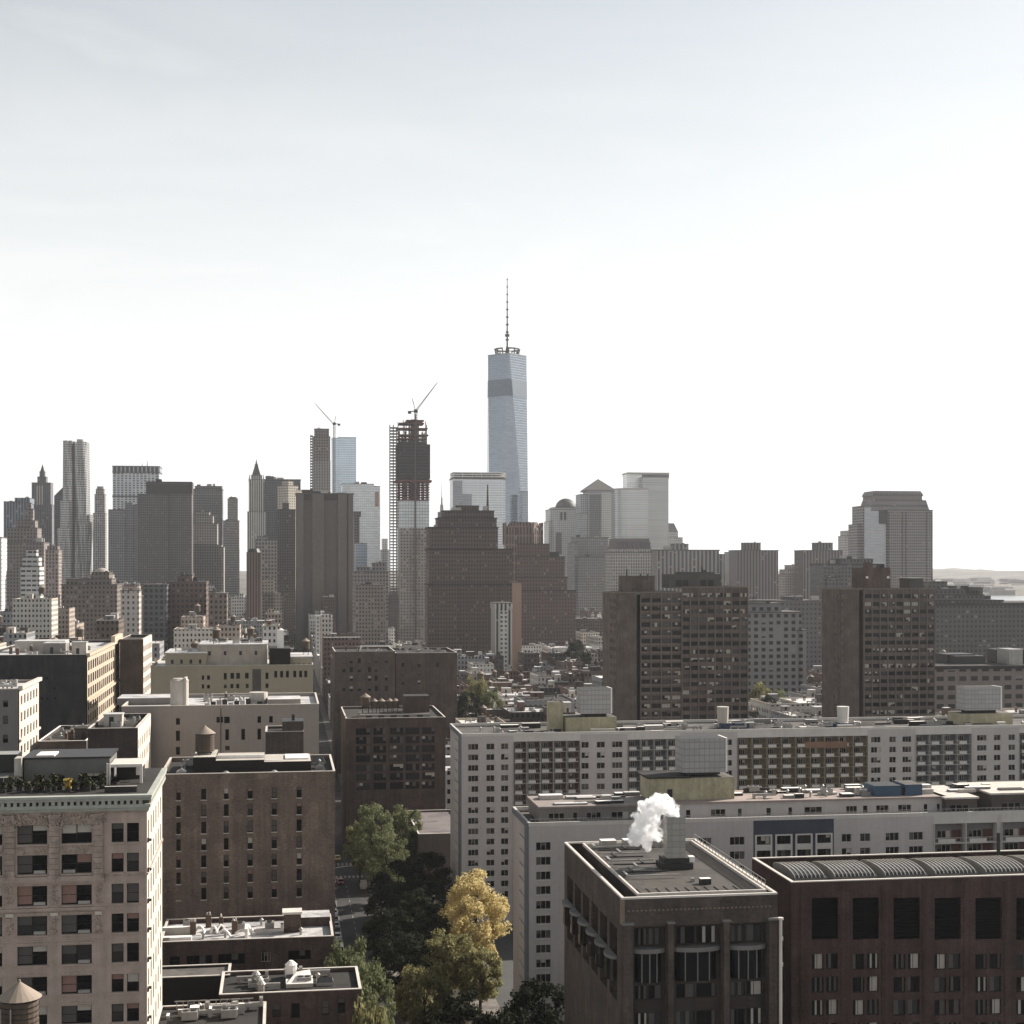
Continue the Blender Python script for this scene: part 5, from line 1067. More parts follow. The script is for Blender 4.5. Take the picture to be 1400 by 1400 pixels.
m = MB(); m.cyl(X(1365, 17), 17, bz, Z(1140, X(1365), 17), .3, .3, 8); m.build('flue', DARKM, r)
# ================================================================ left side buildings
def block(name, label, px0, px1, D, dep, yt, wall, roofm, front=(), right=(), cat='building', par=1.0, cop=None, recess=.22, base=0.0, left=False, rstyle='sash1'):
    st = Site(px0, D); r = empty(name, (st.x0, st.y0, 0), TH, label, cat); xe = st.x(px1); zt = st.z(yt, xe / 2); st.foot(0, xe, dep)
    m = MB(); H = [(st.x(a), st.x(b), st.z(d, xe / 2), st.z(c, xe / 2), *(s_ or ('sash1',))) for (a, b, c, d, *s_) in front]
    H = [h for h in H if h[0] > 0.05 and h[1] < xe - .05 and h[2] > base + .3]
    wall_face(m, (0, 0), (1, 0), xe, base, zt, H, recess); L = holes_to_windows((0, 0), (1, 0), H, recess)
    HR = [(a, b, c, d, rstyle) for (a, b, c, d) in right if b < dep and c > base + .3 and d < zt]
    wall_face(m, (xe, 0), (0, 1), dep, base, zt, HR, recess); L += holes_to_windows((xe, 0), (0, 1), HR, recess)
    m.poly([(xe, dep, base), (0, dep, base), (0, dep, zt), (xe, dep, zt)]); m.poly([(0, dep, base), (0, 0, base), (0, 0, zt), (0, dep, zt)])
    m.build('wall', wall, r)
    q = MB(); q.poly([(0, 0, zt - .05), (xe, 0, zt - .05), (xe, dep, zt - .05), (0, dep, zt - .05)][::1], 0); parapet(q, -.02, xe + .02, -.02, dep, zt + .002, par, .35, 1, 2)
    q.build('roof', [roofm, wall, cop or STONE], r); put_windows(r, L, 100)
    return r, st, zt, xe
LIME = plain('ornate_limestone', (.46, .385, .34), .85, .32, .5); LIMEB = plain('carved_stone_weathered', (.4, .335, .295), .9, .55, 1.4); LIMEW = plain('white_stone_sunlit_wall', (.64, .6, .54), .75, .2)
GREEN = plain('verdigris_cornice', (.41, .44, .4), .75, .25, .6); GREEND = plain('verdigris_dark', (.07, .075, .065), .8, .2)
# ---- ornate stone building at the lower left
st = Site(-130, 190.6); X = st.x; r = empty('ornate_stone_building', (st.x0, st.y0, 0), TH, 'large ornate stone building at lower left with green cornice and sunlit right side', 'building')
xe = X(201); xm = X(100); Z = lambda py: st.z(py, xm); dep = 25; zt = Z(1108); st.foot(0, xe, dep)
rows = [(1127, 1153), (1168, 1194), (1210, 1237), (1251, 1277), (1292, 1318), (1334, 1359), (1375, 1400)]
zr = [(Z(b), Z(a)) for a, b in rows]
k = 0
while zr[-1][0] > 5: zr.append((zr[-1][0] - 3.79, zr[-1][1] - 3.79))
pairs = [(-99, -58), (-38, 3), (23.5, 64.5), (84, 125.5)]; sing = [(152.5, 169), (173.5, 190)]
H = [(X(a), X(b), z0, z1, 'sash2') for a, b in pairs for z0, z1 in zr] + [(X(a), X(b), z0, z1, 'sash1') for a, b in sing for z0, z1 in zr]
H.sort(key=lambda h: -h[2]); m = MB(); wall_face(m, (0, 0), (1, 0), xe, 0, zt, H, .35)
HR = [(1.6 + c * 3.9, 3.1 + c * 3.9, z0, z1, 'sash1') for c in range(6) for z0, z1 in zr]; HR.sort(key=lambda h: -h[2])
wall_face(m, (xe, 0), (0, 1), dep, 0, zt, HR, .3, mat=1)  # sunny right wall gets a whiter stone, its light put into colour
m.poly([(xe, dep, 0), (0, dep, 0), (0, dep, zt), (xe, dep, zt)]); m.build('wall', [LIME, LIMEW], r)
L = holes_to_windows((0, 0), (1, 0), H, .3); L2 = holes_to_windows((xe, 0), (0, 1), HR, .3); put_windows(r, L + L2[:40], 100)
rng = random.Random(2)
def course(z0, z1, x0, x1, proj, mat, name='string_course', side=True):
    m = MB(); m.box(x0, x1, -proj, -.004, z0, z1)
    if side and x1 >= xe - .1: m.box(xe + .004, xe + proj, -proj, dep, z0, z1)
    return m.build(name, mat, r)
course(Z(1204), Z(1197), 0, X(143), .45, LIME); course(Z(1207), Z(1204.3), 0, X(143), .25, LIME); course(Z(1244), Z(1240), 0, X(146), .35, LIME)
course(Z(1199), Z(1196), X(143.3), xe, .15, LIMEB); course(Z(1286), Z(1284), 0, X(143), .12, LIME)
course(Z(1112), Z(1109.5), 0, xe, .15, LIMEB)
for k, (z0, z1) in enumerate(zr[:16]):                             # sills, lintels and carved spandrels
    m = MB()
    for a, b in pairs + sing: m.box(X(a) - .15, X(b) + .15, -.16, -.004, z0 - .22, z0 - .02)
    if k >= 3:
        for a, b in pairs: m.box(X(a) - .2, X(b) + .2, -.1, -.004, z1 + .15, z1 + .4); m.box((X(a) + X(b)) / 2 - .25, (X(a) + X(b)) / 2 + .25, -.2, -.101, z1 + .1, z1 + .55)
    tag(m.build('sill_course', LIME, r), kind='stuff')
def carved(x0, x1, z0, z1, n, seed, dpt=.28):
    """deep relief: a cluster of scrolls and bosses"""
    q = random.Random(seed); m = MB()
    for _ in range(n):
        x, z = q.uniform(x0, x1), q.uniform(z0, z1); s_ = q.uniform(.1, .26); mm = Matrix.Translation((x, -dpt * .5, z)) @ Matrix.Rotation(q.uniform(0, 3), 4, 'Y'); m.box(-s_, s_, -dpt * q.uniform(.2, .6), dpt * .48, -s_ * .5, s_ * .5, 0, M=mm)
    return m
for i, (a, b) in enumerate([(-57, -39), (4.5, 22), (66, 82.5), (127, 142.5)]):
    for (ya, yb, w) in ((1195, 1112, .5),):
        x0, x1 = X(a + 1.5), X(b - 1.5); m = MB(); z0, z1 = Z(ya), Z(yb); n = 11
        for k in range(n): za = z0 + (z1 - z0) * k / n; m.box(x0, x1, -(.32 if k % 2 else .42), -.004, za, za + (z1 - z0) / n - .04)
        m.box(x0 - .15, x1 + .15, -.5, -.003, z0 - .5, z0 - .02); m.build('pilaster', LIMEB, r)
    carved(X(a) - .1, X(b) + .1, Z(1131), Z(1112), 26, i, .5).build('carved_capital', LIMEB, r)
    carved(X(a + 5), X(b - 4), Z(1276), Z(1253), 22, i + 9, .3).build('carved_wreath', LIMEB, r)
    m = MB(); m.box(X(a + 3), X(b - 3), -.3, -.004, Z(1251), Z(1246.5)); m.build('bracket', LIMEW, r)
    carved(X(a + 4), X(b - 4), Z(1236), Z(1210), 18, i + 20, .2).build('carved_panel', LIMEB, r)
for i, (a, b) in enumerate(pairs):
    carved(X(a), X(b), Z(1126), Z(1113), 40, i + 30, .3).build('carved_frieze', LIMEB, r); carved(X(a), X(b), Z(1166), Z(1155), 26, i + 40, .16).build('carved_spandrel', LIMEB, r)
# cornice
m = MB(); m.box(-.2, xe + .3, -.5, dep, Z(1109), Z(1104.5), 0); m.box(-.2, xe + .5, -.88, dep, Z(1104.5) + .002, Z(1100), 0); m.box(-.2, xe + .6, -1.0, dep, Z(1094.5), Z(1090.5), 0); m.box(-.2, xe + .7, -1.3, dep, Z(1090.5) + .002, Z(1087), 1)
m.box(-.2, xe + .3, -.35, dep, Z(1100) + .002, Z(1094.5) - .002, 2)
nd = int((xe) / .77)
for i in range(nd): x = .1 + i * .77; m.box(x, x + .42, -.85, -.352, Z(1100) + .01, Z(1094.5) - .01, 0)
for i in range(26): y = .2 + i * .95; m.box(xe + .302, xe + .48, y, y + .5, Z(1100) + .01, Z(1094.5) - .01, 1)
m.build('cornice', [GREEN, plain('cornice_rim', (.4, .43, .4), .7, .2), GREEND], r)
m = MB()
for i, (z0, z1) in enumerate(zr[:14]): m.box(xe + .004, xe + .2, .3, .9, z0 - .2, z0 + .35, 0); m.box(xe + .004, xe + .35, 2.4, 2.8, z0 - .4, z0 - .1, 0)
tag(m.build('side_bracket', DARKM, r), kind='stuff')
zr0 = Z(1087) + .02
m = MB(); m.box(0, xe, 0, dep, zr0 - .3, zr0 + .002, 0); m.build('roof', TAR, r)
# roof terrace: penthouse, glazed rooms, pergola, planters
PH = plain('penthouse_grey_render', (.16, .165, .16), .8, .2)
yb = 11; XX = lambda px: st.x(px, yb); ZZ = lambda py: st.z(py, xm, yb)
m = MB(); x0, x1 = XX(33), XX(150); z1 = ZZ(1037)
Hh = [(XX(p) - x0, XX(p + w) - x0, zr0 + .3, ZZ(1066), None) for p, w in ((45, 9), (60, 8), (70, 6), (77, 5), (94, 8))] + [(XX(109) - x0, XX(146) - x0, ZZ(1068), ZZ(1057), 'wide')]
wall_face(m, (x0, yb), (1, 0), x1 - x0, zr0, z1, Hh, .3); m.poly([(x1, yb, zr0), (x1, yb + 9, zr0), (x1, yb + 9, z1), (x1, yb, z1)]); m.poly([(x0, yb + 9, zr0), (x0, yb, zr0), (x0, yb, z1), (x0, yb + 9, z1)]); m.poly([(x1, yb + 9, zr0), (x0, yb + 9, zr0), (x0, yb + 9, z1), (x1, yb + 9, z1)])
m.box(x0 - .2, x1 + .2, yb - .2, yb + 9.2, z1, z1 + .25, 1); m.box(x0 + .2, x1 - .2, yb + .45, yb + .5, zr0, z1 - .1, 2); m.box(XX(48), XX(73), yb + .8, yb + 5, z1 + .26, z1 + .45, 3)
o = m.build('penthouse', [PH, DARKM, DARKM, WHITEP], r)
q = holes_to_windows((x0, yb), (1, 0), [Hh[-1]], .2)[0]; inst(win_mesh(q[4], q[5], q[6], 3), 'window', o, q[:3], q[3])
m = MB(); x0, x1 = XX(-60), XX(24); z1 = ZZ(1057); m.box(x0, x1, yb - 3, yb + 6, zr0, z1, 0, top=1)
for i in range(12): x = x0 + i * (x1 - x0) / 12; m.box(x, x + .12, yb - 3.08, yb - 3.002, zr0, z1, 1)
m.box(x0, XX(20), yb + 2, yb + 6, z1 + .01, ZZ(1032), 2, top=1); m.box(XX(20) + .1, XX(31), yb - 1, yb + 1.5, zr0, ZZ(1034), 3)
m.build('glazed_room', [G_GREY, METAL, DARKM, BULKB[0]], r)
m = MB(); x0, x1 = XX(149), XX(196); z1 = ZZ(1044)
for px in (148.5, 151.5): m.box(XX(px), XX(px) + .2, yb - 2.6, yb - 2.4, zr0, ZZ(1041), 0)
m.box(XX(152), x1, yb - 1.5, yb + 5, z1 - .4, z1, 0); m.box(XX(156), x1 - .3, yb + 3, yb + 6, zr0, z1 - .41, 1); m.box(x1 - .35, x1, yb - 1.5, yb - 1.2, zr0, z1 - .41, 0); m.box(XX(160), XX(164), yb - 1, yb - .6, zr0, ZZ(1070), 0); m.box(XX(186), XX(192), yb, yb + .6, zr0 + .9, zr0 + 2.2, 0)
m.build('pergola', [COPW, DARKM], r); m = MB(); m.box(XX(154), x1, 1.5, 1.9, zr0, zr0 + .75, 1, top=0); m.build('terrace_wall', [COPW, DARKM], r)
PLANT = plain('planter_foliage', (.05, .055, .03), .9, .4, 2.0, streak=False); PY = plain('planter_foliage_gold', (.4, .3, .08), .9, .3, 2.0, streak=False)
def shrub(x, y, z, h, mat, par, sd):
    q = random.Random(sd); m = MB(); m.box(-.35, .35, -.35, .35, 0, .55, 0); m2 = MB()
    for _ in range(90):
        a = q.uniform(0, 6.3); rr = q.uniform(0, .55); zz = q.uniform(.5, h); c = Vector((rr * math.cos(a), rr * math.sin(a), zz)); d = Vector((q.gauss(0, 1), q.gauss(0, 1), q.gauss(0, 1))).normalized(); e = d.orthogonal().normalized(); f_ = d.cross(e); s_ = .14
        m2.poly([c + e * s_ + f_ * s_, c - e * s_ + f_ * s_, c - e * s_ - f_ * s_, c + e * s_ - f_ * s_])
    rt = empty('potted_shrub', wloc(par, x, y, z), TH, None, None); m.build('pot', DARKM, rt); m2.build('foliage', mat, rt); return rt
nm = ['first', 'second', 'third', 'fourth', 'fifth', 'sixth', 'seventh', 'eighth', 'ninth', 'tenth', 'eleventh', 'twelfth', 'thirteenth', 'fourteenth', 'fifteenth', 'sixteenth', 'seventeenth', 'eighteenth', 'nineteenth', 'twentieth']
pls = [4, 14, 27, 38, 50, 57, 66, 73, 82, 93, 102, 113, 120, 128, 140]
for i, px in enumerate(pls):
    o = shrub(st.x(px, 3 + (i % 3)), 3 + (i % 3), zr0, 1.3 + (i * 37 % 10) * .1, PY if px == 93 else PLANT, r, i)
    tag(o, 'potted shrub with golden leaves on the ornate building terrace' if px == 93 else f'dark potted shrub, {nm[i]} from left on the ornate building terrace', 'plant', 'potted shrubs on the roof terrace')
# ---- timber water tank at the bottom left corner, on its own roof
r, st, zt, xe = block('brick_building', 'brick building below the bottom left corner carrying the wooden water tank', -30, 60, 158, 13, 1478, brick('low_brown_brick', (.12, .085, .07)), TAR)
cx, cy, cz = (26.5 - CX) / F * 165, 165, zat(1341, 165)
sc = 4.75 / (1.9 * 2 * 1.14); ht = (2.6 + 3.6 + 1.6) * sc
o = water_tank(cx, cy, cz - ht, 'big wooden water tank with a pale conical roof at the bottom left corner', sc, 'rooftop water tanks')
m = MB(); m.box(-2, 2, -2, 2, -(cz - ht - zt) / sc + .02, -.02); m.build('tank_dunnage', DARKM, o)
m = MB()
for a in (-1.5, -.55): m.box(a, a + .12, -2.15, -1.95, 2.7, 5.6)
m.build('side_pipe', METAL, o)
# ---- brown block with six columns of small windows
BB = brick('brown_block_brick', (.17, .128, .105)); cols = [(241, 247), (275, 282), (306, 312.5), (338.5, 345.5), (371.5, 378.5), (405.5, 412.5)]
rws = [(1077, 1092), (1099, 1115), (1122, 1138), (1145, 1161), (1168, 1184), (1190, 1206), (1212, 1228)]
r, st, zt, xe = block('brown_brick_block', 'brown brick block with six columns of small windows and a black roof penthouse', 219, 458, 287, 26, 1062, BB, TAR, [(a, b, c, d) for a, b in cols for c, d in rws if not (a < 250 and c > 1200)], par=.7)
X = st.x; Z = lambda py, y=0: st.z(py, xe / 2, y)
m = MB()
for a, b in cols:
    for c, d in rws: m.box(X(a) - .1, X(b) + .1, -.1, -.004, Z(d) - .15, Z(d) - .01)
tag(m.build('window_sill', STONE, r), kind='stuff')
PB = plain('penthouse_black', (.02, .018, .016), .8, .3)
m = MB(); m.box(X(264, 6), X(295, 6), 6, 18, zt, Z(1034, 6), 0, top=1); m.box(X(295, 6) + .01, X(361, 6), 6, 18, zt, Z(1039, 6), 0, top=1); m.box(X(361, 6) + .01, X(425, 6), 6, 18, zt, Z(1042, 6), 0, top=1)
m.build('penthouse', [PB, BULKB[0]], r)
m = MB(); m.box(X(296, 9), X(361, 9), 9, 9.4, Z(1039, 6) + .01, Z(1032, 9)); m.box(X(361, 9) + .1, X(386, 9), 8, 8.4, Z(1042, 6) + .01, Z(1038.5, 9)); m.box(X(390, 9), X(422, 9), 9, 16, Z(1042, 6) + .01, Z(1037.5, 9)); m.build('roof_curb', WHITEP, r)
x, y, z = wloc(r, X(280, 11), 11, Z(1034, 6)); water_tank(x, y, z - 2.0, 'brown water tank with a pointed roof on the black penthouse of the brown block', .98)
fit_out(r, 1, X(262), 2, 20, zt, 5, rng); fit_out(r, X(426), xe - 1, 2, 22, zt, 4, rng, ('vent', 'skylight'))
for px in (309, 375): m = MB(); m.cyl(X(px, 2), 2, zt, zt + .9, 1.5, .3, 10); m.build('roof_dome', METAL, r)
# ---- pale grey long building behind it
GW = plain('pale_grey_brick', (.31, .285, .265), .85, .14, .15)
fr = [(198, 202, 981, 989), (240.5, 246, 981, 990), (240.5, 246, 998, 1012), (240.5, 246, 1020, 1031), (240.5, 246, 1039, 1047), (296, 300.5, 980, 988), (302, 305, 980, 988), (306.5, 314, 980, 989), (308, 313, 997, 1012), (308, 314, 1020, 1026), (330, 335, 997, 1012), (352, 357, 980, 989), (352, 357, 997, 1012), (368, 373, 980, 989)]
r, st, zt, xe = block('pale_grey_building', 'long pale grey building with few narrow windows in the left middle distance', 166, 436, 366, 34, 969, GW, SILVER, [(*q, 'plain') for q in fr], par=.8)
X = st.x; Z = lambda py, y=0: st.z(py, xe / 2, y)
m = MB(); m.box(X(301.5), X(301.5) + .12, -.12, -.004, Z(1045), Z(968)); m.build('rain_pipe', DARKM, r)
m = MB(); m.box(X(160, 14), X(236, 14), 14, 26, zt, Z(953, 14), 0, top=1); m.build('machine_room', [BULKB[3], SILVER], r)
m = MB(); m.box(X(366, 2), X(411, 2), 2, 12, zt, Z(957, 2), 0, top=1); m.build('stair_room', [GW, SILVER], r)
m = MB(); m.cyl(X(245, 6), 7, zt, Z(930, 6), 2.2, 2.2, 14, 0); m.cyl(X(245, 6), 7, Z(930, 6), Z(927, 6), 2.4, 1.6, 14, 0); m.box(X(252, 6), X(255, 6), 5, 10, zt, Z(926, 6), 0); m.build('cistern', BULKB[0], r)
m = MB(); m.cyl(X(353, 8), 9, zt + .3, zt + 3.2, 2.3, 2.3, 14); m.build('round_tank', BULKB[0], r)
for i in range(10): px = 280 + i * 8; m = MB(); m.box(X(px, 5), X(px, 5) + 1.2, 4 + i % 3, 5 + i % 3, zt + .01, zt + 1 + (i % 4) * .3); m.build('air_handler', DARKM if i % 2 else METAL, r)
fit_out(r, X(262), X(350), 10, 30, zt, 12, rng)
# dark brick stair block and tank standing in front, on the brown block's far side
r, st, zt, xe = block('dark_brick_house', 'dark brick stair house with leafy terrace standing before the pale grey building', 363, 415, 330, 12, 1003, brick('soot_brick', (.06, .05, .045)), TAR, par=.4)
m = MB(); m.box(st.x(386), st.x(415), .2, 8, zt + .5, st.z(987), 0, top=1); m.box(st.x(399), st.x(403), 3, 4, st.z(987) + .01, st.z(979), 1); m.build('stair_room', [brick('soot_brick', (.06, .05, .045)), DARKM], r)
# ---- cream building
CR = plain('cream_brick', (.36, .33, .255), .85, .14, .15)
fw = []
for (a, b, c, d) in ((276, 279, 923, 929), (283, 287, 923, 929), (276, 279, 935, 941), (283, 287, 936, 941), (306, 310, 920, 929), (315, 320, 920, 928), (323, 328, 920, 928), (335, 340, 920, 928), (306, 310, 936, 941), (315, 319, 935, 941), (323, 327, 935, 941), (336, 340, 935, 941), (363, 367, 920, 929), (363, 367, 935, 941), (375, 379, 918, 927), (383, 387, 918, 927), (391, 395, 918, 927), (401, 405, 918, 927), (409, 413, 918, 927), (416, 420, 918, 927)): fw.append((a, b, c, d, 'plain'))
r, st, zt, xe = block('cream_building', 'cream brick building of stepped wings behind the pale grey one', 206, 428, 480, 40, 912, CR, SILVER, fw, par=.5)
X = st.x; Z = lambda py, y=0: st.z(py, xe / 2, y)
for (a, b, y, yt, nmx) in ((226, 282, 1, 893, 'wing'), (272, 365, 4, 882, 'upper_wing'), (395, 427, 2, 900, 'wing')):
    m = MB(); m.box(X(a, y), X(b, y), y, y + 24, zt - .1, Z(yt, y), 0, top=False); m.box(X(a, y) - .2, X(b, y) + .2, y - .2, y + 24.2, Z(yt, y), Z(yt, y) + .35, 1)
    for k in range(4): xq = X(a, y) + (k + .6) * (X(b, y) - X(a, y)) / 4.4; m.box(xq, xq + .8, y - .03, y - .002, Z(yt, y) - 3.2, Z(yt, y) - 1.9, 2)
    m.build(nmx, [CR if nmx == 'wing' else plain('pale_stucco', (.42, .39, .34)), SILVER, DARKM], r)
m = MB(); m.box(X(368, 1), X(397, 1), .6, 18, zt + .02, Z(887, 1), 0, top=1); m.build('black_plant_room', [PB, TAR], r)
m = MB(); m.box(X(379, 3), X(388, 3), 3, 6, Z(887, 1) + .01, Z(862, 3), 0); m.cyl(X(383.5, 3), 4.5, Z(862, 3), Z(859.5, 3), 1.1, .2, 8, 0); m.build('white_turret', WHITEP, r)
m = MB(); m.box(X(345), X(357), -.01, .6, Z(945), Z(915)); m.build('painted_shadow_strip', plain('strip_shadow_grey', (.1, .095, .09)), r)  # dark box flush with the wall, shadow put in as colour
m = MB(); m.box(X(368), X(410), -8, -1, zt - 9, zt - 8.6, 0); 
fit_out(r, X(228), X(268), 3, 22, Z(893, 1) + .36, 6, rng); fit_out(r, X(280), X(360), 6, 26, Z(882, 4) + .36, 14, rng)
for q, (px, y, zz) in enumerate(((296, 8, Z(882, 4)), (418, 14, Z(900, 2)))):
    x, y2, z = wloc(r, X(px, y), y, zz + .36); water_tank(x, y2, z, ('squat grey tank on the upper wing of the cream building', 'water tank on the right wing of the cream building')[q], .7)
# ---- others on the left
def grid_rows(zt, dep, c0, pitch, w, fh, h, n, m0=2.2): return [(c0 + i * pitch, c0 + i * pitch + w, zt - m0 - k * fh - h, zt - m0 - k * fh) for i in range(int((dep - c0 - w) / pitch) + 1) for k in range(n)]
BLK = brick('black_painted_brick', (.022, .022, .024)); ztq = zat(898, 478)
r, st, zt, xe = block('black_brick_building', 'big black party-wall building at far left with an ornate sunlit right front', -30, 118, 474, 96, 899, BLK, SILVER, [(a, a + 3, b, b + 3, 'plain') for a, b in ((62, 926), (73, 926), (73, 940), (56, 954), (63, 954), (74, 954))], par=.8)
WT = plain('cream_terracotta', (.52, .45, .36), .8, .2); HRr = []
m = MB()
for k in range(7):
    for i in range(16): y = 2 + i * 5.9; HRr.append((y, y + 3.9, zt - 4.5 - k * 4.2, zt - 1.6 - k * 4.2, 'wide'))
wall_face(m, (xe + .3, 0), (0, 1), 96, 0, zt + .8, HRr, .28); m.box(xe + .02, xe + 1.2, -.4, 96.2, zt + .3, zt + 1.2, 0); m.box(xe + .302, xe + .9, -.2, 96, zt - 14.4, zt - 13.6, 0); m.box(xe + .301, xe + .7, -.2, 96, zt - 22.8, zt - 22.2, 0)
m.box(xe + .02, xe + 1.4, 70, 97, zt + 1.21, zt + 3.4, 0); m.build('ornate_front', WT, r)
Lw = holes_to_windows((xe + .3, 0), (0, 1), HRr, .25); put_windows(r, Lw[:90], 100)
fit_out(r, 4, xe - 2, 4, 60, zt - .02, 26, rng); bulkhead(r, xe - 16, xe - 9, 20, 28, zt - .03, 3.4, 3); bulkhead(r, 6, 22, 30, 40, zt - .03, 3.6, 0); bulkhead(r, xe - 6, xe - 1.5, 12, 16, zt - .03, 4, 0)
r, st, zt, xe = block('pale_corner_building', 'grey-fronted building at the left edge with bright white windowed right side', -60, 25, 380, 31, 946, plain('grey_party_wall', (.24, .235, .225), .85, .15), SILVER, [(4, 11, 958, 967), (4, 11, 979, 990), (4, 11, 1005, 1016)], par=.6)
m = MB(); HR2 = [(2 + i * 4.8, 4.6 + i * 4.8, zt - 3.6 - k * 4.2, zt - 1.3 - k * 4.2, 'sash2') for i in range(6) for k in range(9)]
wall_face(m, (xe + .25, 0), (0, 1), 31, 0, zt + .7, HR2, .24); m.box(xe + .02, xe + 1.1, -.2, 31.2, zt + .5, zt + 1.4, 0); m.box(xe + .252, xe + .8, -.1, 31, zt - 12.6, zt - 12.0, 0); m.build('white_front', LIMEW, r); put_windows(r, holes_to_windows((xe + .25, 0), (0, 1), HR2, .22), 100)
fit_out(r, 2, xe - 1, 2, 28, zt - .03, 8, rng)
DB = brick('dark_umber_brick', (.055, .042, .038))
r, st, zt, xe = block('dark_brown_building', 'tall dark brown party wall with a bright right edge beside the cream building', 164, 195, 560, 38, 877, DB, TAR, par=.8)
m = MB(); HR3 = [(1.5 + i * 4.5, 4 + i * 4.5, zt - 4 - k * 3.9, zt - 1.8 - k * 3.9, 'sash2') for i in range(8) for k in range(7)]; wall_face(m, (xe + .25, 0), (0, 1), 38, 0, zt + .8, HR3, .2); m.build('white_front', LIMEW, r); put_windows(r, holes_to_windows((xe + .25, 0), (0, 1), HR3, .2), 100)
r, st, zt, xe = block('dark_brown_house', 'dark oxblood party wall with a bright right side just above the ornate building terrace', 120, 187, 330, 33, 1001, brick('dark_ox', (.04, .028, .026)), TAR, par=.8)
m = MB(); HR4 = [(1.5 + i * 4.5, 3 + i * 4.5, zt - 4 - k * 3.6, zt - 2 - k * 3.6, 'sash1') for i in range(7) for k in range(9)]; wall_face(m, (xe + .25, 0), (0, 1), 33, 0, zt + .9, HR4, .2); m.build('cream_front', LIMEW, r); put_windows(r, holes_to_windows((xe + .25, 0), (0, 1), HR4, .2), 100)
bulkhead(r, 2, 6, 12, 16, zt - .02, 2.6, 0); fit_out(r, 1, xe - 1, 3, 30, zt - .03, 7, rng)
r, st, zt, xe = block('low_terrace_building', 'lower building with slanting white parapets between the two party walls', 52, 118, 400, 40, 1018, brick('soot2', (.07, .06, .055)), TAR, par=.9, cop=WHITEP); fit_out(r, 1, xe - 1, 2, 38, zt - .03, 16, rng); bulkhead(r, 8, 14, 10, 16, zt - .03, 3, 1)
# ---- dark red brick block at the end of the park strip
RB2 = brick('maroon_brick', (.062, .04, .034)); fb = [(486.5, 506), (510.5, 528), (533, 551.5), (554.5, 573.5), (577, 594.5)]
r, st, zt, xe = block('maroon_brick_block', 'dark maroon brick block with five window bays behind the green trees', 473, 609, 500, 42, 984, RB2, TAR, [(a, b, y0, y0 + 9.5, 'wide') for a, b in fb for y0 in (995, 1007, 1019.5, 1032, 1044.5, 1057, 1069.5)], par=.6)
X = st.x; Z = lambda py, y=0: st.z(py, xe / 2, y)
m = MB(); m.box(X(492, 2), X(588, 2), 2, 14, zt, Z(977, 2), 0, top=1)
for px in (500, 517, 534, 551, 570): m.box(X(px, 2), X(px, 2) + 2, 1.95, 1.998, zt + .5, zt + 1.3, 2)
m.build('attic', [BULKB[3], GRAVEL, DARKM], r); m = MB(); m.box(X(553, 8), X(587, 8), 8, 16, Z(977, 2) + .01, Z(952, 8), 0, top=1); m.build('stair_room', [RB2, TAR], r)
for i, px in enumerate((500, 512, 522, 533, 541)): x, y, z = wloc(r, X(px, 9), 10, Z(977, 2)); water_tank(x, y, z, f'pale tank on the maroon brick block, {nm[i]} of five from the left', .62 if i else .85)
m = MB()
for k in range(13): m.box(X(609) + .01, X(609) + .3, 1 + k * 3, 2.2 + k * 3, zt - 8 - (k % 3), zt - 6, 0)
# ---- pair of dark mid-distance buildings, right wall of the street
r, st, zt, xe = block('dark_loft', 'dark brown loft on the street corner, left of the adjoining pair', 458, 540, 700, 40, 893, brick('loft_brown', (.09, .07, .06)), TAR, [(a, a + 4.5, b, b + 7, 'sash1') for a in (468, 478, 489, 503, 512, 526) for b in (900, 912, 924, 938)], par=.8); fit_out(r, 2, xe - 2, 3, 36, zt - .02, 12, rng)
r, st, zt, xe = block('dark_loft', 'dark brown loft with blank wall, right of the adjoining pair', 541, 625, 705, 44, 895, brick('loft_umber', (.075, .055, .048)), TAR, [(a, a + 4, b, b + 6, 'sash1') for a in (549, 571, 596) for b in (906, 918, 930)], par=.8); fit_out(r, 2, xe - 2, 3, 40, zt - .02, 16, rng, ('vent', 'duct', 'air_handler'))
# ---- low buildings in the lower left foreground
ST2 = brick('ground_brick_red', (.07, .045, .038))
r, st, zt, xe = block('low_brick_building', 'low red-brown brick building with cluttered pale roof below the brown brick block', 218, 456, 258, 17, 1290, ST2, SILVER, [(232, 246, 1304, 1317), (255, 290, 1304, 1318, 'wide'), (298, 335, 1303, 1318, 'wide'), (357, 370, 1303, 1316, 'white'), (394, 425, 1302, 1315, 'wide'), (244, 252, 1336, 1346), (300, 308, 1336, 1346), (395, 404, 1326, 1334), (432, 443, 1326, 1334)], par=.7)
X = st.x; z0 = zt
m = MB(); m.box(X(388, 7), X(411, 7), 7, 10, zt, st.z(1252, xe / 2, 7), 0, top=False); m.box(X(386, 7), X(413, 7), 6.8, 10.2, st.z(1252, xe / 2, 7), st.z(1249, xe / 2, 7), 1); m.build('stair_room', [ST2, COPW], r)
m = MB(); m.box(X(412, 9), X(452, 9), 11, 16.5, zt, zt + 1.6, 0, top=1); m.build('roof_room', [ST2, SILVER], r)
m = MB(); m.box(X(222, 8), X(260, 8), 8, 9, zt, zt + 1.3, 0, top=1); m.box(X(222, 4), X(262, 4), 3, 4.2, zt, zt + .8, 0, top=1); m.build('roof_curb', [BULKB[0], WHITEP], r)
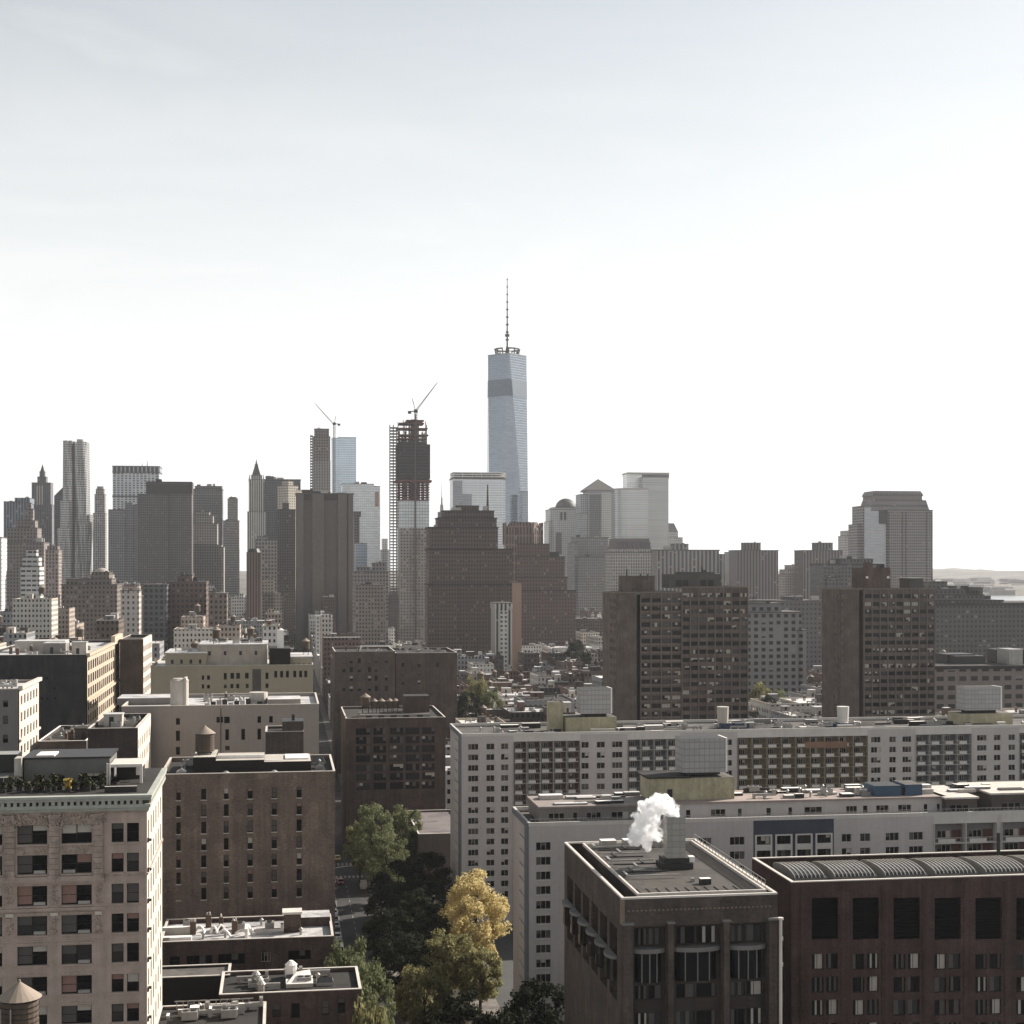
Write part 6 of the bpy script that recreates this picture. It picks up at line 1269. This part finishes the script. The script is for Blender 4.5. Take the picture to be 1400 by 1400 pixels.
for i, (px, y, dx, h) in enumerate(((268, 9, 1.6, 1.3), (288, 6, 1.3, 1.9), (298, 5, 2.2, 1.5), (308, 8, -1.5, 1.7), (322, 6, 2.4, 1.1), (334, 7, 1.2, 1.8))):
    m = MB(); x = X(px, y); P = [Vector((x + dx * t / 5, y - 1.5 * t / 5, zt + h * math.sin(math.pi * (t + .6) / 6.2))) for t in range(6)]
    for t in range(5): m.bar(P[t], P[t + 1], .16)
    m.build('duct_elbow', WHITEP, r)
m = MB(); m.box(X(335, 3), X(339, 3), 2, 6, zt, zt + 2.0, 0); m.box(X(232, 2), X(262, 2), 1.5, 2.6, zt, zt + 1.1, 0); m.build('parapet_return', WHITEP, r)
fit_out(r, 2, xe - 3, 2, 15, zt - .02, 22, rng)
r, st, zt, xe = block('low_dark_building', 'low building with flat tar roof and white skylight shed in the bottom left foreground', 300, 494, 226, 13, 1361, ST2, TAR, [(372, 384, 1372, 1390), (398, 410, 1372, 1392), (440, 450, 1370, 1390), (462, 472, 1368, 1388)], par=.5, cop=COPW)
X = st.x
m = MB(); m.box(X(391, 5), X(428, 5), 4, 8.5, zt, zt + .6, 0, top=1); m.poly([(X(391, 5), 4, zt + .62), (X(428, 5), 4, zt + .62), (X(424, 5), 8, zt + 1.7), (X(405, 5), 8, zt + 1.4)], 1); m.build('skylight_shed', [BULKB[0], WHITEP], r)
m = MB(); m.cyl(X(398, 8), 9.5, zt, zt + 2.2, .9, .9, 10, 0); m.cyl(X(398, 8), 9.5, zt + 2.2, zt + 2.8, 1.0, .3, 10, 0); m.build('cistern', WHITEP, r)
for px, y in ((350, 7), (354, 4), (357, 1.5)): m = MB(); m.cyl(X(px, y), y, zt, zt + 1.5, .5, .5, 8); m.cyl(X(px, y), y, zt + 1.5, zt + 2, .7, .3, 8); m.build('vent_cowl', METAL, r)
fit_out(r, 3, xe - 3, 2, 12, zt - .02, 14, rng)
r, st, zt, xe = block('shed_block', 'black box-like building with pale flat roof edge at lower left beside the ornate building', 205, 314, 236, 7, 1338, plain('black_render', (.018, .017, .016)), GRAVEL, par=.25)
r, st, zt, xe = block('low_courtyard_building', 'lowest foreground building with rows of white rooftop machines, bottom left', 205, 362, 203, 17.5, 1427, ST2, TAR, par=.3)
X = st.x
for i in range(8):
    px = 228 + i * 14 + i * i % 7; m = MB(); x = X(px, 13); m.box(x, x + .4 + (i * 3 % 4) * .45, 12.0 + i % 2, 13.4, zt, zt + .5 + (i * 7 % 5) * .25, 0, top=1); m.build('air_handler', [METAL, WHITEP], r)
for i in range(7):
    px = 242 + i * 15; m = MB(); x = X(px, 16); m.bar((x, 15.5, zt), (x, 15.5, zt + 1.5), .05); m.bar((x + .9, 15.5, zt), (x + .9, 15.5, zt + 1.5), .05); m.bar((x - .3, 15.5, zt + 1.5), (x + 1.5, 15.5, zt + 1.5), .07)
    m.box(x + .1, x + .8, 15.1, 15.9, zt, zt + .5 + (i * 3 % 4) * .22, 1); m.build('roof_machine', [METAL, rng.choice([BULKB[0], DARKM])], r)
fit_out(r, 2, X(352), 10, 17, zt - .02, 14, rng, ('vent', 'duct', 'air_handler', 'skylight'))
# low roof beside the far slab
r, st, zt, xe = block('low_annex', 'low annex with a mauve-grey flat roof between the maroon block and the far white slab', 572, 640, 452, 44, 1142, plain('annex_wall', (.1, .09, .085)), plain('mauve_roofing', (.2, .18, .185), .8, .2, .2, streak=False), par=.5, cop=COPW)
# ================================================================ street
def gquad(m, u0, u1, v0, v1, z, mat=0):
    m.poly([(*uv2w(u0, v0), z), (*uv2w(u1, v0), z), (*uv2w(u1, v1), z), (*uv2w(u0, v1), z)], mat)
def gbox(m, u0, u1, v0, v1, z0, z1, mat=0): m.box(u0, u1, v0, v1, z0, z1, mat, M=Matrix.Rotation(TH, 4, 'Z'))
U0 = 13.0; U1 = 25.5
m = MB(); gbox(m, 9.6, U0, 120, 474, -.05, .13); gbox(m, 9.6, U0, 486, 2000, -.05, .13); tag(m.build('pavement', PAVE), kind='structure')
m = MB(); gbox(m, U1, 29.5, 120, 474, -.05, .13); gbox(m, U1, 29.0, 486, 2000, -.05, .13); tag(m.build('pavement', PAVE), kind='structure')
m = MB(); gbox(m, 29.502, 43.5, 180, 462, -.05, .17); tag(m.build('park_strip', SOIL), kind='structure')
m = MB(); gbox(m, 40.5, 46.5, 200, 420, .171, .2); tag(m.build('path', PAVE), kind='structure')
RD = plain('road_asphalt', (.06, .06, .062), .85, .3, .15, streak=False); PNT = plain('road_paint', (.4, .39, .36), .8, .25, .8, streak=False)
m = MB(); gquad(m, U0, U1, 120, 2000, .008); gquad(m, -400, U0, 474, 486, .006); gquad(m, U1, 600, 474, 486, .006); tag(m.build('road', RD), kind='structure')
m = MB()
for v in (150, 472): 
    for i in range(9): gquad(m, U0 + .8 + i * 1.3, U0 + 1.4 + i * 1.3, v - 4, v - .8, .014)
for i in range(9): gquad(m, U0 + .8 + i * 1.3, U0 + 1.4 + i * 1.3, 488, 491.5, .014)
for i in range(44): gquad(m, 19.1, 19.25, 170 + i * 6.6, 173 + i * 6.6, .014)
gquad(m, 15.3, 15.42, 160, 468, .014); tag(m.build('road_markings', PNT), kind='structure')
# cars
def car_meshes(col, van=False):
    L, W, H = (4.6, 1.85, 1.45) if not van else (5.4, 2.0, 2.3)
    prof = [(-L/2, .35), (-L/2, .75), (-L/2 + .15, .9), (-L/2 + .9, .97), (-L/2 + 1.55, H - .05), (-L/2 + 1.9, H), (L/2 - 1.2, H), (L/2 - .55, .98), (L/2 - .05, .92), (L/2, .7), (L/2, .35)] if not van else [(-L/2, .35), (-L/2, .9), (-L/2 + .5, 1.15), (-L/2 + 1.1, H - .1), (-L/2 + 1.4, H), (L/2 - .1, H), (L/2, H - .2), (L/2, .35)]
    m = MB(); k = len(prof)
    def hw(z): return W / 2 * (1 if z < 1.0 else .86)
    for i in range(k):
        (a, b), (c, d) = prof[i], prof[(i + 1) % k]
        m.poly([(a, -hw(b), b), (a, hw(b), b), (c, hw(d), d), (c, -hw(d), d)])
    for s_ in (-1, 1):
        P = [(a, s_ * hw(b), b) for a, b in prof]; m.poly(P if s_ < 0 else P[::-1])
    body = m.data('body', [plain('car_paint_' + str(col), col, .3, .05, spec=.6)])
    g = MB(); z0, z1 = (1.0, H - .1) if not van else (1.2, H - .35); a, b = (-L/2 + 1.25, L/2 - .85) if not van else (-L/2 + .9, -L/2 + 2.0)
    for s_ in (-1, 1): q = [(a, s_ * (W / 2 * .93 + .012), z0), (b, s_ * (W / 2 * .93 + .012), z0), (b - .45 * (not van), s_ * (W / 2 * .86 + .01), z1), (a + .5, s_ * (W / 2 * .86 + .01), z1)]; g.poly(q if s_ < 0 else q[::-1])
    i0 = 3 if not van else 2
    (xa, za), (xb, zb) = prof[i0], prof[i0 + 1]; e = .015; g.poly([(xa - e, W * .38, za + .04), (xa - e, -W * .38, za + .04), (xb - e, -W * .36, zb), (xb - e, W * .36, zb)])
    if not van: (xa, za), (xb, zb) = prof[7], prof[6]; g.poly([(xa + e, -W * .38, za + .03), (xa + e, W * .38, za + .03), (xb + e, W * .36, zb), (xb + e, -W * .36, zb)])
    glass = g.data('glass', [G_DARK])
    w = MB(); n = 14
    for i in range(n):
        a1, a2 = 2 * math.pi * i / n, 2 * math.pi * (i + 1) / n; p1, p2 = (.33 * math.cos(a1), .33 * math.sin(a1)), (.33 * math.cos(a2), .33 * math.sin(a2))
        w.poly([(p1[0], -.11, p1[1]), (p1[0], .11, p1[1]), (p2[0], .11, p2[1]), (p2[0], -.11, p2[1])]); w.poly([(0, -.11, 0), (p1[0], -.11, p1[1]), (p2[0], -.11, p2[1])], i % 2); w.poly([(0, .11, 0), (p2[0], .11, p2[1]), (p1[0], .11, p1[1])])
    wheel = w.data('wheel', [plain('tyre', (.015, .015, .015)), METAL])
    h = MB(); h.box(-.05, .05, -.2, .2, -.08, .08); lamp = h.data('headlight', [WHITEP]); tl = h.data('tail_light', [plain('tail_red', (.3, .02, .02), .4, .1)])
    return body, glass, wheel, lamp, tl, L, W
CARC = [((.02, .02, .022), 'black'), ((.35, .35, .36), 'silver'), ((.6, .6, .58), 'white'), ((.22, .03, .03), 'red'), ((.05, .06, .09), 'navy'), ((.5, .33, .04), 'yellow')]
CM = [car_meshes(c) for c, _ in CARC] + [car_meshes((.62, .61, .58), True)]
def car(ci, u, v, label, flip=0):
    b, g_, w, hl_, tl, L, W = CM[ci]; r = empty('van' if ci == 6 else 'car', (*uv2w(u, v), .008), TH + math.pi / 2 + (math.pi if flip else 0), label, 'van' if ci == 6 else 'car', 'cars along the street')
    inst(b, 'body', r, (0, 0, 0)); inst(g_, 'windows', r, (0, 0, 0))
    for x in (-L / 2 + .85, L / 2 - .9):
        for y in (-W / 2 + .1, W / 2 - .1): inst(w, 'wheel', r, (x, y, .33))
    for y in (-.6, .6): inst(hl_, 'headlight', r, (-L / 2 - .01, y, .7)); inst(tl, 'tail_light', r, (L / 2 + .01, y, .75))
cars = [(0, 14.2, 446), (1, 14.2, 439), (0, 14.2, 426), (2, 14.2, 419), (4, 14.2, 411), (1, 14.2, 404), (2, 14.2, 392), (0, 14.2, 385), (6, 14.2, 376), (3, 14.2, 365), (1, 14.2, 357), (0, 14.2, 349), (2, 14.2, 341)]
on = ['farthest', 'second farthest', 'third farthest', 'fourth farthest', 'fifth farthest', 'sixth farthest', 'seventh farthest', 'eighth farthest', 'ninth farthest', 'fifth nearest', 'fourth nearest', 'third nearest', 'nearest']
cn = [c for _, c in CARC] + ['white']
for i, (c, u, v) in enumerate(cars): car(c, u, v, f'{cn[c]} {"van" if c == 6 else "car"} parked by the brown block kerb, {on[i]} of that row')
car(3, 17.5, 460, 'red car driving below the crosswalk of the sunlit crossing'); car(5, 18.0, 497, 'yellow cab crossing beyond the sunlit crossing')
car(6, 24.0, 452, 'white van parked on the tree side just before the crossing', 1); car(1, 24.0, 300, 'silver car parked under trees, nearer of the two at the bottom street', 1); car(2, 24.0, 309, 'white car parked under trees, farther of the two at the bottom street', 1); car(0, 17.4, 318, 'black car driving between the low buildings and the yellow-green trees')
# street lamps
lm = MB(); lm.cyl(0, 0, 0, 8.5, .13, .07, 8); lp = lm.data('lamp_post', [METAL]); lm = MB(); lm.bar((0, 0, 8.4), (1.8, 0, 9.0), .05); la = lm.data('lamp_arm', [METAL]); lm = MB(); lm.box(1.5, 2.3, -.14, .14, 8.93, 9.08); lh = lm.data('lamp_head', [METAL])
for i, (u, v, rz, lab) in enumerate(((12.4, 462, 0, 'street lamp on the brown block side just before the crossing'), (12.4, 418, 0, 'street lamp on the brown block side, farther of two mid-block'), (12.4, 372, 0, 'street lamp on the brown block side, nearer of two mid-block'), (26.2, 455, 3.14, 'street lamp on the tree side near the crossing'), (26.2, 310, 3.14, 'street lamp among the trees at the bottom of the street'))):
    r = empty('street_lamp', (*uv2w(u, v), .13), TH + rz, lab, 'street lamp', 'street lamps'); inst(lp, 'post', r, (0, 0, 0)); inst(la, 'arm', r, (0, 0, 0)); inst(lh, 'lamp_head', r, (0, 0, 0))
# ================================================================ trees
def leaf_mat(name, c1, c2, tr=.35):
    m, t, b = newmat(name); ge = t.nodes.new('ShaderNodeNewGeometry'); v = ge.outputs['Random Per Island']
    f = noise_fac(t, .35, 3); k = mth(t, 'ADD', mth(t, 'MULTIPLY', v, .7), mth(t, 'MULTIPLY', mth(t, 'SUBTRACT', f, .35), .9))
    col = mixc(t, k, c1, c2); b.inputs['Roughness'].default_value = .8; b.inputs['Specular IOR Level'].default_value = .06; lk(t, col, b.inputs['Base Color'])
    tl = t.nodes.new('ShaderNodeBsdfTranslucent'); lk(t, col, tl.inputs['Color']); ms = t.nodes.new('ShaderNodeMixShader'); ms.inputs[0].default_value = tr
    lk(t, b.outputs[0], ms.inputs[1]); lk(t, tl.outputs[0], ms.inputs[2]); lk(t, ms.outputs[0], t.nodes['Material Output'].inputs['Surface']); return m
LM = {'gold': leaf_mat('leaves_gold', (.4, .32, .13), (.78, .66, .36), .45), 'olive': leaf_mat('leaves_olive', (.09, .09, .04), (.36, .33, .16), .4), 'green': leaf_mat('leaves_green', (.06, .075, .035), (.26, .27, .14), .35), 'dark': leaf_mat('leaves_dark_shaded', (.012, .016, .009), (.032, .036, .02), .2)}  # dark kind: slab shade on the trees put into the leaf colour
BARK = plain('bark', (.06, .048, .038), .95, .3, 1.5)
def crown_mesh(R_, H_, seed, n=5200, nc=46, full=0):
    """unit tree crown: clumps of leaf-sized faces on a branching cloud, base of trunk at the origin"""
    q = random.Random(seed); cl = []
    for _ in range(nc):
        while True:
            a = Vector((q.uniform(-1, 1), q.uniform(-1, 1), q.uniform(-1, 1)))
            if .25 < a.length < 1: break
        lob = 1 + .28 * noise.noise(a.normalized() * 2.2 + Vector((seed, 0, 0)))
        a = a.normalized() * (a.length ** .45) * lob
        c = Vector((a.x * R_ * .92, a.y * R_ * .92, H_ * .55 + a.z * H_ * .37)); cl.append((c, q.uniform(.17, .3) * R_))
    m = MB()
    for _ in range(n):
        c, s_ = q.choice(cl); d = Vector((q.gauss(0, 1), q.gauss(0, 1), q.gauss(0, .75))).normalized() * s_ * (q.random() ** .4); p = c + d
        nn = (d.normalized() + Vector((q.gauss(0, .6), q.gauss(0, .6), q.gauss(0, .6) + .3))).normalized(); e = nn.orthogonal().normalized(); e = (e * math.cos(q.uniform(0, 3)) + nn.cross(e) * math.sin(q.uniform(0, 3))).normalized(); f_ = nn.cross(e); s2 = q.uniform(.22, .44)
        m.poly([p - e * s2, p - f_ * s2 * .6 + e * s2 * .1, p + e * s2, p + f_ * s2 * .6])
    t_ = MB(); hb_ = H_ * .3
    def limb(a, b, r0, r1):
        d = b - a; qn = d.to_track_quat('Z', 'Y').to_matrix().to_4x4(); M = Matrix.Translation(a) @ qn; s0 = len(t_.v); t_.cyl(0, 0, 0, d.length, r0, r1, 7); t_.v[s0:] = [tuple(M @ Vector(p)) for p in t_.v[s0:]]
    limb(Vector((0, 0, 0)), Vector((.2, .1, hb_)), .38, .27); limb(Vector((.2, .1, hb_)), Vector((0, 0, H_ * .72)), .27, .1)
    for c, s_ in cl[:16]: a = Vector((.1, 0, q.uniform(hb_ * .9, H_ * .55))); mid = a.lerp(c, .5) + Vector((0, 0, -.4)); limb(a, mid, .16, .1); limb(mid, c, .1, .03)
    return m, t_
TREE = {}
def tree(px, yt, D, R_, kind, label, var=0):
    H_ = zat(yt, D); key = (kind, var)
    if key not in TREE:
        c, t_ = crown_mesh(R_, H_, var * 7 + len(kind), 17000 if kind == 'gold' else 9500, 95 if kind == 'gold' else 62); TREE[key] = (c.data('crown', [LM[kind]]), t_.data('trunk', [BARK]), R_, H_)
    cm, tm, r0, h0 = TREE[key]; x, y = px2w(px, D); r = empty('tree', (x, y, .15), (px * 13 % 63) / 10 if r0 != R_ else 0, label, 'tree', 'trees along the street and the park strip')
    r.scale = (R_ / r0, R_ / r0, H_ / h0); inst(cm, 'crown', r, (0, 0, 0)); inst(tm, 'trunk', r, (0, 0, 0))
tree(650, 1186, 352, 7.7, 'gold', 'big sunlit golden yellow tree between the two white slabs')
for i, a in enumerate([(608, 1268, 331, 6.8, 'olive', 'yellow-green tree just below the golden tree, partly sunlit', 0), (656, 1290, 324, 5.4, 'olive', 'yellow-green tree beside the near white slab, right of its twin', 1),
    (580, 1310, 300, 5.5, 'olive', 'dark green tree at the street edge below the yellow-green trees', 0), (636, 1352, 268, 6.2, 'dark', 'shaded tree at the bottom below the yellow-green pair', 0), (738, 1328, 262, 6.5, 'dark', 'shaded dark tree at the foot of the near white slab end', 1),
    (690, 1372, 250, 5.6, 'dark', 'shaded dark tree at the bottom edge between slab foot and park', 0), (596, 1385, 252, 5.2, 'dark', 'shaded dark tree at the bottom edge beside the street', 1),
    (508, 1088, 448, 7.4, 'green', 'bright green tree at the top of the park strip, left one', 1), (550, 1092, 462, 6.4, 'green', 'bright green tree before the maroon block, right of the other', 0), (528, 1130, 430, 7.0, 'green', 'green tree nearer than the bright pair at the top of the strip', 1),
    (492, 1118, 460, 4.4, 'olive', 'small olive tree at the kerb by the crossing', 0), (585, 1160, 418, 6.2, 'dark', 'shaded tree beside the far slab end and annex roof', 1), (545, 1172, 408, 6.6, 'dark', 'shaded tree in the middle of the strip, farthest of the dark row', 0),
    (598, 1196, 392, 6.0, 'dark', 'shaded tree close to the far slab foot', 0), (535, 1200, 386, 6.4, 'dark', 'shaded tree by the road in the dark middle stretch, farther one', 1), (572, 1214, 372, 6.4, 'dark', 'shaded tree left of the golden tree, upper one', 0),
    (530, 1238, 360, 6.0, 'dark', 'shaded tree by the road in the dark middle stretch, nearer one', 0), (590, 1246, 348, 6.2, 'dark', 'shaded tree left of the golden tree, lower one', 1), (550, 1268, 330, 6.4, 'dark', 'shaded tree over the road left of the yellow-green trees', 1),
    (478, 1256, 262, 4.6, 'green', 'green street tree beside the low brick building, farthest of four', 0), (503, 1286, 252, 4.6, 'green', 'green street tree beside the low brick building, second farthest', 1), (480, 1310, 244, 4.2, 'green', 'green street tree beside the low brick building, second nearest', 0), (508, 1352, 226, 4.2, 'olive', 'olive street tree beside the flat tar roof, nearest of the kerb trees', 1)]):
    tree(*a)
for i, a in enumerate([(650, 918, 800, 7, 'olive', 'small yellow-green tree among the low roofs under the brown deco block', 0), (640, 940, 760, 8, 'dark', 'dark tree clump below the yellow-green one among low roofs', 1), (672, 930, 790, 6, 'green', 'green tree right of the yellow-green one among low roofs', 0),
    (790, 872, 1150, 11, 'dark', 'dark tree among far low roofs left of the twin brown towers', 0), (1040, 928, 800, 7, 'olive', 'olive tree among pale roofs between the twin brown towers, left', 1), (1066, 934, 770, 6, 'green', 'green tree among pale roofs between the twin brown towers, right', 1), (1052, 946, 740, 6, 'dark', 'dark tree below the olive one between the twin brown towers', 0)]):
    tree(*a)
# ================================================================ the low-rise fabric between
WALLP = [('red brick', (.15, .09, .072)), ('brown brick', (.13, .1, .082)), ('tan brick', (.33, .27, .22)), ('cream', (.5, .46, .39)), ('grey', (.26, .255, .25)), ('dark brick', (.055, .045, .04)), ('white', (.55, .52, .47)), ('umber', (.085, .065, .054))]
FW = [facade('loft_' + n, c, (.025, .025, .028), 2.5, 3.5, .45, .5, .22, (.3, .28, .25)) for n, c in WALLP]; FP = [plain('party_' + n, c) for n, c in WALLP]
ROOFP = [('tar', TAR), ('gravel', GRAVEL), ('silver', SILVER), ('white', plain('roof_white_coat', (.85, .85, .84), .6, .25, .2, streak=False)), ('grey', plain('roof_grey_membrane', (.2, .2, .195), .8, .25, .2, streak=False))]
rng = random.Random(21); lots = []
def free(u0, u1, v0, v1): return all(u1 < a or u0 > b or v1 < c or v0 > d for a, b, c, d in FOOT)
def ylimit(px, D):
    if D < 620: return 935 if px > 450 else 900
    if px < 150: return 848 if D < 1000 else 812
    if px < 300: return 862 if D < 1000 else 800
    if px < 450: return 858 if D < 1000 else (838 if D < 1400 else 818)
    if px < 545: return 895 if D < 800 else (850 if D < 1300 else 815)
    if px < 705: return 905 if D < 900 else 884
    if px < 830: return 900 if D < 800 else (858 if D < 1250 else 836)
    if px < 1130: return 885 if D < 800 else 872
    return 915 if D < 760 else 905
v = 455.0; row = 0
while v < 2300:
    dep = rng.uniform(24, 34) * (1 if v < 1200 else 1.5)
    if row % 3 == 2: v += 13
    u = -.5 * v - 60 + 0.0
    u = -int((.36 * v - ST * v) / 10) * 10 - .36 * v
    while u < .62 * v + 60:
        w = rng.choice([9, 12, 15, 20, 26]) * (1 if v < 1200 else 1.6)
        a, b = u, u + w; u = b + rng.choice([0, 0, 0, 1.2])
        if a < 29.5 and b > 9.2: u = 29.5; continue
        blk_ = (a + 2000) % 98
        if blk_ < 12: continue
        cx_, cy_ = uv2w((a + b) / 2, v)
        pxc, _ = 0, 0
        pxa = CX + F * uv2w(a, v)[0] / uv2w(a, v)[1]; pxb = CX + F * uv2w(b, v)[0] / uv2w(b, v)[1]
        if pxb < -15 or pxa > 1415: continue
        D = cy_; pm = (pxa + pxb) / 2
        if not free(a + .3, b - .3, v + .3, v + dep - .3): continue
        hi = 62 if pm < 450 and v > 800 else (48 if pm < 560 else 30)
        h = rng.uniform(12, 21) if rng.random() < .62 else rng.uniform(18, hi)
        if pm < 450: h += rng.uniform(2, 14)
        if v > 1500: h *= 1.35
        h = min(h, zat(ylimit(pm, D), D))
        if h < 7: continue
        yt = HY + F * (CZ - h) / (D + dep)
        if pm > 613 and yt > 996 - (pm - 613) * .015: continue
        if pxa > 824 and pxb < 1020 and D > 560: continue
        if pxa > 1132 and pxb < 1275 and D > 590: continue
        if pm < 460 and D < 620 and yt > 985: continue
        if pxa > 585 and pxb < 700 and D > 1290: continue
        lots.append((D, a, b, v, dep, h, pxa, pxb))
    v += dep + .3; row += 1
lots.sort()
near = lots[:290]; far = lots[290:]
zones = [(60, 'at the far left edge'), (150, 'under the rippled steel tower'), (225, 'under the brown-black slab'), (330, 'left of the gothic spire'), (400, 'under the gothic spire'), (485, 'under the windowless tower'), (575, 'under the netted tower'), (700, 'under the brown deco block'), (830, 'left of the twin brown towers'), (1025, 'behind the left twin tower'), (1135, 'between the twin brown towers'), (1280, 'behind the right twin tower'), (9999, 'right of the twin brown towers')]
cells = {}
for i, L in enumerate(near):
    pm = (L[6] + L[7]) / 2; zn = next(z for lim, z in zones if pm < lim); rw = 0 if L[0] < 560 else 1 if L[0] < 700 else 2 if L[0] < 850 else 3 if L[0] < 1000 else 4
    cells.setdefault((zn, rw), []).append((pm, i))
LAB = {}
rn = ['nearest', 'second', 'third', 'fourth', 'farthest']
for (zn, rw), q in cells.items():
    q.sort()
    for k, (_, i) in enumerate(q): LAB[i] = (f'{nm[k] if k < 20 else "last"} from left', f'{rn[rw]} band {zn}')
ntank = 0
for i, (D, a, b, v, dep, h, pxa, pxb) in enumerate(near):
    q = random.Random(i * 31 + 7); wi = q.choice([0, 1, 2, 2, 3, 3, 4, 4, 5, 6, 6, 7]); ri = q.choice([0, 1, 2, 2, 3, 3, 4]); w = b - a
    r = empty('low_building', (*uv2w(a, v), 0), TH, f'{WALLP[wi][0]} building, {ROOFP[ri][0]} roof, {LAB[i][0]}, {LAB[i][1]}', 'building', 'low-rise blocks between the slabs and the towers')
    m = MB(); m.box(0, w, 0, dep, 0, h, 0, top=False, bottom=False); ph = q.uniform(.5, 1.3); t_ = .4
    m.box(0, w, 0, t_, h, h + ph, 0, bottom=False); m.box(0, w, dep - t_, dep, h, h + ph, 1, bottom=False); m.box(0, t_, t_, dep - t_, h, h + ph, 1, bottom=False); m.box(w - t_, w, t_, dep - t_, h, h + ph, 1, bottom=False)
    if q.random() < .5: m.box(-.1, w + .1, -.5, -.003, h + ph - .5, h + ph + .1, 2)
    m.build('wall', [FW[wi], FP[wi], q.choice([STONE, METAL, WHITEP])], r)
    m = MB(); m.poly([(t_, t_, h + .03), (w - t_, t_, h + .03), (w - t_, dep - t_, h + .03), (t_, dep - t_, h + .03)]); m.build('roof', ROOFP[ri][1], r)
    used = []
    if w > 8:
        for _ in range(q.choice([1, 1, 2, 2])):
            bw, bd, bh = q.uniform(2.5, min(7, w * .4)), q.uniform(3, 7), q.uniform(2.4, 4.5); x = q.uniform(.8, w - bw - .8); y = q.uniform(3, dep - bd - 1)
            if any(abs(x - c) < 7 and abs(y - d) < 7 for c, d in used): continue
            used.append((x, y)); bulkhead(r, x, x + bw, y, y + bd, h + .03, bh, q.choice([0, 1, 2, 3]))
        fit_out(r, .5, w - .5, .5, dep - .5, h + .03, q.randint(6, 13) if D < 900 else q.randint(4, 8), q, used=used)
    if w > 11 and ntank < 60 and q.random() < .3:
        x, y, z = wloc(r, w * .7, dep * .3, h + .03 + 1.2); o = water_tank(x, y, z, f'tank on {WALLP[wi][0]} building, {LAB[i][0]}, {LAB[i][1]}', q.uniform(.8, 1.15)); ntank += 1
        m = MB(); m.box(w * .7 - 1.7, w * .7 + 1.7, dep * .3 - 1.7, dep * .3 + 1.7, h + .031, h + 1.22); m.build('tank_platform', q.choice([DARKM, BULKB[0], BULKB[2]]), r)
# beyond the nearest three hundred: one mass
m = MB(); NM = len(FW)
for i, (D, a, b, v, dep, h, pxa, pxb) in enumerate(far):
    q = random.Random(i * 17 + 3); wi = q.choice([0, 1, 2, 2, 3, 3, 4, 4, 5, 6, 6, 7]); ri = NM + q.choice([0, 1, 2, 2, 3, 3, 4]); M = Matrix.Translation((*uv2w(a, v), 0)) @ Matrix.Rotation(TH, 4, 'Z'); w = b - a
    m.box(0, w, 0, dep, 0, h, wi, top=ri, bottom=False, M=M); m.box(-.1, w + .1, -.2, .4, h + .01, h + 1.1, wi, M=M); m.box(0, .4, .41, dep, h + .01, h + 1.1, wi, M=M); m.box(w - .4, w, .41, dep, h + .01, h + 1.1, wi, M=M)
    for _ in range(q.randint(2, 5)):
        bw = q.uniform(1.5, 6); x = q.uniform(.5, max(.6, w - bw - .5)); y = q.uniform(1, dep - 7); bh = q.uniform(1, 5); m.box(x, x + bw, y, y + q.uniform(1.5, 6), h + .02, h + bh, q.choice([wi, 3, 6, 5, 4]), top=NM + q.choice([0, 2, 3, 3, 4]), M=M)
    if q.random() < .15: s0 = len(m.v); m.cyl(w * .5, dep * .6, h + 2, h + 6, 1.9, 1.9, 9, 5); m.cyl(w * .5, dep * .6, h + 6, h + 7.5, 2.1, .2, 9, 5); m.v[s0:] = [tuple(M @ Vector(p)) for p in m.v[s0:]]
tag(m.build('distant_low_buildings', FW + [x for _, x in ROOFP]), 'far low rooftops massed at the feet of the skyline towers', 'buildings', kind='stuff')
for o_ in COL.objects:
    if 'label' in o_ and not o_.parent and len(o_['label'].split()) > 16: print('LONG', o_.name, o_['label'])
print('LOTS', len(lots), len(near), 'objects', len(bpy.data.objects))
